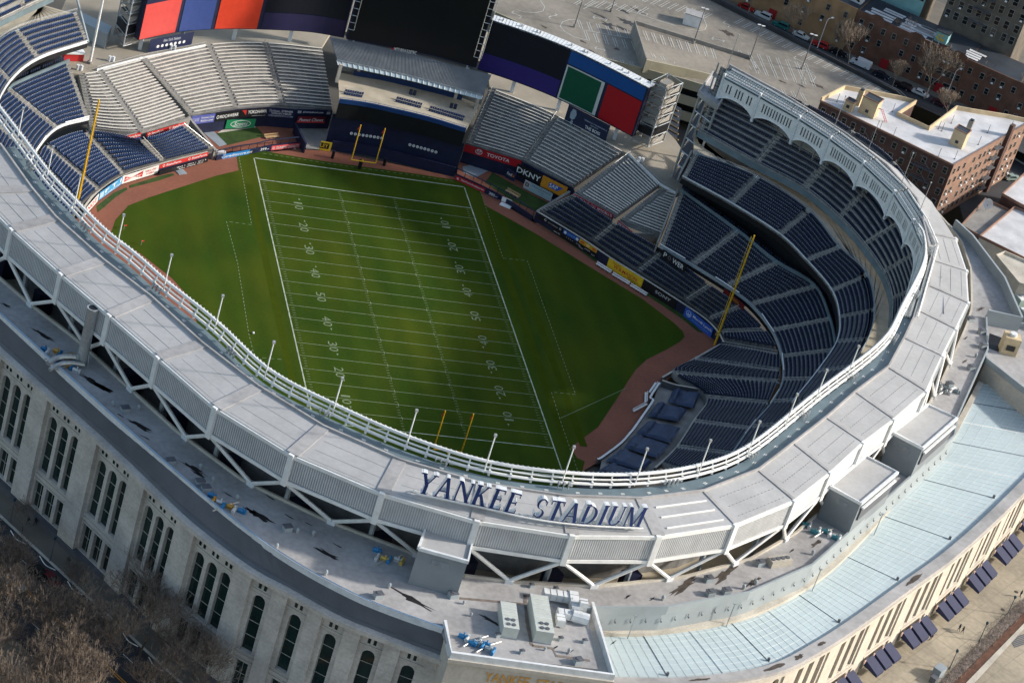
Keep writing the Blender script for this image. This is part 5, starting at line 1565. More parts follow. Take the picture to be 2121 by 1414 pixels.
# ------------------------------------------------------------------ right-hand facade, hall with glass roof, gate block
CR = [at(x, y, 23.5) for x, y in [(1262, 1412), (1430, 1412), (1600, 1387), (1700, 1338), (1782, 1285), (1880, 1214), (1964, 1154), (2040, 1088), (2121, 1009), (2220, 905), (2300, 800)]]
CRs = [V((p.x, p.y, 0)) for p in cat(CR, 4)]
tR = thing('hall_facade', 'sunlit cream facade with tall narrow arches on the right', 'facade', (CRs[16].x, CRs[16].y, 7))
Lc2 = [0.0]
for a_, b_ in zip(CRs, CRs[1:]): Lc2.append(Lc2[-1] + (b_ - a_).length)
def s_r(px_, z):
    c = at(px_[0], px_[1], z); c.z = 0
    best = min(range(len(CRs)), key=lambda k: (CRs[k] - c).length)
    s = Lc2[best]
    for j in (best - 1, best):
        if 0 <= j < len(CRs) - 1:
            u = (CRs[j + 1] - CRs[j]); f = (c - CRs[j]).dot(u) / u.length_squared
            if 0 <= f <= 1: s = Lc2[j] + u.length * f
    return s
# awning centres (photo) give the bay rhythm
AW = [at(x, y, 10.0) for x, y in [(1757, 1425), (1818, 1368), (1882, 1306), (1947, 1250), (2017, 1193), (2083, 1137), (2142, 1078)]]
cb = []
for p in AW:
    p = V((p.x, p.y, 0)); best = min(range(len(CRs)), key=lambda k: (CRs[k] - p).length)
    s = Lc2[best]
    for j in (best - 1, best):
        if 0 <= j < len(CRs) - 1:
            u = (CRs[j + 1] - CRs[j]); f = (p - CRs[j]).dot(u) / u.length_squared
            if 0 <= f <= 1: s = Lc2[j] + u.length * f
    cb.append(s)
sp = (cb[-1] - cb[0]) / 6
ph = cb[0]
cs = [ph + sp * k for k in range(-4, 9)]
cs = [c for c in cs if c > 5 and c < Lc2[-1] - 6]
mods = []; cur = 0.0
for c in cs:
    s0 = c - 4.95
    if s0 > cur + .01: mods.append((cur, s0, 'pier', .3))
    for k in range(3):
        cc = c + (k - 1) * 3.3
        mods.append((cc - 1.65, cc + 1.65, 'win', [(7.1, 9.6, False, 1.9), (11.6, 20.8, True, 1.7)]))
    cur = c + 4.95
mods.append((cur, Lc2[-1], 'plain', 0))
posr, nrmr, LR = facade(tR, CRs, mods, 6.5, 22.8, M['limestone_r'], [M['window'], M['concrete_pale']])
mb = MB(); ms_ = MB()
for (s0, s1, kind, prm) in mods:
    if kind == 'win':
        c = (s0 + s1) / 2
        for dx in (-.5, .5):
            p, u = posr(c + dx); mb = MB(); mb.box(p + nrmr(c + dx) * .03 + UP * 21.35, u, .45, .06, .95); mb.build('attic_window', M['window'], tR)
        a_, b_ = posr(s0)[0] + nrmr(s0) * .2, posr(s1)[0] + nrmr(s1) * .2
        ms_ = MB(); ms_.wall([a_, b_], 10.9, 11.4, .4); ms_.build('string_course', M['limestone_r'], tR)
Cc = resamp(CRs, n=90); Co = [p - nrmr(LR * i / 90) * .3 for i, p in enumerate(Cc)]
mb = MB(); mb.wall(Co, 22.6, 23.5, 2.1); mb.build('parapet_top', M['roof_membrane2'], tR)
Co = [p + nrmr(LR * i / 90) * .55 for i, p in enumerate(Cc)]
mb = MB(); mb.wall(Co, 22.3, 22.9, 1.1); mb.build('cornice', M['limestone_r'], tR)
# awnings: three per bay
k = 0
for bi, c in enumerate(cs):
    if c > LR - 8: continue
    for j in range(3):
        s = c + (j - 1) * 3.3 - 0.2
        p, u = posr(s); n_ = nrmr(s)
        x = (RT.transposed() @ (V((p.x, p.y, 9)) - CAMPOS)); X = 1060.5 + FPX * x.x / -x.z; Y = 707 - FPX * x.y / -x.z
        if X > 2160 or Y > 1450: continue
        t = thing('awning', 'navy awning on the sunlit facade, %s from the bottom edge' % ORD[k], 'awning', (p.x, p.y, 8), 'navy awnings along the sunlit facade')
        k += 1
        if u.dot(V((1, 0, 0))) < 0: u = -u
        A = p + n_ * .85 + UP * 10.9; w = u * 1.28
        B = p + n_ * 3.9 + UP * 9.4
        mb = MB(); mb.quad(A - w, B - w, B + w, A + w); mb.quad(B - w, B - w - UP * .55, B + w - UP * .55, B + w)
        for sg in (-1, 1): mb.add([A + w * sg, B + w * sg, B + w * sg - UP * .55, A + w * sg - UP * 1.3], [(0, 1, 2, 3)])
        mb.build('canopy', mat('awning_canvas', (.018, .024, .072), .7, .08, .8) if 'aw' not in M else M['aw'], t)
        M.setdefault('aw', bpy.data.materials['awning_canvas'])
        mb = MB(); cc = A - w * 1.18 - n_ * .2 - UP * .35
        K = 12; q = cc + n_ * .35
        ring = [q + u * .42 * math.cos(6.283 * i / K) + UP * .42 * math.sin(6.283 * i / K) for i in range(K)]
        mb.poly(ring); mb.add([r_ + V((0, 0, 0)) for r_ in ring] + [r_ - n_ * .2 for r_ in ring], [(i, (i + 1) % K, K + (i + 1) % K, K + i) for i in range(K)])
        mb.build('round_plate', cmat((.6, .42, .36)), t)
# glass roof
GI = [at(x, y, 24) for x, y in [(1228, 1312), (1357, 1310), (1535, 1280), (1669, 1216), (1763, 1137), (1847, 1045), (1945, 980), (1990, 870), (2052, 745)]]
GI = GI[:5] + [at(1860, 1030, 24), at(1952, 935, 24), at(1990, 870, 24), at(2030, 795, 24)]
GO = [at(x, y, 22.6) for x, y in [(1267, 1406), (1434, 1404), (1592, 1355), (1690, 1312), (1771, 1274), (1902, 1176), (2004, 1082), (2121, 984), (2240, 870)]]
n = 96
A = resamp(cat(GI, 5), n=n)
B = []
for i_ in range(n + 1):
    p_, u_ = posr(1.0 + (LR - 9.0) * i_ / n); q_ = p_ - nrmr(1.0 + (LR - 9.0) * i_ / n) * 1.25; q_.z = 22.75; B.append(q_)
t = thing('glass_roof', 'pale blue gridded glass roof of the hall along the right side', 'roof', tuple(A[40]))
mb = MB(); mb.slab(A, B, .12); mb.build('glazing', M['glass_roof'], t)
mb = MB()
for i in range(0, n + 1, 1):
    big = i % 12 == 0
    mb.tube(A[i] + UP * .03, B[i] + UP * .03, .10 if big else .025, 4)
mb.build('rafter', M['white'], t)
mb = MB()
for f in [k / 9 for k in range(1, 9)]:
    mb.pipe([a_.lerp(b_, f) + UP * .03 for a_, b_ in zip(A, B)], .028, 4)
mb.build('purlin', cmat((.60, .68, .69)), t)
mb = MB()
for i in range(6, n, 12):
    mb.tube(A[i] + UP * .06, B[i].lerp(A[i], .12) + UP * .06, .06, 4)
    c = B[i].lerp(A[i], .12); mb.box(c, (1, 0), .35, .35, .7)
mb.build('cable_post', M['dark_metal'], t)
mb = MB(); mb.wall(offset(A, 0), 23.6, 24.6, 1.1); mb.build('head_gutter', M['concrete_pale'], t)
mb = MB(); mb.wall(resamp(TOR[:7], n=40), 23.5, 29.3, .28); mb.build('upstand_wall', M['grey_blue_panel'], t)
mb = MB()
UW = resamp(TOR[:7], n=40)
UWo = offset(UW, .3)
if (UWo[20] - V((0, -30, 29))).length < (UW[20] - V((0, -30, 29))).length: UWo = offset(UW, -.3)
for i in range(1, 40):
    p = UWo[i]; mb.tube(V((p.x, p.y, 26.6)), V((p.x, p.y, 27.3)), .05, 4); mb.box(V((p.x + .2, p.y, 26.4)), (1, 0), .15, .15, .3)
mb.build('wall_lamp', M['dark_metal'], t)
for k in (3, 10, 18, 27):
    p = UWo[k] + (UWo[k] - V((0, -30, 29))).normalized() * 1.2
    lt = thing('lamp_post', 'thin grey lamp post before the blue-grey wall, %s from the gate block' % ORD[(3, 10, 18, 27).index(k)], 'lamp post', (p.x, p.y, 24), 'lamp posts beside the glass roof')
    mb = MB(); mb.tube(V((p.x, p.y, 24)), V((p.x, p.y, 28.8)), .09, 5); mb.build('pole', M['grey_steel'], lt)
    mb = MB(); mb.box(V((p.x, p.y, 28.8)), (1, 0), .5, .25, .2); mb.build('lamp_head', M['grey_steel'], lt)
mb = MB(); q = [at(*p, 24.8) for p in [(1222, 1350), (1262, 1362), (1266, 1408), (1238, 1402)]]
mb.prism([V((p.x, p.y, 0)) for p in q], 22.5, 24.4)
tag(mb.build('corner_parapet', M['dark_metal']), 'blue-grey metal corner between the gate block and the glass roof', 'parapet')

# gate block in front: limestone with gold letters
GB = [at(x, y, 28.2) for x, y in [(917, 1300), (930, 1366), (1266, 1412), (1222, 1262)]]
GBp = [V((p.x, p.y, 0)) for p in GB]
t = thing('gate_block', 'limestone gate block with gold lettering at the bottom of the photo', 'building', (GBp[1].x, GBp[1].y, 0))
mb = MB(); mb.prism([GBp[0], GBp[1], GBp[2], GBp[3]] if True else GBp, 0, 28.5); mb.build('stone_block', M['limestone_r'], t)
mb = MB(); mb.wall([GBp[0], GBp[1], GBp[2], GBp[3]], 28.2, 29.9, .5); mb.build('parapet', M['white_steel'], t)
u = (GBp[2] - GBp[1]).normalized(); n_ = V((u.y, -u.x, 0)); W_ = (GBp[2] - GBp[1]).length
if n_.y > 0: n_ = -n_
O = GBp[1] + n_ * .1
mb = MB(); put_text(mb, 'YANKEE  STADIUM', O + u * W_ * .24 + UP * 25.0 + n_ * .05, u * W_ * .62, UP * 2.0, bold=.015); 
mb.build('gold_lettering', mat('gold_leaf', (.62, .33, .08), .4, .1, 1), t)
for s in (.09, .93):
    K = 24; mb = MB()
    for r_, d in ((1.35, .06), (1.0, .10)):
        mb.poly([O + u * (W_ * s) + UP * 26.3 + n_ * d + u * r_ * math.cos(6.283 * i / K) + UP * r_ * math.sin(6.283 * i / K) for i in range(K)])
mb.build('round_medallion', M['limestone'], t)
mb = MB(); mb.wall([O - u * .3, O + u * (W_ + .3)], 28.0, 28.7, .8); mb.build('cornice', M['limestone_r'], t)

# ------------------------------------------------------------------ penthouses on the terrace
def penthouse(label, top, base_z, zt, win=False):
    P = [at(x, y, zt) for x, y in top]
    P = [V((p.x, p.y, 0)) for p in P]
    a_ = sum((P[i].x * P[(i + 1) % 4].y - P[(i + 1) % 4].x * P[i].y) for i in range(4))
    if a_ < 0: P.reverse()
    t = thing('penthouse', label, 'penthouse', (P[0].x, P[0].y, base_z))
    mb = MB(); mb.prism(P, base_z, zt - .5); mb.build('wall', M['pent'], t)
    c = sum(P, V((0, 0, 0))) / 4
    mb = MB(); mb.prism([c.lerp(p, 1.0) for p in P], zt - .5, zt - .35); mb.build('roof', M['roof_membrane'], t)
    mb = MB(); mb.wall(P + [P[0]], zt - .6, zt, .5); mb.build('parapet', M['white_steel'], t)
    # louvre on the side facing the camera
    best = None
    for i in range(4):
        a1, b1_ = P[i], P[(i + 1) % 4]; u = (b1_ - a1).normalized(); n_ = V((u.y, -u.x, 0)); m_ = a1.lerp(b1_, .5)
        if n_.dot(m_ - c) < 0: n_ = -n_
        d = n_.dot((CAMPOS - m_).normalized())
        if best is None or d > best[0]: best = (d, a1, b1_, u, n_)
    d, a1, b1_, u, n_ = best
    mb = MB(); L = (b1_ - a1).length
    for k in range(5): mb.box(a1.lerp(b1_, .5) + n_ * .1 + UP * (zt - 2.6 + .2 * k), u, L * .35, .12, .1)
    mb.build('louvre', M['grey_steel'], t)
    if win:
        for i in range(4):
            a1, b1_ = P[i], P[(i + 1) % 4]; u = (b1_ - a1).normalized(); n_ = V((u.y, -u.x, 0)); m_ = a1.lerp(b1_, .5)
            if n_.dot(m_ - c) < 0: n_ = -n_
            if n_.x > .3 and n_.y < .3:
                L = (b1_ - a1).length
                mb = MB(); mb.box(m_ + n_ * .15 + UP * (zt - 4.4), u, L * .86, .3, 2.8); mb.build('dark_louvre', M['dark_metal'], t)
                mb = MB(); mb.box(m_ + n_ * .4 + UP * (zt - 1.6), u, L * .9, .5, .3); mb.build('louvre_hood', M['white_steel'], t)
    return P
penthouse('grey metal penthouse standing on the shaded terrace below the sign', [(882, 1092), (980, 1117), (970, 1160), (868, 1132)], 29, 36.6)
penthouse('grey metal penthouse on the right terrace nearer the camera', [(1794, 942), (1860, 976), (1784, 1040), (1720, 1004)], 29, 36.4, True)
penthouse('grey metal penthouse on the right terrace farther from the camera', [(1923, 836), (1983, 864), (1912, 926), (1850, 893)], 29, 36.4, True)

# YANKEE STADIUM sign standing on the roof -------------------------------
def letter(ch):
    """serif letter in a box of height 1: returns width and polygons"""
    T, t_, s, sw = .165, .075, .05, .05      # thick, thin, serif height, serif overhang
    P = []
    def R(x0, y0, x1, y1): P.append([(x0, y0), (x1, y0), (x1, y1), (x0, y1)])
    def st(x, w, y0=0, y1=1, serif=(1, 1)):
        R(x, y0, x + w, y1)
        if serif[0]: R(x - sw, y0, x + w + sw, y0 + s)
        if serif[1]: R(x - sw, y1 - s, x + w + sw, y1)
    def dg(x0, y0, x1, y1, w): P.append([(x0, y0), (x0 + w, y0), (x1 + w, y1), (x1, y1)])
    def arc(cx, cy, rx, ry, a0, a1, w0, w1, K=14):
        o, i_ = [], []
        for k in range(K + 1):
            f = k / K; a_ = math.radians(a0 + (a1 - a0) * f)
            w = w0 + (w1 - w0) * math.sin(math.pi * f)
            o.append((cx + rx * math.cos(a_), cy + ry * math.sin(a_)))
            i_.append((cx + (rx - w) * math.cos(a_), cy + (ry - w * .6) * math.sin(a_)))
        for k in range(K): P.append([o[k], o[k + 1], i_[k + 1], i_[k]])
    if ch == 'Y': dg(.28, .44, .0, 1, T); dg(.31, .44, .62, 1, t_); st(.28, T, 0, .48, (1, 0)); R(-.07, .95, .22, 1); R(.52, .95, .77, 1); return .74, P
    if ch == 'A': dg(.0, 0, .30, 1, t_); dg(.56, 0, .27, 1, T); R(.12, .30, .58, .36); R(-.07, 0, .14, s); R(.48, 0, .77, s); return .74, P
    if ch == 'N': st(.05, t_); st(.62, t_, 0, 1); dg(.60, 0, .05, 1, T); return .74, P
    if ch == 'K': st(.06, T); dg(.18, .42, .52, 1, t_); dg(.52, 0, .22, .56, T); R(.44, .95, .66, 1); R(.44, 0, .74, s); return .72, P
    if ch == 'E': st(.06, T); R(.06, .94, .54, 1); R(.06, 0, .56, .06); R(.06, .48, .44, .54); R(.50, .80, .54, 1); R(.52, 0, .56, .2); R(.41, .40, .45, .62); return .60, P
    if ch == 'S': arc(.29, .745, .24, .255, 20, 270, .05, .13); arc(.29, .255, .24, .255, 90, -160, .05, .13); R(.47, .76, .51, 1); R(.06, 0, .10, .24); return .56, P
    if ch == 'T': st(.25, T, 0, 1, (1, 0)); R(.0, .94, .645, 1); R(.0, .78, .04, 1); R(.605, .78, .645, 1); return .66, P
    if ch == 'D': st(.06, T); arc(.22, .5, .50, .5, -90, 90, .06, .15); R(.06, .94, .24, 1); R(.06, 0, .24, .06); return .76, P
    if ch == 'I': st(.07, T); return .30, P
    if ch == 'U': st(.06, T, .28, 1, (0, 1)); st(.60, t_, .28, 1, (0, 1)); arc(.36, .30, .30, .30, 180, 360, .13, .10); return .74, P
    if ch == 'M': st(.05, t_); st(.74, T); dg(.40, 0, .05, 1, T * .9); dg(.42, 0, .76, 1, t_); return .96, P
    return .45, P
LA, LB = at(852, 1013, 41.4), at(1347, 1088, 41.4)
sgn = [at(860, 1018, 41.9), at(1000, 1048, 41.9), at(1100, 1070, 41.9), at(1200, 1083, 41.9), at(1328, 1090, 41.9)]
SC = cat(sgn, 10); 
SL = [0.0]
for a_, b_ in zip(SC, SC[1:]): SL.append(SL[-1] + (b_ - a_).length)
def sp_(s):
    j = max(0, min(len(SC) - 2, next((k for k in range(len(SL) - 1) if SL[k + 1] >= s), len(SC) - 2)))
    f = (s - SL[j]) / (SL[j + 1] - SL[j]); return SC[j].lerp(SC[j + 1], f), (SC[j + 1] - SC[j]).normalized()
txt = 'YANKEE STADIUM'
ws = [letter(c)[0] for c in txt]
gapw = .14
tot = sum(ws) + gapw * len(ws)
HT = 4.1
scale = SL[-1] / (tot)
t = thing('stadium_sign', 'blue italic serif YANKEE STADIUM letters standing on the near roof edge', 'sign', tuple(SC[0]))
x = 0
blue = cmat((.012, .035, .155), .45)
for ch, w in zip(txt, ws):
    if ch != ' ':
        _, P = letter(ch)
        p0, u = sp_((x + w / 2) * scale)
        n_ = V((u.y, -u.x, 0))
        if n_.dot(CAMPOS - p0) < 0: n_ = -n_
        mbf, mbs = MB(), MB()
        for kk, poly in enumerate(P):
            poly = [(a_, b_ * (1 - .006 * kk) + .003 * kk) for a_, b_ in poly]
            pts = [p0 + u * ((a_ - w / 2) * scale + b_ * HT * .07) + UP * (b_ * HT + .25) for a_, b_ in poly]
            k = len(pts)
            A_ = sum((poly[i][0] * poly[(i + 1) % k][1] - poly[(i + 1) % k][0] * poly[i][1]) for i in range(k))
            mbf.poly([q + n_ * (.58 + .006 * kk) for q in pts])
            bk = [q - n_ * (.55 - .006 * kk) for q in pts]; fq = [q + n_ * (.50 + .006 * kk) for q in pts]
            mbs.add(fq + bk, [(i, (i + 1) % k, k + (i + 1) % k, k + i) for i in range(k)] + [tuple(range(k, 2 * k)), tuple(range(k))])
        L_ = mbs.build('letter', M['white_steel'], t)
        L_['_o'] = t['_o']
        mbf.build('face', blue, L_)
    x += w + gapw
mb = MB()
for z, d in ((0.0, .3), (.55, .9)):
    mb.pipe([p + V((0, 0, z - .2)) + V((0, -1, 0)) * d for p in SC[::2]], .14, 4)
mb.pipe([p + V((0, .8, -.3)) for p in SC[::2]], .14, 4)
for p in SC[::2]: mb.tube(p + V((0, .9, -.3)), p + V((0, -.9, .4)), .09, 4); mb.tube(p + V((0, .9, -.3)), p + V((0, .9, -1.0)), .09, 4)
mb.build('support_frame', M['white'], t)

# ------------------------------------------------------------------ terrace equipment
def vent(label, px_, z=29, r=.4, h=.9, kind='cowl', group='roof vents'):
    c = at(px_[0], px_[1], z); t = thing('roof_vent', label, 'vent', tuple(c), group)
    if kind == 'cowl':
        mb = MB(); mb.tube(c, c + UP * h * .6, r * .6, 8); mb.build('pipe', M['chrome'], t)
        mb = MB(); mb.tube(c + UP * h * .6, c + UP * h, r * .8, 10, r2=r * .6); mb.ball(c + UP * h, r * .6, sz=.5); mb.build('cowl', M['grey_blue_panel'], t)
    else:
        mb = MB(); mb.box(c, (1, .3), r * 2.4, r * 1.8, h); mb.build('casing', M['grey_blue_panel'], t)
        mb = MB(); mb.box(c + UP * h, (1, .3), r * 2.6, r * 2.0, .1); mb.tube(c + UP * (h + .1), c + UP * (h + .2), r * .7, 10); mb.build('fan_guard', M['dark_metal'], t)
TV = [((233, 840), 'cowl'), ((287, 848), 'cowl'), ((258, 852), 'box'), ((352, 960), 'box'), ((413, 1003), 'box'), ((425, 1016), 'box'), ((440, 997), 'cowl'), ((414, 970), 'cowl'), ((490, 1034), 'cowl'),
      ((594, 1098), 'box'), ((615, 1103), 'cowl'), ((648, 1108), 'cowl'), ((572, 1135), 'cowl'), ((674, 1190), 'cowl'), ((805, 1217), 'cowl'), ((782, 1237), 'box'), ((937, 1236), 'box'), ((1372, 1242), 'cowl'),
      ((1466, 1203), 'box'), ((1470, 1232), 'box'), ((1503, 1228), 'box'), ((1539, 1219), 'cowl'), ((1564, 1210), 'cowl'), ((1682, 1148), 'cowl'), ((1573, 1170), 'box'), ((1195, 1373), 'box'), ((1177, 1352), 'cowl'),
      ((2008, 665), 'box'), ((2032, 690), 'box'), ((2035, 720), 'box'), ((2020, 740), 'cowl'), ((1965, 800), 'box'), ((1958, 815), 'cowl'), ((2010, 765), 'box')]
for i, (p, kd) in enumerate(TV):
    side = 'left shaded' if p[0] < 900 else ('front' if p[0] < 1300 else 'right sunlit')
    vent(('small round cowl vent' if kd == 'cowl' else 'small grey fan box') + ' on the %s terrace, %s along it' % (side, ORD[sum(1 for q in TV[:i] if (('left shaded' if q[0][0] < 900 else ('front' if q[0][0] < 1300 else 'right sunlit')) == side))]), p, kind=kd, r=.42 if kd == 'cowl' else .6)
# big silver flue on the left
c = at(168, 752, 29); t = thing('flue_stack', 'tall silver flue rising from a pipe cluster on the left terrace', 'chimney', tuple(c))
mb = MB(); mb.tube(c + UP * .6, c + UP * 11.2, .95, 16, r2=.95); mb.build('flue', M['chrome'], t)
mb = MB(); mb.tube(c + UP * 11.2, c + UP * 11.5, 1.05, 16); mb.tube(c + UP * 11.45, c + UP * 11.52, .8, 12, 1); mb.build('collar', [M['chrome'], M['black']], t)
mb = MB()
for dx, dy in ((-1.1, -.9), (1.1, -.9), (1.1, .9), (-1.1, .9)): mb.tube(c + V((dx, dy, 0)), c + V((dx * .8, dy * .8, 2.4)), .1, 4)
mb.build('stand', M['grey_steel'], t)
mb = MB(); pth = [c + V((0, 0, 1.0)), c + V((-2.5, -.5, 1.4)), c + V((-4.6, -1.2, 1.2)), c + V((-6.0, -2.6, .9))]
mb.pipe(cat(pth, 4), .5, 8); mb.pipe(cat([p + V((.3, -1.4, -.3)) for p in pth], 4), .38, 8); mb.build('duct', M['chrome'], t)
def pumps(label, px_, sgn_=1, n=5, cols=((.02, .16, .34), (.55, .55, .55), (.55, .30, .06))):
    c = at(px_[0], px_[1], 29); t = thing('pump_set', label, 'pumps', tuple(c))
    rr = random.Random(int(px_[0]))
    for k in range(n):
        p = c + V((1, -.6, 0)).normalized() * (k - n / 2) * .95 + V((.6, 1, 0)).normalized() * rr.uniform(-1.1, 1.1)
        mb = MB(); cc = cmat(cols[k % len(cols)])
        d = V((.6, 1, 0)).normalized() if k % 2 else V((1, -.6, 0)).normalized()
        mb.tube(p + UP * .5 - d * .5, p + UP * .5 + d * .5, .30, 10); mb.box(p, d, 1.0, .5, .25); mb.tube(p + UP * .7 + d * .3, p + UP * 1.25 + d * .3, .13, 8); mb.box(p + d * .75 + UP * .1, d, .35, .45, .75)
        mb.build('pump', cc, t)
    mb = MB(); mb.pipe([c + V((-2.4, -1.5, .3)), c + V((0, .4, .35)), c + V((2.3, 1.6, .3))], .14, 5); mb.build('pipework', M['chrome'], t)
pumps('blue and steel pumps beside the silver flue on the left terrace', (120, 740), n=6)
pumps('blue and white pumps lower down beside the silver flue', (142, 762), n=5)
pumps('orange and blue pumps near the coping of the left terrace', (468, 1052), n=7, cols=((.03, .20, .42), (.55, .28, .05), (.6, .6, .6)))
pumps('blue and yellow pumps beside the shaded grey penthouse', (806, 1162), n=6, cols=((.03, .20, .42), (.5, .5, .5), (.5, .36, .08)))
pumps('teal and white pump cluster beside the near right penthouse', (1706, 1106), n=8, cols=((.05, .22, .26), (.6, .6, .6)))
pumps('grey pipe cluster on the far right terrace', (1962, 812), n=5, cols=((.2, .24, .26), (.5, .5, .5)))
pumps('blue and grey pumps on the gate block roof', (985, 1330), n=5, cols=((.03, .20, .42), (.42, .46, .48)))
pumps('blue motor and grey tanks at the front of the gate block roof', (1012, 1342), n=4, cols=((.42, .46, .48), (.03, .20, .42)))
def ahu(label, a_, b_, w, h):
    A, B = at(a_[0], a_[1], 29 + h), at(b_[0], b_[1], 29 + h); u = (B - A); L = u.length; c = A.lerp(B, .5); c.z = 29
    t = thing('air_handler', label, 'air handler', tuple(c), 'long air handlers on the gate block roof')
    mb = MB(); mb.box(c + UP * .3, u, L, w, h - .3); mb.build('casing', cmat((.50, .53, .49)), t)
    mb = MB()
    for k in range(9): mb.box(c.lerp(V((A.x, A.y, 29)), 0) + u.normalized() * (L * (k / 8 - .5)) + UP * h, u, .07, w * 1.01, .06)
    mb.build('seam', M['white_steel'], t)
    mb = MB(); v = u.normalized(); w_ = V((-v.y, v.x, 0))
    for k in (0, 1):
        for j in (-1, 1):
            p = V((B.x, B.y, 29 + h)) - v * (.9 + 1.2 * k) + w_ * j * .45; mb.tube(p, p + UP * .12, .36, 10)
    mb.build('fan', M['dark_metal'], t)
    mb = MB(); mb.box(c, u, L * 1.02, w * 1.02, .3); mb.build('base', M['grey_steel'], t)
ahu('shorter pale air handler on the gate block roof, left of the other', (1053, 1247), (1060, 1300), 2.6, 2.2)
ahu('longer pale air handler on the gate block roof, beside the white ducts', (1117, 1232), (1130, 1308), 3.0, 2.4)
c = at(1170, 1270, 29); t = thing('air_duct', 'white bent duct beside the longer air handler', 'duct', tuple(c))
for k, (dx, dy, sx, sy, h0, hh) in enumerate(((-1.2, 3.2, 4.4, 1.5, .4, 1.3), (1.6, 1.6, 1.5, 4.6, .4, 1.5), (.2, -1.4, 4.2, 1.4, .3, 1.2), (-1.6, -2.6, 1.4, 2.6, .3, 1.1), (2.6, .2, 1.3, 1.3, 1.9, .9))):
    mb = MB(); mb.box(c + V((dx, dy, h0)), (1, -.12), sx, sy, hh); mb.build('duct_run', M['white_steel'], t)
    mb = MB(); L_ = max(sx, sy)
    for j in range(int(L_ / 1.1) + 1):
        o_ = -L_ / 2 + .1 + j * 1.1; q = V((dx + (o_ if sx > sy else o_ * .12), dy + (o_ if sy > sx else -o_ * .12), h0 - .05))
        mb.box(c + q, (1, -.12), .08 if sx > sy else sx + .12, sy + .12 if sx > sy else .08, hh + .1)
    mb.build('flange', M['chrome'], t)
for lab, x, y in (('round-ended white tank at the right edge of the gate block roof, upper one', 1196, 1262), ('round-ended white tank at the right edge of the gate block roof, lower one', 1199, 1288)):
    c = at(x, y, 29); t = thing('tank', lab, 'tank', tuple(c), 'white tanks')
    mb = MB(); mb.tube(c + V((-1.3, .4, 1.0)), c + V((1.3, -.4, 1.0)), 1.0, 10); mb.build('shell', M['white_steel'], t)
    mb = MB(); mb.box(c, (1, -.3), 2.0, 1.2, .5); mb.build('saddle', M['grey_steel'], t)
def pads(lab, pts):
    P = [at(x, y, 29.03) for x, y in pts]; mb = MB(); mb.strip(offset(P, -.28), offset(P, .28)); struct('walkway_pads', mb, M['pad'])
M['pad'] = mat('brown_walkway_pad', (.20, .165, .14), .9, .15, 1)
pads('', [(952, 1238), (1020, 1244), (1084, 1250)]); pads('', [(1084, 1232), (1140, 1236), (1200, 1244)]); pads('', [(1087, 1232), (1092, 1290), (1102, 1336)]); pads('', [(1102, 1336), (1145, 1342), (1152, 1357), (1222, 1367)])
for k_, (x_, y_) in enumerate([(975, 1275), (1030, 1318), (1080, 1352), (1128, 1346), (1160, 1325), (1210, 1330), (960, 1250), (1100, 1215), (1150, 1222), (1175, 1228)]):
    vent('small rooftop fitting on the gate block roof, %s of the scattered ones' % ORD[k_], (x_, y_), kind='box' if k_ % 3 else 'cowl', r=.32, h=.6)
# condenser row on right terrace
c = at(1612, 1168, 29); t = thing('condenser', 'long grey condenser with four fans on the right terrace', 'condenser', tuple(c))
mb = MB(); mb.box(c, (1, .32), 4.4, 1.7, 1.3); mb.build('casing', M['concrete_pale'], t)
for k in range(4):
    p = c + V((1, .32, 0)).normalized() * (k - 1.5) * 1.05 + UP * 1.3
    mb = MB(); mb.tube(p, p + UP * .15, .42, 12); mb.build('fan', M['dark_metal'], t)
# irregular stains in the membrane (real dirt)
def stain(px_, rx, ry, m, z=29.02, seed=0, name='roof_stain'):
    rr = random.Random(seed + int(px_[0] * 7 + px_[1]))
    c = at(px_[0], px_[1], z); K = 22; pts = []
    ang = -.7 if px_[0] < 1150 or z < 20 else .75
    for k in range(K):
        a_ = 6.283 * k / K
        r_ = rr.uniform(.35, 1.15)
        dx, dy = math.cos(a_) * rx * r_, math.sin(a_) * ry * r_
        pts.append(V((c.x + dx * math.cos(ang) - dy * math.sin(ang), c.y + dx * math.sin(ang) + dy * math.cos(ang), z)))
    mb = MB(); mb.poly(pts); return tag(mb.build(name, m), kind='stuff')
for i, (x, y, rx, ry) in enumerate([(92, 695, 3.2, .6), (12, 632, 1.2, .4), (195, 792, 3.6, .8), (290, 882, 3.2, .6), (398, 968, 3.0, .6), (535, 1067, 3.6, .8), (520, 1058, 1.6, .5), (682, 1148, 3.2, .6), (855, 1241, 4.8, .8), (210, 800, 2.4, .7), (413, 982, 1.6, .4),
                                   (1018, 1285, 2.6, .5), (1420, 1210, 5.5, .9), (1500, 1190, 4.5, .9), (1690, 1125, 2.2, .5), (1560, 1205, 2.5, .5), (2030, 640, 1.8, .5), (1998, 748, 1.4, .35)]):
    stain((x, y), rx, ry, M['stain'] if i < 12 else M['stain2'])
for i, (x, y) in enumerate([(560, 1030), (640, 1085), (300, 905), (250, 860), (700, 1130), (1350, 1240), (1300, 1235), (2000, 700), (1180, 1350), (1150, 1340), (1640, 1140), (150, 740), (470, 1022), (600, 1070), (1270, 1370 - 40)]):
    stain((x, y), 1.2, .18, M['stain'], seed=i)
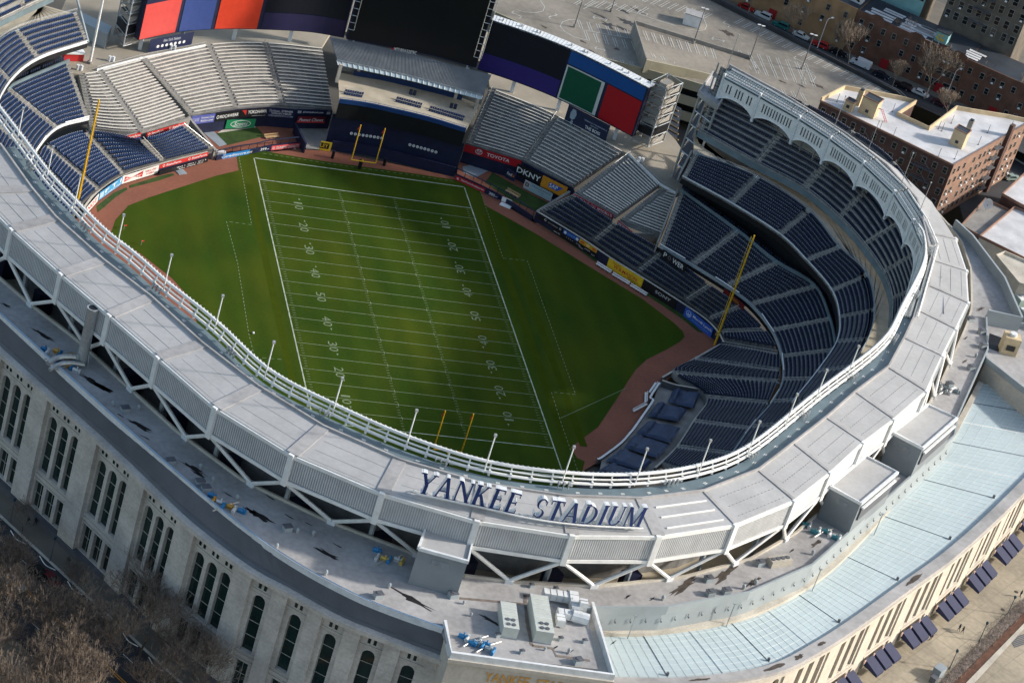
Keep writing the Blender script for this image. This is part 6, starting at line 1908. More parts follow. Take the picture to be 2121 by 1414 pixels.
for i, (x, y, rx, ry) in enumerate([(1865, 1180, 4.0, .55), (1704, 1333, 1.6, .5), (1650, 1356, 1.6, .6), (1600, 1375, 4.0, .5), (1450, 1404, 3.0, .35)]):
    s_ = s_r((x, y), 23.54); p_ = posr(s_)[0] - nrmr(s_) * .4; p_.z = 23.53; u_ = posr(s_)[1]; n_ = nrmr(s_); rr = random.Random(i); K = 18
    mb = MB(); mb.poly([p_ + u_ * math.cos(6.283 * k / K) * rx * .8 * rr.uniform(.6, 1.1) + n_ * math.sin(6.283 * k / K) * ry * rr.uniform(.5, 1.1) for k in range(K)]); tag(mb.build('roof_stain', M['stain2']), kind='stuff')

# ================================================================== STREETS, PLAZA, PEOPLE, TREES, CARS
# right plaza: sheet at street height 7 in front of the sunlit facade
PZ = [at(x, y, 7) for x, y in [(1500, 1500), (1560, 1430), (1790, 1330), (1960, 1200), (2121, 1050), (2260, 900), (2500, 1000), (2500, 1600), (1700, 1700)]]
PZ = [V((p.x, p.y, 7)) for p in CRs[6:]] + [V((230, -40, 7)), V((230, -260, 7)), V((0, -260, 7)), V((12, -150, 7))]
mb = MB(); mb.prism(list(reversed(PZ)) if False else PZ, -.8, 7.0)
m_plaza = M['plaza']
struct('plaza', mb, m_plaza)
# joints of the paving
mb = MB()
u = (at(2121, 1250, 7) - at(1900, 1414, 7)).normalized(); w_ = V((-u.y, u.x, 0))
O = at(2000, 1330, 7.012)
for k in range(-9, 10):
    p = O + w_ * 4.2 * k; a_, b_ = p - u * 45, p + u * 45; mb.quad(a_ - w_ * .05, b_ - w_ * .05, b_ + w_ * .05, a_ + w_ * .05)
    p = O + u * 4.2 * k; a_, b_ = p - w_ * 12, p + w_ * 12; mb.quad(a_ - u * .05 + UP * .003, b_ - u * .05 + UP * .003, b_ + u * .05 + UP * .003, a_ + u * .05 + UP * .003)
struct('paving_joints', mb, mat('joint', (.27, .235, .18), .9))
flat('planting_bed', [at(x, y, 7.1) for x, y in [(1975, 1414), (2121, 1268), (2121, 1240), (2150, 1215), (2160, 1250), (2010, 1425)]], 7.1, mat('mulch', (.12, .055, .035), .95, .25, .8))
flat('planting_bed', [at(x, y, 7.12) for x, y in [(1945, 1414), (2100, 1258), (2125, 1236), (2125, 1262), (1972, 1416)]], 7.14, mat('grey_brush', (.16, .13, .115), .95, .35, 1.5, bump=.6))
flat('planting_kerb', [at(x, y, 7.16) for x, y in [(2000, 1414), (2121, 1290), (2150, 1262), (2150, 1270), (2015, 1418)]], 7.2, M['concrete_pale'])
# tree grates and manholes
mb = MB(); 
for x, y in ((1990, 1255), (2077, 1262), (2105, 1225)):
    c = at(x, y, 7.02); K = 12; mb.poly([c + V((.45 * math.cos(6.283 * k / K), .45 * math.sin(6.283 * k / K), 0)) for k in range(K)])
struct('manhole_covers', mb, M['stain2'])
c = at(2108, 1318, 7.02)
mb = MB()
for k in range(6): mb.box(c + V((0, -.9 * k * .5, 0)), (1, .5), 4.5, .25, .05)
tag(mb.build('floor_grating', M['dark_metal']), 'dark slotted grating set in the pavement beyond the planting bed', 'grating')
# shrubs (low bare bushes) along the bed: ground cover nobody could count
mb = MB(); rr = random.Random(3)
A0, B0 = at(1955, 1414, 7.1), at(2121, 1246, 7.1)
for k in range(900):
    c = A0.lerp(B0, rr.random()) + V((rr.uniform(-1.4, 1.4), rr.uniform(-1.4, 1.4), 0))
    d = V((rr.uniform(-1, 1), rr.uniform(-1, 1), rr.uniform(.6, 1.6))) * rr.uniform(.4, .8)
    mb.tube(c, c + d, .035, 3, r2=.01)
tag(mb.build('low_bare_shrubs', M['bark2']), 'tangle of low bare shrubs along the plaza bed', 'shrubs', kind='stuff')

def skin_mesh(name, verts, edges, radii, root, parent, m, sub=1):
    me = bpy.data.meshes.new(name); me.from_pydata([tuple(v) for v in verts], edges, [])
    ob = bpy.data.objects.new(name, me); COL.objects.link(ob)
    md = ob.modifiers.new('s', 'SKIN'); sb = ob.modifiers.new('d', 'SUBSURF'); sb.levels = sub; sb.render_levels = sub
    for i, r in enumerate(radii): me.skin_vertices[0].data[i].radius = (r, r) if not isinstance(r, tuple) else r
    me.skin_vertices[0].data[root].use_root = True
    dg = bpy.context.evaluated_depsgraph_get(); ev = ob.evaluated_get(dg)
    nm = bpy.data.meshes.new_from_object(ev)
    bpy.data.objects.remove(ob)
    nm.materials.clear(); nm.materials.append(m)
    for p in nm.polygons: p.use_smooth = True
    o = bpy.data.objects.new(name, nm); COL.objects.link(o); o.parent = parent
    return o
def person(label, c, ang, coat, legs, hair=(.03, .02, .015), stride=.25):
    t = thing('person', label, 'person', tuple(c)); t.rotation_euler = (0, 0, ang)
    s = stride
    # body as one continuous skin: pelvis root
    vs = [(0, 0, .95), (0, 0, 1.2), (0, .0, 1.42), (0, .01, 1.52), (0, .02, 1.64), (0, .02, 1.72),
          (.17, 0, 1.40), (.24, .06, 1.12), (.26, .22, .90), (.27, .27, .82), (-.17, 0, 1.40), (-.24, -.06, 1.12), (-.26, .06, .88), (-.27, .08, .80),
          (.10, 0, .88), (.11, s * .7, .48), (.11, s * .6, .08), (.11, s * .6 + .16, .04), (-.10, 0, .88), (-.11, -s * .3, .48), (-.11, -s * 1.2, .09), (-.11, -s * 1.2 + .16, .04)]
    es = [(0, 1), (1, 2), (2, 3), (3, 4), (4, 5), (2, 6), (6, 7), (7, 8), (8, 9), (2, 10), (10, 11), (11, 12), (12, 13), (0, 14), (14, 15), (15, 16), (16, 17), (0, 18), (18, 19), (19, 20), (20, 21)]
    ra = [.15, .14, .15, .06, .10, .085, .075, .05, .04, .035, .075, .05, .04, .035, .10, .07, .045, .04, .10, .07, .045, .04]
    skin_mesh('body', vs, es, ra, 0, t, cmat(legs, .8))
    cv = [(0, 0, .82), (0, 0, 1.05), (0, 0, 1.3), (0, 0, 1.46), (.18, 0, 1.40), (.245, .06, 1.12), (.262, .2, .92), (-.18, 0, 1.40), (-.245, -.06, 1.12), (-.262, .05, .92)]
    skin_mesh('coat', cv, [(0, 1), (1, 2), (2, 3), (3, 4), (4, 5), (5, 6), (3, 7), (7, 8), (8, 9)], [.2, .19, .2, .12, .10, .075, .06, .10, .075, .06], 1, t, cmat(coat, .85))
    hv = [(0, .035, 1.60), (0, .03, 1.70)]
    skin_mesh('face', hv, [(0, 1)], [.093, .09], 0, t, M['skin'])
    skin_mesh('hair', [(0, -.02, 1.66), (0, -.005, 1.74)], [(0, 1)], [.10, .095], 0, t, cmat(hair, .9))
    return t
person('person in a dark coat walking beside a shorter companion on the plaza', at(1985, 1306, 7), 1.2, (.012, .016, .03), (.05, .06, .09))
person('person in olive clothes walking next to the dark-coated person on the plaza', at(1992, 1311, 7), 1.2, (.06, .06, .035), (.05, .045, .04))
person('person in a dark maroon coat walking alone near the awnings', at(1926, 1325, 7), 2.6, (.05, .015, .03), (.02, .02, .03))
person('person in black at the right edge of the plaza by the lamp', at(2112, 1236, 7), .4, (.01, .01, .014), (.012, .012, .02))
person('person in black walking on the shaded pavement below the facade', at(72, 1087, 0), -.8, (.01, .01, .012), (.01, .01, .012))
person('second dark figure a few steps behind on the shaded pavement', at(57, 1085, 0), -.8, (.02, .015, .015), (.015, .012, .012))
person('dark figure farther along the shaded pavement under the trees', at(140, 1168, 0), -.8, (.015, .013, .012), (.012, .012, .012))

def lamp(label, base, h, m, group, arm=False):
    t = thing('street_lamp', label, 'street lamp', tuple(base), group)
    mb = MB(); mb.tube(base, base + UP * h, .11, 6, r2=.07); mb.build('pole', m, t)
    mb = MB(); mb.tube(base, base + UP * .5, .22, 8, r2=.14); mb.build('base', m, t)
    if arm:
        mb = MB(); mb.pipe([base + UP * h, base + V((.5, .3, h + .5)), base + V((1.6, .9, h + .6))], .06, 5); mb.build('arm', m, t)
        mb = MB(); mb.box(base + V((1.6, .9, h + .5)), (1, .6), .9, .4, .2); mb.build('lamp_head', M['white'], t)
    else:
        mb = MB(); mb.tube(base + UP * h, base + UP * (h + .35), .2, 8, r2=.3); mb.ball(base + UP * (h + .4), .26, n=8, k=4); mb.build('lamp_head', cmat((.02, .05, .07)), t)
for lab, x, y in (('dark plaza lamp post nearest the bottom edge', 1966, 1385), ('dark plaza lamp post in the middle of the three', 2028, 1327), ('dark plaza lamp post farthest up the plaza', 2086, 1273)):
    lamp(lab, at(x, y, 7), 4.1, M['dark_metal'], 'lamp posts on the plaza')
small_box('vendor_cart', 'covered grey vendor cart beside the planting bed, the larger one', 'cart', (1941, 1398), 7, 2.2, 1.6, 2.0, M['tarp_grey'], u=(1, .8))
small_box('vendor_cart', 'small dark box by the bottom edge next to the grey cart', 'cart', (1932, 1412), 7, 1.2, 1.2, 1.3, M['dark_metal'], u=(1, .8))

# left street under the facade ------------------------------------------
A_, B_ = at(0, 1170, 0), at(260, 1414, 0)
u = (B_ - A_).normalized(); w_ = V((-u.y, u.x, 0))
if w_.x < 0: w_ = -w_       # towards the stadium
def band(name, d0, d1, z, m, s0=-120, s1=160):
    mb = MB(); p = [A_ + u * s0 + w_ * d0, A_ + u * s1 + w_ * d0, A_ + u * s1 + w_ * d1, A_ + u * s0 + w_ * d1]
    p = [V((q.x, q.y, z)) for q in p]
    mb.poly(p if (p[1] - p[0]).cross(p[2] - p[1]).z > 0 else list(reversed(p))); return struct(name, mb, m)
band('street', -9.5, 8.2, -.10, M['asphalt'])
mbb = MB()
for d0, d1 in ((8.2, 45), (-16, -9.5)):
    p = [A_ + u * -120 + w_ * d0, A_ + u * 160 + w_ * d0, A_ + u * 160 + w_ * d1, A_ + u * -120 + w_ * d1]
    mbb.prism([V((q.x, q.y, 0)) for q in p], -.2, .03)
struct('sidewalk', mbb, M['sidewalk'])
band('kerb_strip', 8.0, 8.6, .045, M['concrete_pale'])
band('park_ground', -160, -16, .0, M['soil'])
mb = MB()
for d in (-.22, .22):
    a_, b_ = A_ + u * -100 + w_ * d, A_ + u * 120 + w_ * d
    mb.quad(a_ - w_ * .1 - UP * .09, b_ - w_ * .1 - UP * .09, b_ + w_ * .1 - UP * .09, a_ + w_ * .1 - UP * .09)
struct('yellow_centre_lines', mb, cmat((.62, .27, .02), .8))
mb = MB()
for k in range(-10, 16):
    for d in (-4.3, 4.4):
        a_, b_ = A_ + u * (k * 7) + w_ * d, A_ + u * (k * 7 + 2.6) + w_ * d
        mb.quad(a_ - w_ * .07 - UP * .09, b_ - w_ * .07 - UP * .09, b_ + w_ * .07 - UP * .09, a_ + w_ * .07 - UP * .09)
struct('lane_lines', mb, M['paint_bright'])

def car(label, c, d, col, kind='car', group='cars parked along the far street'):
    d = V((d[0], d[1], 0)).normalized(); n_ = V((-d.y, d.x, 0))
    t = thing('parked_car' if kind != 'van' else 'parked_van', label, 'car' if kind != 'van' else 'van', tuple(c), group)
    L, W, = (4.6, 1.8) if kind != 'van' else (5.6, 2.1)
    prof = {'car': [(-2.3, .35), (-2.3, .85), (-1.7, .95), (-1.15, 1.42), (.35, 1.45), (1.05, .98), (2.2, .80), (2.3, .35)],
            'suv': [(-2.3, .35), (-2.3, 1.05), (-2.05, 1.68), (.35, 1.70), (1.0, 1.12), (2.25, .95), (2.32, .35)],
            'van': [(-2.8, .35), (-2.8, 2.1), (1.1, 2.15), (1.9, 1.3), (2.75, 1.05), (2.85, .35)]}[kind]
    mb = MB(); k = len(prof)
    def P(x, y, z): return c + d * x + n_ * y + UP * z
    def wy(z): return W / 2 - max(0, z - .9) * .16
    l_ = [P(x, wy(z), z) for x, z in prof]; r_ = [P(x, -wy(z), z) for x, z in prof]
    mb.add(l_ + r_, [tuple(range(k)), tuple(range(2 * k - 1, k - 1, -1))] + [(i, k + i, k + (i + 1) % k, (i + 1) % k) for i in range(k)])
    b = mb.build('body', cmat(col, .25), t)
    mb = MB()
    zt = prof[3][1] if kind == 'car' else prof[2][1]
    def win(x0, z0, x1, z1, x2, z2, x3, z3):
        for s in (1, -1):
            mb.poly([P(x0, s * (wy(z0) + .012), z0), P(x1, s * (wy(z1) + .012), z1), P(x2, s * (wy(z2) + .012), z2), P(x3, s * (wy(z3) + .012), z3)])
    if kind == 'car':
        win(-1.55, .98, .75, .98, .3, 1.38, -1.1, 1.36)
        for (xa, za, xb, zb_) in ((.42, 1.43, 1.0, 1.02), (-1.64, 1.0, -1.2, 1.4)):
            mb.poly([P(xa, .6, za + .012), P(xb, .7, zb_ + .012), P(xb, -.7, zb_ + .012), P(xa, -.6, za + .012)])
    elif kind == 'suv':
        win(-2.1, 1.1, .8, 1.1, .3, 1.6, -1.95, 1.6)
        mb.poly([P(.40, .6, 1.70), P(.96, .7, 1.17), P(.96, -.7, 1.17), P(.40, -.6, 1.70)]); mb.poly([P(-2.31, .6, 1.1), P(-2.1, .55, 1.6), P(-2.1, -.55, 1.6), P(-2.31, -.6, 1.1)])
    else:
        win(.9, 1.35, 1.75, 1.35, 1.2, 1.95, .9, 1.95)
        mb.poly([P(1.2, .75, 2.08), P(1.85, .85, 1.38), P(1.85, -.85, 1.38), P(1.2, -.75, 2.08)])
    mb.build('windows', M['window'], t)
    for x in (L * .31, -L * .31):
        for s in (1, -1):
            mb = MB(); p = P(x, s * (W / 2 - .12), .34); mb.tube(p - n_ * .11, p + n_ * .11, .34, 12); w = mb.build('wheel', M['rubber'], t)
            w['_o'] = t['_o']; mb = MB(); mb.tube(p - n_ * .12, p + n_ * .12, .18, 8); mb.build('rim', M['chrome'], w)
    mb = MB()
    for s in (1, -1): mb.box(P(L / 2 - .02 if kind != 'van' else 2.83, s * .62, .62), d, .06, .3, .16)
    mb.build('headlights', M['white'], t)
    mb = MB()
    for s in (1, -1): mb.box(P(-L / 2 + (0 if kind != 'van' else 0), s * .68, .75), d, .06, .22, .2)
    mb.build('tail_lights', M['red'], t)
    return t
t = car('white police patrol car with blue roof light on the tree-lined street', at(28, 1213, -.1), u, (.6, .6, .6), group='cars on the tree-lined street')
mb = MB(); c = at(28, 1213, -.1); mb.box(c + UP * 1.47, w_, 1.2, .25, .14); mb.build('light_bar', cmat((.05, .1, .8)), t)
car('dark red car behind the patrol car under the bare branches', at(104, 1205, -.1) , u, (.10, .01, .015), group='cars on the tree-lined street')
car('black car at the kerb of the tree-lined street', at(70, 1195, -.1) + w_ * 1, u, (.01, .01, .012), group='cars on the tree-lined street')
for lab, x, y in (('dark street lamp on the pavement left of the large trunk', 236, 1300), ('dark street lamp in the upper part of the shaded pavement', 21, 1080), ('dark street lamp half way along the shaded pavement', 104, 1160)):
    lamp(lab, at(x, y, 0), 4.6, M['dark_metal'], 'street lamps on the shaded pavement')

for k, (x0, y0, x1, y1) in enumerate([(22, 1098, 54, 1126), (82, 1151, 115, 1180), (140, 1203, 171, 1231), (196, 1255, 228, 1284), (253, 1306, 286, 1338), (308, 1360, 340, 1390)]):
    a1, b1_ = at(x0, y0, 1.1), at(x1, y1, 1.1); bow = at((x0 + x1) / 2 - 4, (y0 + y1) / 2 + 4, 1.1)
    lt = thing('kerb_rail', 'thin curved white rail along the tree-lined kerb, %s from the top' % ORD[k], 'rail', (bow.x, bow.y, 0), 'curved white rails along the kerb')
    mb = MB(); mb.pipe(cat([a1, bow, b1_], 5), .09, 5); mb.build('rail', M['white'], lt)
    for p in (a1, bow, b1_):
        mb = MB(); mb.tube(V((p.x, p.y, 0)), p, .03, 4); mb.build('post', M['plinth'], lt)
# bare trees ------------------------------------------------------------
def bare_tree(name, H_, seed, m_br, m_tw, spread=.55, depth=5, twig_n=3, rmin=.04):
    rr = random.Random(seed)
    trunk, crown = MB(), MB()
    def grow(p, d, L, r, lev):
        n = 3 if lev < 3 else 2
        q = p
        for k in range(n):
            r = max(r, rmin)
            d = (d + V((rr.uniform(-.16, .16), rr.uniform(-.16, .16), rr.uniform(0, .12)))).normalized()
            q2 = q + d * (L / n); r2 = max(rmin * .8, r * (.86 if lev < depth else .6))
            (trunk if lev == 0 else crown).tube(q, q2, r, 5 if lev < 2 else 3, r2=r2)
            q, r = q2, r2
            if lev >= 2 and lev < depth and rr.random() < .65:
                dd = (d + V((rr.uniform(-1, 1), rr.uniform(-1, 1), rr.uniform(-.1, .7))) * .8).normalized()
                grow(q, dd, L * .55, r * .5, lev + 1 if lev + 1 > depth - 1 else lev + 2)
        if lev >= depth: return
        nb = 4 if lev == 0 else (3 if lev < 4 else twig_n)
        for k in range(nb):
            a_ = 6.283 * (k + rr.random() * .7) / nb
            s = spread * rr.uniform(.7, 1.3)
            x = V((math.cos(a_), math.sin(a_), 0)); dd = (d + x * s + UP * .12).normalized()
            grow(q, dd, L * rr.uniform(.66, .86), r * .62, lev + 1)
    grow(V((0, 0, 0)), UP, H_ * .26, H_ * .017, 0)
    t = thing(name, 'bare tree', 'tree', (0, 0, 0))
    trunk.build('trunk', m_br, t); crown.build('crown', m_tw, t)
    return t
protos = [bare_tree('bare_tree', 13.5, s, M['bark'], M['twig'], .72, 6, 3, .022) for s in (11, 12, 13)]
protos2 = [bare_tree('bare_tree', 10, s, M['bark2'], mat('pale_twig_%d' % s, (.26, .20, .15), .9, .2, 2), .55, 6, 2, .03) for s in (21, 22)]
used = set()
def place_tree(pr, c, s, rot, label, group):
    o = pr if pr.name not in used else copy_tree(pr)
    used.add(pr.name)
    o.location = c; o.scale = (s, s, s); o.rotation_euler = (0, 0, rot)
    o['label'] = label; o['group'] = group
    return o
rr = random.Random(5)
def tq(lab, x, y, s, k, grp='bare trees lining the shaded street'):
    place_tree(protos[k % 3], at(x, y, 0), s, rr.uniform(0, 6), lab, grp)
tq('tall bare tree with a thick forked trunk in front of the shaded facade', 275, 1312, 1.10, 0)
tq('thinner bare tree right of the thick forked trunk', 340, 1318, .85, 1)
tq('small bare tree at the end of the pavement near the bottom edge', 398, 1405, .8, 2)
tq('slim bare tree on the upper shaded pavement', 45, 1105, .5, 1)
tq('slim bare tree between the two pavement lamps', 150, 1240, .55, 2)
cnt = 0
for row, d in enumerate((-4.0, 7.6, -11, -18, -26, -35, -44)):
    for j in range(12):
        s_ = -40 + j * 7.2 + (row % 2) * 4 + rr.uniform(-2, 2)
        c = A_ + u * s_ + w_ * (d + rr.uniform(-1.6, 1.6)); c.z = 0
        x_ = RT.transposed() @ (c - CAMPOS); X = 1060.5 + FPX * x_.x / -x_.z; Y = 707 - FPX * x_.y / -x_.z
        if X < -160 or X > 700 or Y < 1150 or Y > 1660: continue
        if row == 1 and (Y < 1350): continue
        nm = ['kerb row left of the yellow lines', 'row at the stadium kerb', 'first park row', 'second park row', 'third park row', 'fourth park row', 'fifth park row'][row]
        place_tree(protos[(j + row) % 3], c, rr.uniform(.8, 1.2), rr.uniform(0, 6), 'brown bare tree in the %s, %s from the top' % (nm, ORD[j]), 'bare trees lining the shaded street')
        cnt += 1

# ================================================================== PARKING GARAGE
ZG = 12.0
gp = [(860, -80), (1010, 10), (1020, 30), (1100, 66), (1180, 108), (1262, 131), (1420, 172), (1560, 215), (1700, 262), (1800, 288), (1868, 232), (1876, 214), (1855, 196), (1465, -5), (1300, -90), (1000, -200)]
P = [at(x, y, ZG) for x, y in gp]
a = sum((P[i].x * P[(i + 1) % len(P)].y - P[(i + 1) % len(P)].x * P[i].y) for i in range(len(P)))
if a < 0: P.reverse()
t = thing('parking_garage', 'concrete parking garage with painted bays on its top deck', 'garage', tuple(at(1420, 172, 0)))
mb = MB(); mb.prism([V((p.x, p.y, 0)) for p in P], ZG - .6, ZG); mb.build('top_deck', M['garage'], t)
front = [at(x, y, ZG) for x, y in [(1010, 10), (1020, 30), (1100, 66), (1180, 108), (1262, 131), (1420, 172), (1560, 215), (1700, 262), (1800, 288)]]
mb = MB()
for z0, z1 in ((10.6, 13.0), (6.4, 8.8), (2.2, 4.6)):
    mb.wall(front, z0, z1, .35)
mb.build('fascia', M['tan'], t)
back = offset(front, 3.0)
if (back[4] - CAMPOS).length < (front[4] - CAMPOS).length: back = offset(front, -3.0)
mb = MB(); mb.wall(back, 0, 11.3, .3); mb.build('dark_interior', M['black'], t)  # black wall stands in for the shade inside the openings
far = [at(x, y, ZG) for x, y in [(1300, -90), (1465, -3), (1560, 45), (1700, 116), (1855, 196), (1876, 216), (1868, 234)]]
mb = MB(); mb.wall(far, 6, ZG + 1.1, .5); mb.build('far_parapet', M['asphalt'], t)  # dark colour and height also stand in for the street shadow
mb = MB(); mb.wall(offset(far, 1.8), 6, ZG + .7, .25); mb.build('fence', M['dark_metal'], t)
# raised ramp
rp = [at(1313, 50, 15.0), at(1337, 128, 15.0), at(1420, 146, 13.8), at(1483, 161, 12.9), at(1556, 186, 12.1), at(1551, 124, 12.1)]
c = sum(rp, V((0, 0, 0))) / 6
mb = MB(); pr_ = rp
A2 = sum((pr_[i].x * pr_[(i + 1) % 6].y - pr_[(i + 1) % 6].x * pr_[i].y) for i in range(6))
if A2 < 0: pr_ = list(reversed(pr_))
low = [p - UP * 1.0 for p in pr_]
mb.add(low + pr_, [(i, (i + 1) % 6, 6 + (i + 1) % 6, 6 + i) for i in range(6)] + [tuple(range(6, 12))]); mb.build('ramp_deck', M['garage'], t)
mb = MB()
for a_, b_ in ((at(1551, 122, 12.1), at(1313, 50, 15.0)), (at(1313, 50, 15.0), at(1337, 128, 15.0))):
    n_ = V((-(b_ - a_).y, (b_ - a_).x, 0)).normalized() * .15
    dz = 3.2 if (a_ - b_).length < 30 and a_.z > 14 else 1.0
    mb.hexa([a_ - n_ - UP * 3, b_ - n_ - UP * 3, b_ + n_ - UP * 3, a_ + n_ - UP * 3], [a_ - n_ + UP * 1.0, b_ - n_ + UP * 1.0, b_ + n_ + UP * 1.0, a_ + n_ + UP * 1.0])
mb.build('ramp_parapet', M['concrete'], t)
mb = MB()
for a_, b_ in ((at(1337, 128, 15.0), at(1420, 146, 13.8)), (at(1420, 146, 13.8), at(1483, 161, 12.9))):
    n_ = V((-(b_ - a_).y, (b_ - a_).x, 0)).normalized() * .2
    mb.hexa([a_ - n_ - UP * 3, b_ - n_ - UP * 3, b_ + n_ - UP * 3, a_ + n_ - UP * 3], [a_ - n_ + UP * .6, b_ - n_ + UP * .6, b_ + n_ + UP * .6, a_ + n_ + UP * .6])
mb.build('ramp_fascia', M['tan'], t)
# painted bays
mb = MB(); NB = [0]
def gl(x0, y0, x1, y1, z=ZG, w=.11, gap=.32):
    global mb
    keep = mb
    if NB[0] < 80: mb = MB()
    NB[0] += 1
    a_, b_ = at(x0, y0, z + .04), at(x1, y1, z + .04)
    d = (b_ - a_).normalized(); n_ = V((-d.y, d.x, 0))
    for s in (-gap, gap):
        mb.quad(a_ + n_ * (s - w / 2), b_ + n_ * (s - w / 2), b_ + n_ * (s + w / 2), a_ + n_ * (s + w / 2))
    if mb is not keep: mb.build('painted_bay', M['paint_bright'], t)
    mb = keep
def g1(pts, z=ZG, w=.12):
    mb = MB()
    q = [at(x, y, z + .04) for x, y in pts]
    L_, R2 = offset(q, w / 2), offset(q, -w / 2); mb.strip(R2, L_); mb.build('painted_line', M['paint_bright'], t)
# row along the street
for k in range(19):
    f = k / 17
    x = 1522 + (1805 - 1522) * f; y = 49 + (190 - 49) * f
    gl(x, y, x + 18, y - 9)
# central double row
for k in range(9):
    gl(1512 + 19.5 * k, 101 + 3.8 * k, 1531 + 19.5 * k, 144 + 4.4 * k)
    if k < 4: gl(1504 + 19 * k, 116 + 4 * k, 1516 + 19 * k, 136 + 4 * k)
for k in range(6): gl(1562 + 19.5 * k, 173 + 4 * k, 1571 + 19.5 * k, 189 + 4 * k)
g1([(1660, 146), (1680, 152), (1690, 160), (1684, 168), (1672, 169), (1665, 160)])
g1([(1632, 123), (1641, 128), (1656, 136), (1672, 143), (1686, 152)])
# ramp bays
for k in range(9):
    f = k / 8
    gl(1334 + (1474 - 1334) * f, 64 + (100 - 64) * f, 1342 + (1474 - 1334) * f, 84 + (104 - 66) * f, 15.05 - f * 2.0)
for k in range(7):
    f = k / 6
    gl(1351 + (1470 - 1351) * f, 111 + (146 - 111) * f, 1356 + (1470 - 1351) * f, 120 + (146 - 111) * f, 14.9 - f * 2.2)
# lower left field of bays
for k in range(7):
    gl(1198 + 19.6 * k, 42 + 3.9 * k, 1205 + 19.6 * k, 60 + 3.9 * k); gl(1212 + 19.6 * k, 65 + 4.2 * k, 1219 + 19.6 * k, 84 + 4.2 * k)
for k in range(4): gl(1247 + 20 * k, 116 + 4 * k, 1252 + 20 * k, 127 + 4 * k)
g1([(1196, 40), (1180, 41), (1165, 46), (1160, 55), (1170, 66), (1190, 77), (1219, 84)])
g1([(1205, 62), (1320, 82)])
# upper rows
for k in range(7): gl(1190 + 22 * k, 10 - 1.0 * k + (4 * k), 1210 + 22 * k, -2 + 3 * k)
for k in range(8): gl(1332 + 17.3 * k, 12 + 5 * k - 8, 1352 + 17.3 * k, 1 + 5 * k - 8)
g1([(1118, 0), (1128, 14), (1125, 23), (1110, 27), (1085, 25), (1070, 20)])
g1([(1208, 19), (1240, 4)]); g1([(1225, -10), (1300, 22), (1402, 55)])
g1([(1440, 29), (1458, 40), (1464, 54), (1460, 62), (1445, 64), (1420, 60)])
for (x, y, dx, dy) in ((1060, 26, 20, 9), (1136, 36, 18, -5), (1228, 36, 30, 5), (1232, 100, 22, 4), (1322, 24, 20, 6), (1474, 80, 27, 5), (1644, 120, 24, 12), (1498, 47, 14, 6)):
    a_, b_ = (x, y), (x + dx, y + dy)
    g1([a_, b_]); g1([(x + 5, y - 3), a_, (x + 4, y + 4)]); g1([(x + dx - 5, y + dy - 3), b_, (x + dx - 4, y + dy + 3)])
bays = mb.build('painted_bays', M['paint_bright'], t)
if bays: bays['kind'] = 'stuff'
for i, (x, y, rx, ry, mm) in enumerate([(1507, 69, 2.6, 1.3, 'stain2'), (1620, 169, 1.8, .6, 'stain2'), (1693, 177, 2.8, .8, 'stain2'), (1300, 46, 3.5, 1.8, 'asphalt'), (1260, 52, 2.5, 1.8, 'asphalt'), (1240, 32, 3.0, .6, 'asphalt'), (1292, 24, 2.0, .7, 'asphalt'),
                                       (1290, 60, 2.2, .9, 'asphalt'), (1320, 22, 2.4, .8, 'stain2'), (1480, 94, 1.8, .6, 'asphalt'), (1127, 56, 1.2, .5, 'stain2'), (1208, 87, 1.2, .5, 'stain2'), (1278, 102, 1.2, .8, 'stain2'), (1225, 106, 1.2, .5, 'stain2'), (1660, 178, 1.6, .5, 'asphalt'), (1497, 150, 4, .8, 'stain2')]):
    stain((x, y), rx, ry, M[mm], z=ZG + .03, seed=40 + i, name='deck_stain')
# shed on the deck
c = at(1432, 50, ZG); t = thing('deck_shed', 'white cubic shed standing on the garage deck', 'shed', tuple(c))
mb = MB(); mb.box(c, (1, -.35), 4.6, 3.4, 3.0); mb.build('wall', M['white'], t)
mb = MB(); mb.box(c + UP * 3.0, (1, -.35), 4.9, 3.7, .2); mb.build('roof', M['roof_membrane2'], t)
for k, (x, y, h) in enumerate([(1552, 125, 10), (1660, 144, 10), (1189, 57, 9), (1265, 25, 9), (1436, 91, 10), (1388, 0, 9)]):
    b = at(x, y, ZG if k not in (4,) else 13.5); t = thing('deck_light_mast', 'tall dark light mast on the garage deck, %s from the right' % ORD[[1660, 1552, 1436, 1388, 1265, 1189].index(x)], 'light mast', tuple(b), 'light masts on the garage deck')
    mb = MB(); mb.tube(b, b + UP * h, .14, 6, r2=.08); mb.build('pole', M['plinth'], t)
    mb = MB(); mb.tube(b, b + UP * .8, .35, 8); mb.build('base', M['concrete'], t)
    mb = MB(); mb.box(b + UP * h + V((-.5, .2, 0)), (1, 0), .9, .4, .15); mb.box(b + UP * h + V((.5, -.2, 0)), (1, 0), .9, .4, .15); mb.build('lamp_head', M['white_steel'], t)

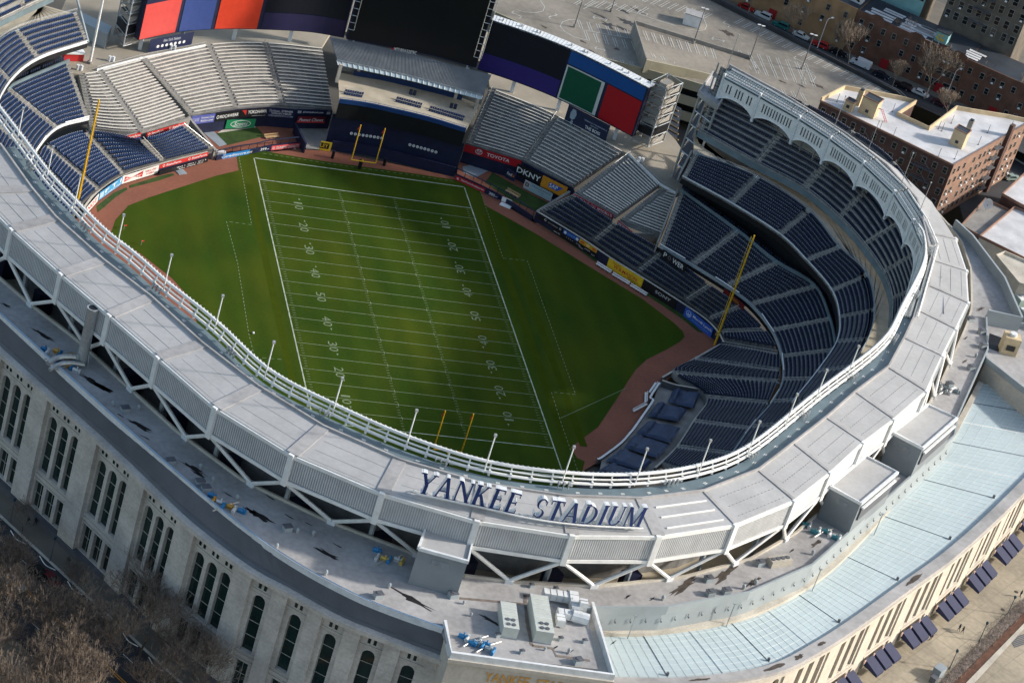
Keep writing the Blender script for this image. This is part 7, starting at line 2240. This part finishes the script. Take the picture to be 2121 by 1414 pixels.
# ================================================================== FAR STREET, ROW HOUSES, APARTMENTS
ZS = 11.0
f0, f1 = at(1560, 22, ZS), at(2050, 240, ZS)
u = (f1 - f0).normalized(); w_ = V((-u.y, u.x, 0))
if w_.y < 0: w_ = -w_       # away from the camera
def fband(name, d0, d1, z, m, s0=-80, s1=140):
    mb = MB(); p = [f0 + u * s0 + w_ * d0, f0 + u * s1 + w_ * d0, f0 + u * s1 + w_ * d1, f0 + u * s0 + w_ * d1]
    p = [V((q.x, q.y, z)) for q in p]
    mb.poly(p if (p[1] - p[0]).cross(p[2] - p[1]).z > 0 else list(reversed(p))); return struct(name, mb, m)
fband('far_street', -13, -3.2, ZS - .15, M['asphalt'])
mbb = MB(); p = [f0 + u * -80 + w_ * -3.2, f0 + u * 140 + w_ * -3.2, f0 + u * 140 + w_ * 60, f0 + u * -80 + w_ * 60]
mbb.prism([V((q.x, q.y, 0)) for q in p], ZS - .4, ZS); struct('far_sidewalk', mbb, M['sidewalk'])
flat('side_street', [at(x, y, 6.9) for x, y in [(1960, 330), (2040, 200), (2300, 100), (2400, 600), (2121, 480), (2000, 470)]], 6.9, M['asphalt'])
flat('lane_lines', [at(*p, 6.95) for p in [(2100, 325), (2121, 338), (2121, 342), (2098, 328)]], 6.95, M['paint_bright'])

def window_obj(t, p, u_, n_, w, h, glass='window', frame='concrete', ac=False, sill=True):
    mb = MB(); mb.box(p + n_ * .06, u_, w + .24, .14, h + .2); f = mb.build('window', M[frame], t)
    f['_o'] = t['_o']
    mb = MB(); mb.box(p + n_ * .11 + UP * .1, u_, w, .1, h * .47); mb.box(p + n_ * .11 + UP * (.1 + h * .52), u_, w, .1, h * .47); mb.build('pane', M[glass], f)
    if ac:
        mb = MB(); mb.box(p + n_ * .3 + UP * .12, u_, .6, .4, .4); mb.build('air_conditioner', M['white'], f)
def rows_of_windows(t, a_, b_, z0, z1, nf, nc, w=1.0, h=1.6, frame='concrete', seed=1, acp=.3, n_=None, skip=()):
    rr = random.Random(seed); uu = (b_ - a_); L = uu.length; uu.normalize()
    fh = (z1 - z0) / nf
    for i in range(nf):
        for j in range(nc):
            if (i, j) in skip or rr.random() < .04: continue
            p = a_ + uu * (L * (j + .5 + rr.uniform(-.12, .12)) / nc); p.z = z0 + fh * i + fh * .28
            window_obj(t, p, uu, n_, w, h, frame=frame, ac=rr.random() < acp)
def house(label, s0, s1, dep, zt, m, seed, nc, roofm, door=True, cat_='house', scallop=False):
    a_, b_ = f0 + u * s0, f0 + u * s1
    P = [a_, b_, b_ + w_ * dep, a_ + w_ * dep]
    t = thing('row_house', label, cat_, tuple(V((a_.x, a_.y, ZS))), 'houses along the far street')
    mb = MB(); mb.prism([V((q.x, q.y, 0)) for q in P], ZS - .1, zt); mb.build('wall', m, t)
    mb = MB(); mb.prism([V((q.x, q.y, 0)) for q in [a_ + w_ * .5 + u * .05, b_ + w_ * .5 - u * .05, b_ + w_ * (dep - .4) - u * .05, a_ + w_ * (dep - .4) + u * .05]], zt, zt + .1); mb.build('roof', roofm, t)
    mb = MB(); mb.wall([a_ + w_ * .15, b_ + w_ * .15], zt, zt + .9, .35)
    if scallop:
        for k in range(2):
            p = a_.lerp(b_, .25 + .5 * k) + w_ * .15; mb.add([p - u * 2.2 + UP * (zt + .9 - p.z), p + u * 2.2 + UP * (zt + .9 - p.z), p + u * .9 + UP * (zt + 1.7 - p.z), p - u * .9 + UP * (zt + 1.7 - p.z)], [(0, 1, 2, 3)])
    mb.build('parapet', m, t)
    rows_of_windows(t, a_, b_, ZS + .6, zt - .3, 3, nc, seed=seed, n_=-w_, frame='roofwhite' if False else 'concrete', acp=.3, skip=((0, nc // 2),))
    if door:
        p = a_.lerp(b_, .5) - w_ * .1; mb = MB(); mb.box(V((p.x, p.y, ZS)), u, 2.2, .3, 2.6); mb.build('door', cmat((.28, .01, .015)), t)
    return t
sA = (at(1742, 108, ZS) - f0).dot(u); sB = sA + 23
house('tan brick row house with a blue entrance canopy', -16, sA, 15, 22.4, M['rowtan'], 1, 8, M['roofdark'], True)
house('tan brick row house at the top edge left of the blue canopy', -46, -16.1, 15, 22.4, M['rowtan'], 2, 9, M['roofdark'], True)
house('red-brown brick row house right of the tan brick one', sA + .1, sB, 15, 22.2, M['rowbrown'], 3, 7, M['roofdark'], True, scallop=True)
house('red-brown brick row house with white painted roof strips', sB + .1, 58, 15, 22.2, M['rowbrown'], 4, 7, M['roofdark'], True, scallop=True)
house('red-brown brick row house at the right edge beyond the white-roofed building', 58.1, 80, 15, 22.0, M['rowbrown'], 5, 7, M['roofdark'], True)
# blue canopy
c = at(1713, 75, ZS); t = thing('entrance_canopy', 'blue and white canopy over a house door', 'canopy', tuple(c))
mb = MB(); q = c - w_ * .9; mb.box(V((q.x, q.y, ZS + 3.4)), u, 3.6, 2.2, .7); mb.build('cover', cmat((.03, .06, .45)), t)
mb = MB(); mb.box(V((q.x, q.y, ZS + 2.9)) - w_ * 1.0, u, 3.7, .2, .7); mb.build('valance', M['white'], t)
mb = MB()
for s in (-1.6, 1.6): p = q + u * s - w_ * .9; mb.tube(V((p.x, p.y, ZS)), V((p.x, p.y, ZS + 3)), .06, 5)
mb.build('post', M['chrome'], t)
# white strips and bulkheads on the dark roofs
def strips(label, s0, d0, n, L, w, gap, seed):
    mb = MB(); rr = random.Random(seed)
    for k in range(n):
        a_ = f0 + u * (s0 + rr.uniform(-.4, .4)) + w_ * (d0 + k * (w + gap)); c = a_ + u * L / 2
        mb.box(V((c.x, c.y, 22.35)), u, L * rr.uniform(.75, 1), w, .06)
    o = tag(mb.build('roof_coating', M['roofwhite']), kind='stuff'); return o
strips('', 28, 3.2, 3, 8, 1.2, .6, 1); strips('', 37, 1.6, 5, 10, 1.5, .4, 2); strips('', 41, 6.4, 3, 8, 1.2, .4, 3); strips('', 56, 3.0, 4, 5, 1.1, .5, 4); strips('', 31, 9.0, 2, 6, 1.0, .5, 5)
for lab, s, dd in (('graffiti-marked white roof bulkhead on the red-brown house', 24, 7), ('roof bulkhead with yellow and teal graffiti', 49, 5.5)):
    c = f0 + u * s + w_ * dd; c = V((c.x, c.y, 22.3)); t = thing('roof_bulkhead', lab, 'bulkhead', tuple(c), 'bulkheads on the far roofs')
    mb = MB(); mb.box(c, u, 3.4, 3.2, 2.8); mb.build('wall', M['roofwhite'] if s < 30 else M['turquoise'], t)
    mb = MB(); mb.box(c + UP * 2.8, u, 3.8, 3.6, .25); mb.build('roof', M['roofdark'], t)
    mb = MB(); rr = random.Random(s)
    for k in range(9):
        p = c - w_ * 1.64 + u * rr.uniform(-1.2, 1.2) + UP * rr.uniform(.5, 2.1); K = 9
        mb.poly([p - w_ * .003 * k + u * .35 * math.cos(6.28 * i / K) * rr.uniform(.6, 1.2) + UP * .35 * math.sin(6.28 * i / K) * rr.uniform(.6, 1.2) for i in range(K)])
    mb.build('graffiti', M['black'] if s < 30 else cmat((.55, .40, .08)), t)
def block(label, s0, s1, d0, d1, zt, m, nf, nc, seed, base=None):
    a_, b_ = f0 + u * s0 + w_ * d0, f0 + u * s1 + w_ * d0
    P = [a_, b_, f0 + u * s1 + w_ * d1, f0 + u * s0 + w_ * d1]
    t = thing('apartment_block', label, 'apartment block', (a_.x, a_.y, ZS), 'apartment blocks behind the row houses')
    mb = MB(); mb.prism([V((q.x, q.y, 0)) for q in P], ZS, zt); mb.build('wall', m, t)
    mb = MB(); mb.prism([V((q.x, q.y, 0)) for q in P], zt, zt + .3); mb.build('roof', M['roofdark'], t)
    rows_of_windows(t, a_, b_, 24, zt - 1, nf, nc, w=1.25, h=2.1, seed=seed, n_=-w_, acp=.25)
    if base:
        mb = MB(); mb.box(V((a_.lerp(b_, .5).x, a_.lerp(b_, .5).y, 20)) - w_ * .06, u, (b_ - a_).length, .1, 6.2); mb.build('painted_base', M[base], t)
    # fire escape
    mb = MB()
    for i in range(3):
        z = 27 + i * 3.6; p = a_.lerp(b_, .45) - w_ * .7; mb.box(V((p.x, p.y, z)), u, 5, 1.2, .1)
        mb.tube(V((p.x, p.y, z)) + u * -2, V((p.x, p.y, z + 3.6)) + u * 1.5, .12, 4); mb.pipe([V((p.x, p.y, z + 1)) + u * -2.5 - w_ * .6, V((p.x, p.y, z + 1)) + u * 2.5 - w_ * .6], .05, 4)
    mb.build('fire_escape', M['plinth'], t)
block('grey-brown apartment block with a turquoise painted base at the top edge', 20, 39, 19, 34, 42, M['rowgrey'], 5, 7, 8, 'turquoise')
block('grey-brown apartment block in the top right corner', 45, 66, 16, 34, 42, M['rowgrey'], 5, 8, 9)
block('dark flat-roofed block behind the tan houses', -46, 19, 17, 44, 20, M['rowgrey'], 1, 12, 10)

# brown brick apartment house with white roof, right --------------------
ZB, ZT = 7.0, 22.6
BP = [(1699, 211), (1747, 186), (1800, 196), (1855, 206), (1895, 216), (1857, 241), (1922, 271), (1979, 228), (2010, 234), (2048, 240), (2085, 246), (2130, 256), (1974, 344)]
P = [V((q.x, q.y, 0)) for q in (at(x, y, ZT) for x, y in BP)]
a = sum((P[i].x * P[(i + 1) % len(P)].y - P[(i + 1) % len(P)].x * P[i].y) for i in range(len(P)))
t = thing('apartment_house', 'brown brick apartment house with white roof and cream parapets', 'apartment house', (P[-1].x, P[-1].y, ZB))
PP = list(reversed(P)) if a < 0 else P
mb = MB(); mb.prism(PP, ZB - .3, ZT); mb.build('wall', M['brick'], t)
mb = MB(); mb.prism([V((p.x, p.y, 0)) for p in PP], ZT, ZT + .12); mb.build('roof', M['roofwhite'], t)
mb = MB(); mb.wall(P[:-1], ZT, ZT + 1.2, .35); mb.build('cream_parapet', M['cream'], t)
mb = MB(); mb.wall([P[-2], P[-1], P[0]], ZT, ZT + .45, .4); mb.build('coping', M['brick2'], t)
# sunlit orange-brick face
a_, b_ = P[-1], P[-2]; uu = (b_ - a_).normalized(); n_ = V((uu.y, -uu.x, 0))
mb = MB(); q = a_.lerp(b_, .5) + n_ * .06; mb.box(V((q.x, q.y, ZB)), uu, (b_ - a_).length - .1, .12, ZT - ZB - .1); mb.build('orange_brick_face', M['brick2'], t)
rows_of_windows(t, a_ + n_ * .1, b_ + n_ * .1, ZB + .5, ZT - .5, 5, 15, w=.8, h=1.4, seed=14, n_=n_, frame='concrete', acp=.3)
# dark downpipe bay
mb = MB(); q = a_.lerp(b_, .70) + n_ * .5; mb.box(V((q.x, q.y, ZB)), uu, 1.6, 1.0, ZT - ZB + 3.4); mb.build('chimney', M['brick'], t)
mb = MB()
for i in range(5):
    z = ZB + 2.4 + i * 2.9; q = a_.lerp(b_, .58) + n_ * .8; mb.box(V((q.x, q.y, z)), uu, 3.6, 1.3, .1); mb.tube(V((q.x, q.y, z)) - uu * 1.5, V((q.x, q.y, z + 2.9)) + uu * 1.2, .1, 4)
mb.build('fire_escape', M['plinth'], t)
a_, b_ = P[-1], P[0]; uu = (b_ - a_).normalized(); n_ = V((-uu.y, uu.x, 0))
if n_.dot(CAMPOS - a_) < 0: n_ = -n_
rows_of_windows(t, a_ + n_ * .02, b_ + n_ * .02, ZB + .5, ZT - .6, 5, 13, w=1.0, h=1.5, seed=15, n_=n_, frame='concrete', acp=.3)
for s in (.18, .62):
    mb = MB()
    for i in range(4):
        z = ZB + 3 + i * 3.0; q = a_.lerp(b_, s) + n_ * .8; mb.box(V((q.x, q.y, z)), uu, 5, 1.2, .12); mb.tube(V((q.x, q.y, z)) - uu * 2, V((q.x, q.y, z + 3)) + uu * 1.6, .1, 4)
        mb.pipe([V((q.x, q.y, z + 1)) - uu * 2.5 + n_ * .6, V((q.x, q.y, z + 1)) + uu * 2.5 + n_ * .6], .05, 4)
    mb.build('fire_escape', M['plinth'], t)
for lab, x, y, sx, sy, h, dirv in (('cream roof bulkhead beside the red ladder on the white roof', 1797, 236, 4.2, 3.4, 4.4, uu), ('small cream bulkhead with a dark lid at the left of the white roof', 1756, 228, 2.2, 2.2, 2.6, uu), ('cream stair bulkhead on the right half of the white roof', 1982, 300, 3.4, 3.0, 4.2, uu)):
    c = at(x, y, ZT + .1); bt = thing('roof_bulkhead', lab, 'bulkhead', tuple(c), 'bulkheads on the white roof')
    mb = MB(); mb.box(c, dirv, sx, sy, h); mb.build('wall', M['cream'], bt)
    mb = MB(); mb.box(c + UP * h, dirv, sx * .9, sy * .9, .08); mb.build('roof', M['roofdark'], bt)
    mb = MB(); mb.wall([c + dirv * a1 * sx / 2 + V((-dirv.y, dirv.x, 0)) * b1_ * sy / 2 for a1, b1_ in ((-1, -1), (1, -1), (1, 1), (-1, 1), (-1, -1))], c.z + h, c.z + h + .25, .25); mb.build('coping', M['brick2'], bt)
    mb = MB(); q = c + n_ * sy * .5; mb.box(q + UP * .9, dirv, .8, .1, .8); mb.build('hatch', M['roofdark'], bt)
for lab, x, y in (('tall cream chimney next to the larger left bulkhead', 1775, 218), ('small grey chimney behind the right bulkhead', 2003, 276)):
    c = at(x, y, ZT + .1); ct = thing('roof_chimney', lab, 'chimney', tuple(c), 'chimneys on the white roof')
    mb = MB(); mb.box(c, uu, 1.2, 1.2, 4.2 if x < 1900 else 3.6); mb.build('stack', M['cream'] if x < 1900 else M['concrete'], ct)
    mb = MB(); mb.box(c + UP * (4.2 if x < 1900 else 3.6), uu, .9, .9, .3); mb.build('pot', M['roofdark'], ct)
c = at(1826, 250, ZT + .1); lt = thing('roof_ladder', 'red steel ladder leaning at the left roof bulkhead', 'ladder', tuple(c))
mb = MB()
for s in (-.25, .25): mb.tube(c + V((s + 1.0, -.6, 0)), c + V((s - .6, .6, 2.6)), .06, 4); mb.tube(c + V((s - .6, .6, 2.6)), c + V((s - 1.8, 1.2, 2.6)), .06, 4)
for k in range(7): p = (c + V((1.0, -.6, 0))).lerp(c + V((-.6, .6, 2.6)), k / 7); mb.tube(p - V((.25, 0, 0)), p + V((.25, 0, 0)), .05, 4)
mb.build('frame', M['red'], lt)
for k, (x, y) in enumerate([(1733, 212), (1822, 268), (1850, 282), (1848, 232), (1943, 268), (1950, 272), (1970, 256), (2045, 276), (2026, 300), (1943, 325), (1977, 330), (2092, 268)]):
    c = at(x, y, ZT + .1); ct = thing('roof_mast', 'thin dark vent pipe on the white roof, %s from the left' % ORD[k], 'vent pipe', tuple(c), 'thin vent pipes on the white roof')
    mb = MB(); mb.tube(c, c + UP * 2.4, .06, 5); mb.build('pipe', M['plinth'], ct)
    mb = MB(); mb.tube(c, c + UP * .15, .2, 6); mb.build('flashing', M['plinth'], ct)

# low buildings at the right edge ----------------------------------------
def lowb(label, px_, z0, zt, m, mr, edge=None, name='low_building'):
    P = [V((q.x, q.y, 0)) for q in (at(x, y, zt) for x, y in px_)]
    a = sum((P[i].x * P[(i + 1) % len(P)].y - P[(i + 1) % len(P)].x * P[i].y) for i in range(len(P)))
    if a < 0: P.reverse()
    t = thing(name, label, 'building', (P[0].x, P[0].y, z0))
    mb = MB(); mb.prism(P, z0, zt); mb.build('wall', m, t)
    c = sum(P, V((0, 0, 0))) / len(P)
    mb = MB(); mb.prism(P, zt, zt + .06); mb.build('roof', mr, t)
    mb = MB(); mb.wall(P + [P[0]], zt, zt + .7, .3); mb.build('parapet', edge or m, t)
    return t
lowb('low building with grey stained roof and a satellite dish', [(1990, 470), (2040, 415), (2092, 440), (2028, 492)], 7, 13, M['brick'], M['concrete'], M['brick2'])
lowb('low building with a large white roof at the right edge', [(2028, 492), (2100, 432), (2200, 470), (2200, 545), (2121, 538)], 7, 13.5, M['concrete_pale'], M['roofwhite'], M['brick2'])
lowb('low brick building at the right edge beside the orange brick wall', [(2075, 405), (2121, 362), (2200, 400), (2200, 470), (2110, 425)], 7, 14.5, M['brick'], M['roofwhite'], M['brick2'])
lowb('pale barrel-shaped annex beyond the curved parapet', [(2062, 532), (2080, 525), (2160, 560), (2150, 600), (2110, 590)], 7, 15, M['concrete_pale'], M['concrete_pale'], M['concrete_pale'])
c = at(2041, 436, 13.2); t = thing('satellite_dish', 'round white satellite dish on the grey stained roof', 'satellite dish', tuple(c))
mb = MB(); K = 18; ax = V((-.8, -.5, .35)).normalized(); e1 = ax.cross(UP).normalized(); e2 = ax.cross(e1)
rim_ = [c + UP * 1.9 + (e1 * math.cos(6.283 * k / K) + e2 * math.sin(6.283 * k / K)) * 1.3 for k in range(K)]
ctr = c + UP * 1.9 - ax * .35
mb.add(rim_ + [ctr], [(k, (k + 1) % K, K) for k in range(K)]); mb.build('dish', M['white'], t)
mb = MB(); mb.tube(c, c + UP * 1.7, .1, 6); mb.build('stand', M['grey_steel'], t)
# cooling units beyond the parapet
for k in range(3):
    c = at(2095 + 14 * k + 6, 600 + 32 * k, 10); t = thing('cooling_unit', 'pale green cooling unit beyond the curved parapet, %s from the top' % ORD[k], 'cooling unit', tuple(c), 'cooling units beyond the parapet')
    mb = MB(); mb.box(c, (1, .2), 4.5, 3.6, 2.4); mb.build('casing', cmat((.33, .42, .38)), t)
    mb = MB(); mb.box(c + UP * 2.4, (1, .2), 4.2, 3.3, .1); mb.build('lid', M['white'], t)
    mb = MB()
    for s in (-1, 1): mb.tube(c + V((s, 0, 2.5)), c + V((s, 0, 2.8)), .6, 10)
    mb.build('fan', M['grey_steel'], t)
# roof block right with bulkhead at (2085,710)
PB = [at(x, y, 29) for x, y in [(2043, 653), (2121, 668), (2200, 700), (2200, 860), (2121, 800), (2045, 740)]]
P = [V((p.x, p.y, 0)) for p in PB]
a = sum((P[i].x * P[(i + 1) % len(P)].y - P[(i + 1) % len(P)].x * P[i].y) for i in range(len(P)))
if a < 0: P.reverse()
t = thing('hall_end_block', 'grey membrane roof block with a low edge at the right border of the photo', 'building', (P[0].x, P[0].y, 7))
mb = MB(); mb.prism(P, 7, 27.6); mb.build('wall', M['limestone_r'], t)
mb = MB(); mb.prism(P, 27.6, 27.7); mb.build('roof', M['roof_membrane2'], t)
mb = MB(); mb.wall(P + [P[0]], 27.6, 28.9, .35); mb.build('parapet', M['grey_blue_panel'], t)
c = at(2085, 728, 27.7); bt = thing('roof_bulkhead', 'cream bulkhead with a round fan on top at the right border', 'bulkhead', tuple(c))
mb = MB(); mb.box(c, (1, -.25), 3.4, 3.0, 4.0); mb.build('wall', M['cream'], bt)
mb = MB(); mb.tube(c + UP * 4.0, c + UP * 4.6, .8, 12); mb.build('fan', M['white_steel'], bt)
mb = MB(); mb.box(c + V((-.4, -1.6, 1.2)), (1, -.25), 1.8, .1, 1.2); mb.build('window', M['window'], bt)
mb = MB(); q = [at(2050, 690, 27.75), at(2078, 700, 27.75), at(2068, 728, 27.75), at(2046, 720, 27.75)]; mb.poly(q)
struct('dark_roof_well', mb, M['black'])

# open stair tower between bleachers and right upper deck -----------------
t = thing('stair_tower', 'open steel frame tower between the bleachers and the cut end of the upper deck', 'tower', tuple(at(1392, 366, 13.5)))
q = [at(1392, 366, 13.5), at(1425, 392, 13.5), at(1452, 350, 13.5), at(1418, 328, 13.5)]
mb = MB()
for p in q: mb.tube(p, p + UP * 21.5, .28, 6)
mb.build('column', M['chrome'], t)
mb = MB()
for k in range(1, 7):
    z = 13.5 + 3.5 * k
    for i in range(4): mb.tube(V((q[i].x, q[i].y, z)), V((q[(i + 1) % 4].x, q[(i + 1) % 4].y, z)), .16, 5)
mb.build('beam', M['chrome'], t)
mb = MB()
for k in range(6):
    z = 13.5 + 3.5 * k; mb.hexa([q[0].lerp(q[1], .1) + UP * (z - 13.5), q[0].lerp(q[1], .9) + UP * (z - 13.5), q[3].lerp(q[2], .9) + UP * (z - 11.0), q[3].lerp(q[2], .1) + UP * (z - 11.0)], [q[0].lerp(q[1], .1) + UP * (z - 13.3), q[0].lerp(q[1], .9) + UP * (z - 13.3), q[3].lerp(q[2], .9) + UP * (z - 10.8), q[3].lerp(q[2], .1) + UP * (z - 10.8)])
mb.build('stair_flight', M['dark_metal'], t)
mb = MB(); c = sum(q, V((0, 0, 0))) / 4; qq = [c.lerp(p, 1.15) for p in q]
a = sum((qq[i].x * qq[(i + 1) % 4].y - qq[(i + 1) % 4].x * qq[i].y) for i in range(4))
if a < 0: qq.reverse()
mb.prism(qq, 35, 35.5); mb.wall(qq + [qq[0]], 35, 36.2, .4); mb.build('roof', M['roof_membrane2'], t)
# cut-end wall of the right upper deck
e = [DK['R400'][0][0], DK['R400'][1][0]]
mb = MB()
lo = [V((p.x, p.y, 13)) for p in (DK['R300'][0][0], DK['R400'][1][0])]
e0, e1 = lo; uu = (e1 - e0).normalized(); n_ = V((-uu.y, uu.x, 0)) * .3
tt = V((DK['R300'][0][1] - DK['R300'][0][0]).normalized())
def endwall(F, Rr, z0, label):
    a_, b_ = F - tt * .5, Rr - tt * .5
    mb = MB(); mb.hexa([V((a_.x, a_.y, z0)) - tt * .4, V((b_.x, b_.y, z0)) - tt * .4, V((b_.x, b_.y, z0)), V((a_.x, a_.y, z0))], [a_ + UP * .6 - tt * .4, b_ + UP * .6 - tt * .4, b_ + UP * .6, a_ + UP * .6])
    tag(mb.build('end_wall', M['concrete']), label, 'wall')
endwall(DK['R400'][0][0], DK['R400'][1][0], 26, 'grey sloping end wall of the right upper deck')
endwall(DK['R300'][0][0], DK['R300'][1][0], 20, 'grey sloping end wall of the right terrace level')
endwall(DK['R200'][0][0], DK['R200'][1][0], 7, 'grey sloping end wall of the right main level')
# white-roofed clubs and left corner buildings --------------------------------
t = thing('left_corner_frame', 'grey steel frames and roof pieces beside the left upper deck end', 'frame', tuple(at(190, 80, 13.5)))
mb = MB(); A1, B1 = at(158, 0, 26), at(185, 86, 21)
mb.pipe([at(160, -20, 28), at(160, 0, 27), at(183, 88, 21)], .3, 6); mb.build('edge_truss', M['grey_blue_panel'], t)
mb = MB(); c = at(205, 60, 13.5)
mb.prism([V((q.x, q.y, 0)) for q in [at(168, 25, 17), at(232, 55, 17), at(222, 72, 17), at(176, 48, 17)]], 13.5, 17); mb.build('kiosk_roof', M['grey_blue_panel'], t)
b = at(186, 131, 13.5); t = thing('flag_pole', 'tall thick white flag pole standing on the left field concourse', 'flag pole', tuple(b))
mb = MB(); mb.tube(b, b + UP * 24, .32, 8, r2=.2); mb.build('pole', M['white'], t)
mb = MB(); mb.tube(b, b + UP * .5, .6, 8); mb.build('base', M['concrete'], t)
c = at(150, 124, 13.5); t = thing('food_stand', 'small red and white food stand under the left terrace level', 'stand', tuple(c))
mb = MB(); mb.box(c, (1, .25), 4.4, 1.4, 1.8); mb.build('counter', M['red'], t)
mb = MB(); mb.box(c + UP * 1.8, (1, .25), 4.8, 1.9, .3); mb.build('roof', M['white'], t)
for lab, x, y in (('pair of white barrels on the left concourse, nearest the flag pole', 164, 145), ('pair of white barrels on the middle of the left concourse', 230, 127), ('pair of white barrels near the round-number board', 357, 104), ('pair of pale barrels on the right field concourse', 1326, 336)):
    c = at(x, y, 13.5); bt = thing('barrels', lab, 'barrels', tuple(c), 'barrels on the outfield concourse')
    for s in (-.4, .4): mb = MB(); mb.tube(c + V((s, 0, 0)), c + V((s, 0, 1.2)), .36, 8); mb.build('barrel', M['white_steel'], bt)
# elevated railway glimpsed behind
t = thing('railway_track', 'short stretch of sunlit railway track between the screen tower and the frame tower', 'railway', tuple(at(1392, 250, 10)))
mb = MB(); q = [at(1372, 205, 9), at(1412, 225, 9), at(1400, 300, 9), at(1365, 280, 9)]; mb.poly(q if (q[1] - q[0]).cross(q[2] - q[1]).z > 0 else list(reversed(q))); mb.build('track_bed', M['roofdark'], t)
mb = MB()
for k in range(7): mb.pipe([at(1372, 212 + 12 * k, 9.2), at(1405, 230 + 12 * k, 9.2)], .22, 4)
mb.build('rail', M['wood'], t)  # wood colour paints orange sunlight onto the rails

# cars along the far street and their trees --------------------------------
# recompute street directions
u = (f1 - f0).normalized(); w_ = V((-u.y, u.x, 0)); w_ = w_ if w_.y > 0 else -w_
zc = ZS - .15
for lab, x, y, col, kd in (('red car parked at the left end of the far street', 1545, 20, (.35, .02, .02), 'car'), ('white station wagon parked on the far street', 1579, 37, (.62, .62, .62), 'suv'), ('teal minivan parked behind the white wagon', 1616, 57, (.02, .16, .15), 'suv'),
                           ('white saloon car parked below the blue canopy', 1658, 78, (.62, .62, .60), 'car'), ('red pickup parked past the white saloon', 1697, 97, (.45, .03, .03), 'suv'), ('black car parked near the white van', 1735, 113, (.012, .013, .018), 'car'),
                           ('white cargo van parked on the far street', 1781, 137, (.66, .66, .66), 'van'), ('dark blue car parked right of the white van', 1824, 160, (.015, .02, .035), 'car'), ('black car at the corner of the garage parapet', 1868, 183, (.01, .01, .014), 'suv'), ('white car parked beyond the garage corner', 1905, 197, (.62, .62, .62), 'car'), ('dark maroon car behind the white-roofed building', 1945, 218, (.06, .02, .03), 'car')):
    c = at(x, y, zc); car(lab, c, -u if kd != 'car' else u, col, kd)
car('pale green car turning beside the orange brick wall', at(2095, 372, 6.95), (.9, .2), (.25, .33, .30), 'car', 'cars on the side street')
def tf(lab, x, y, s, k):
    place_tree(protos2[k % 2], at(x, y, ZS), s, R_.uniform(0, 6), lab, 'bare street trees along the far street')
for k, (x, y, s, lab) in enumerate([(1547, 32, .9, 'pale bare tree at the top left end of the far street'), (1643, 78, 1.0, 'pale bare tree between the teal minivan and the white saloon'), (1732, 118, .8, 'slim pale tree right of the blue canopy'), (1757, 134, 1.2, 'spreading pale tree just left of the white van'),
                                    (1848, 180, .75, 'low bushy bare tree right of the white van'), (1842, 120, 1.3, 'wide bare tree in front of the white-striped roof'), (1915, 205, 1.5, 'tallest bare tree in front of the red-brown houses'), (2030, 225, 1.2, 'bare tree near the right end of the red-brown houses'),
                                    (2100, 250, 1.3, 'bare tree at the right edge of the photo'), (1960, 245, .8, 'bare tree in the courtyard gap of the white roof'), (1690, 105, .0, '')]):
    if s: tf(lab, x, y, s, k)
lamp('white curved street lamp rising in front of the blue canopy', at(1692, 102, zc), 8.5, M['white'], 'street lamps on the far street', True)
lamp('slim street lamp in front of the red-brown houses', at(1957, 207, zc), 8.5, M['white_steel'], 'street lamps on the far street', True)
# helper properties are not part of the scene
for o in bpy.data.objects:
    if '_o' in o: del o['_o']
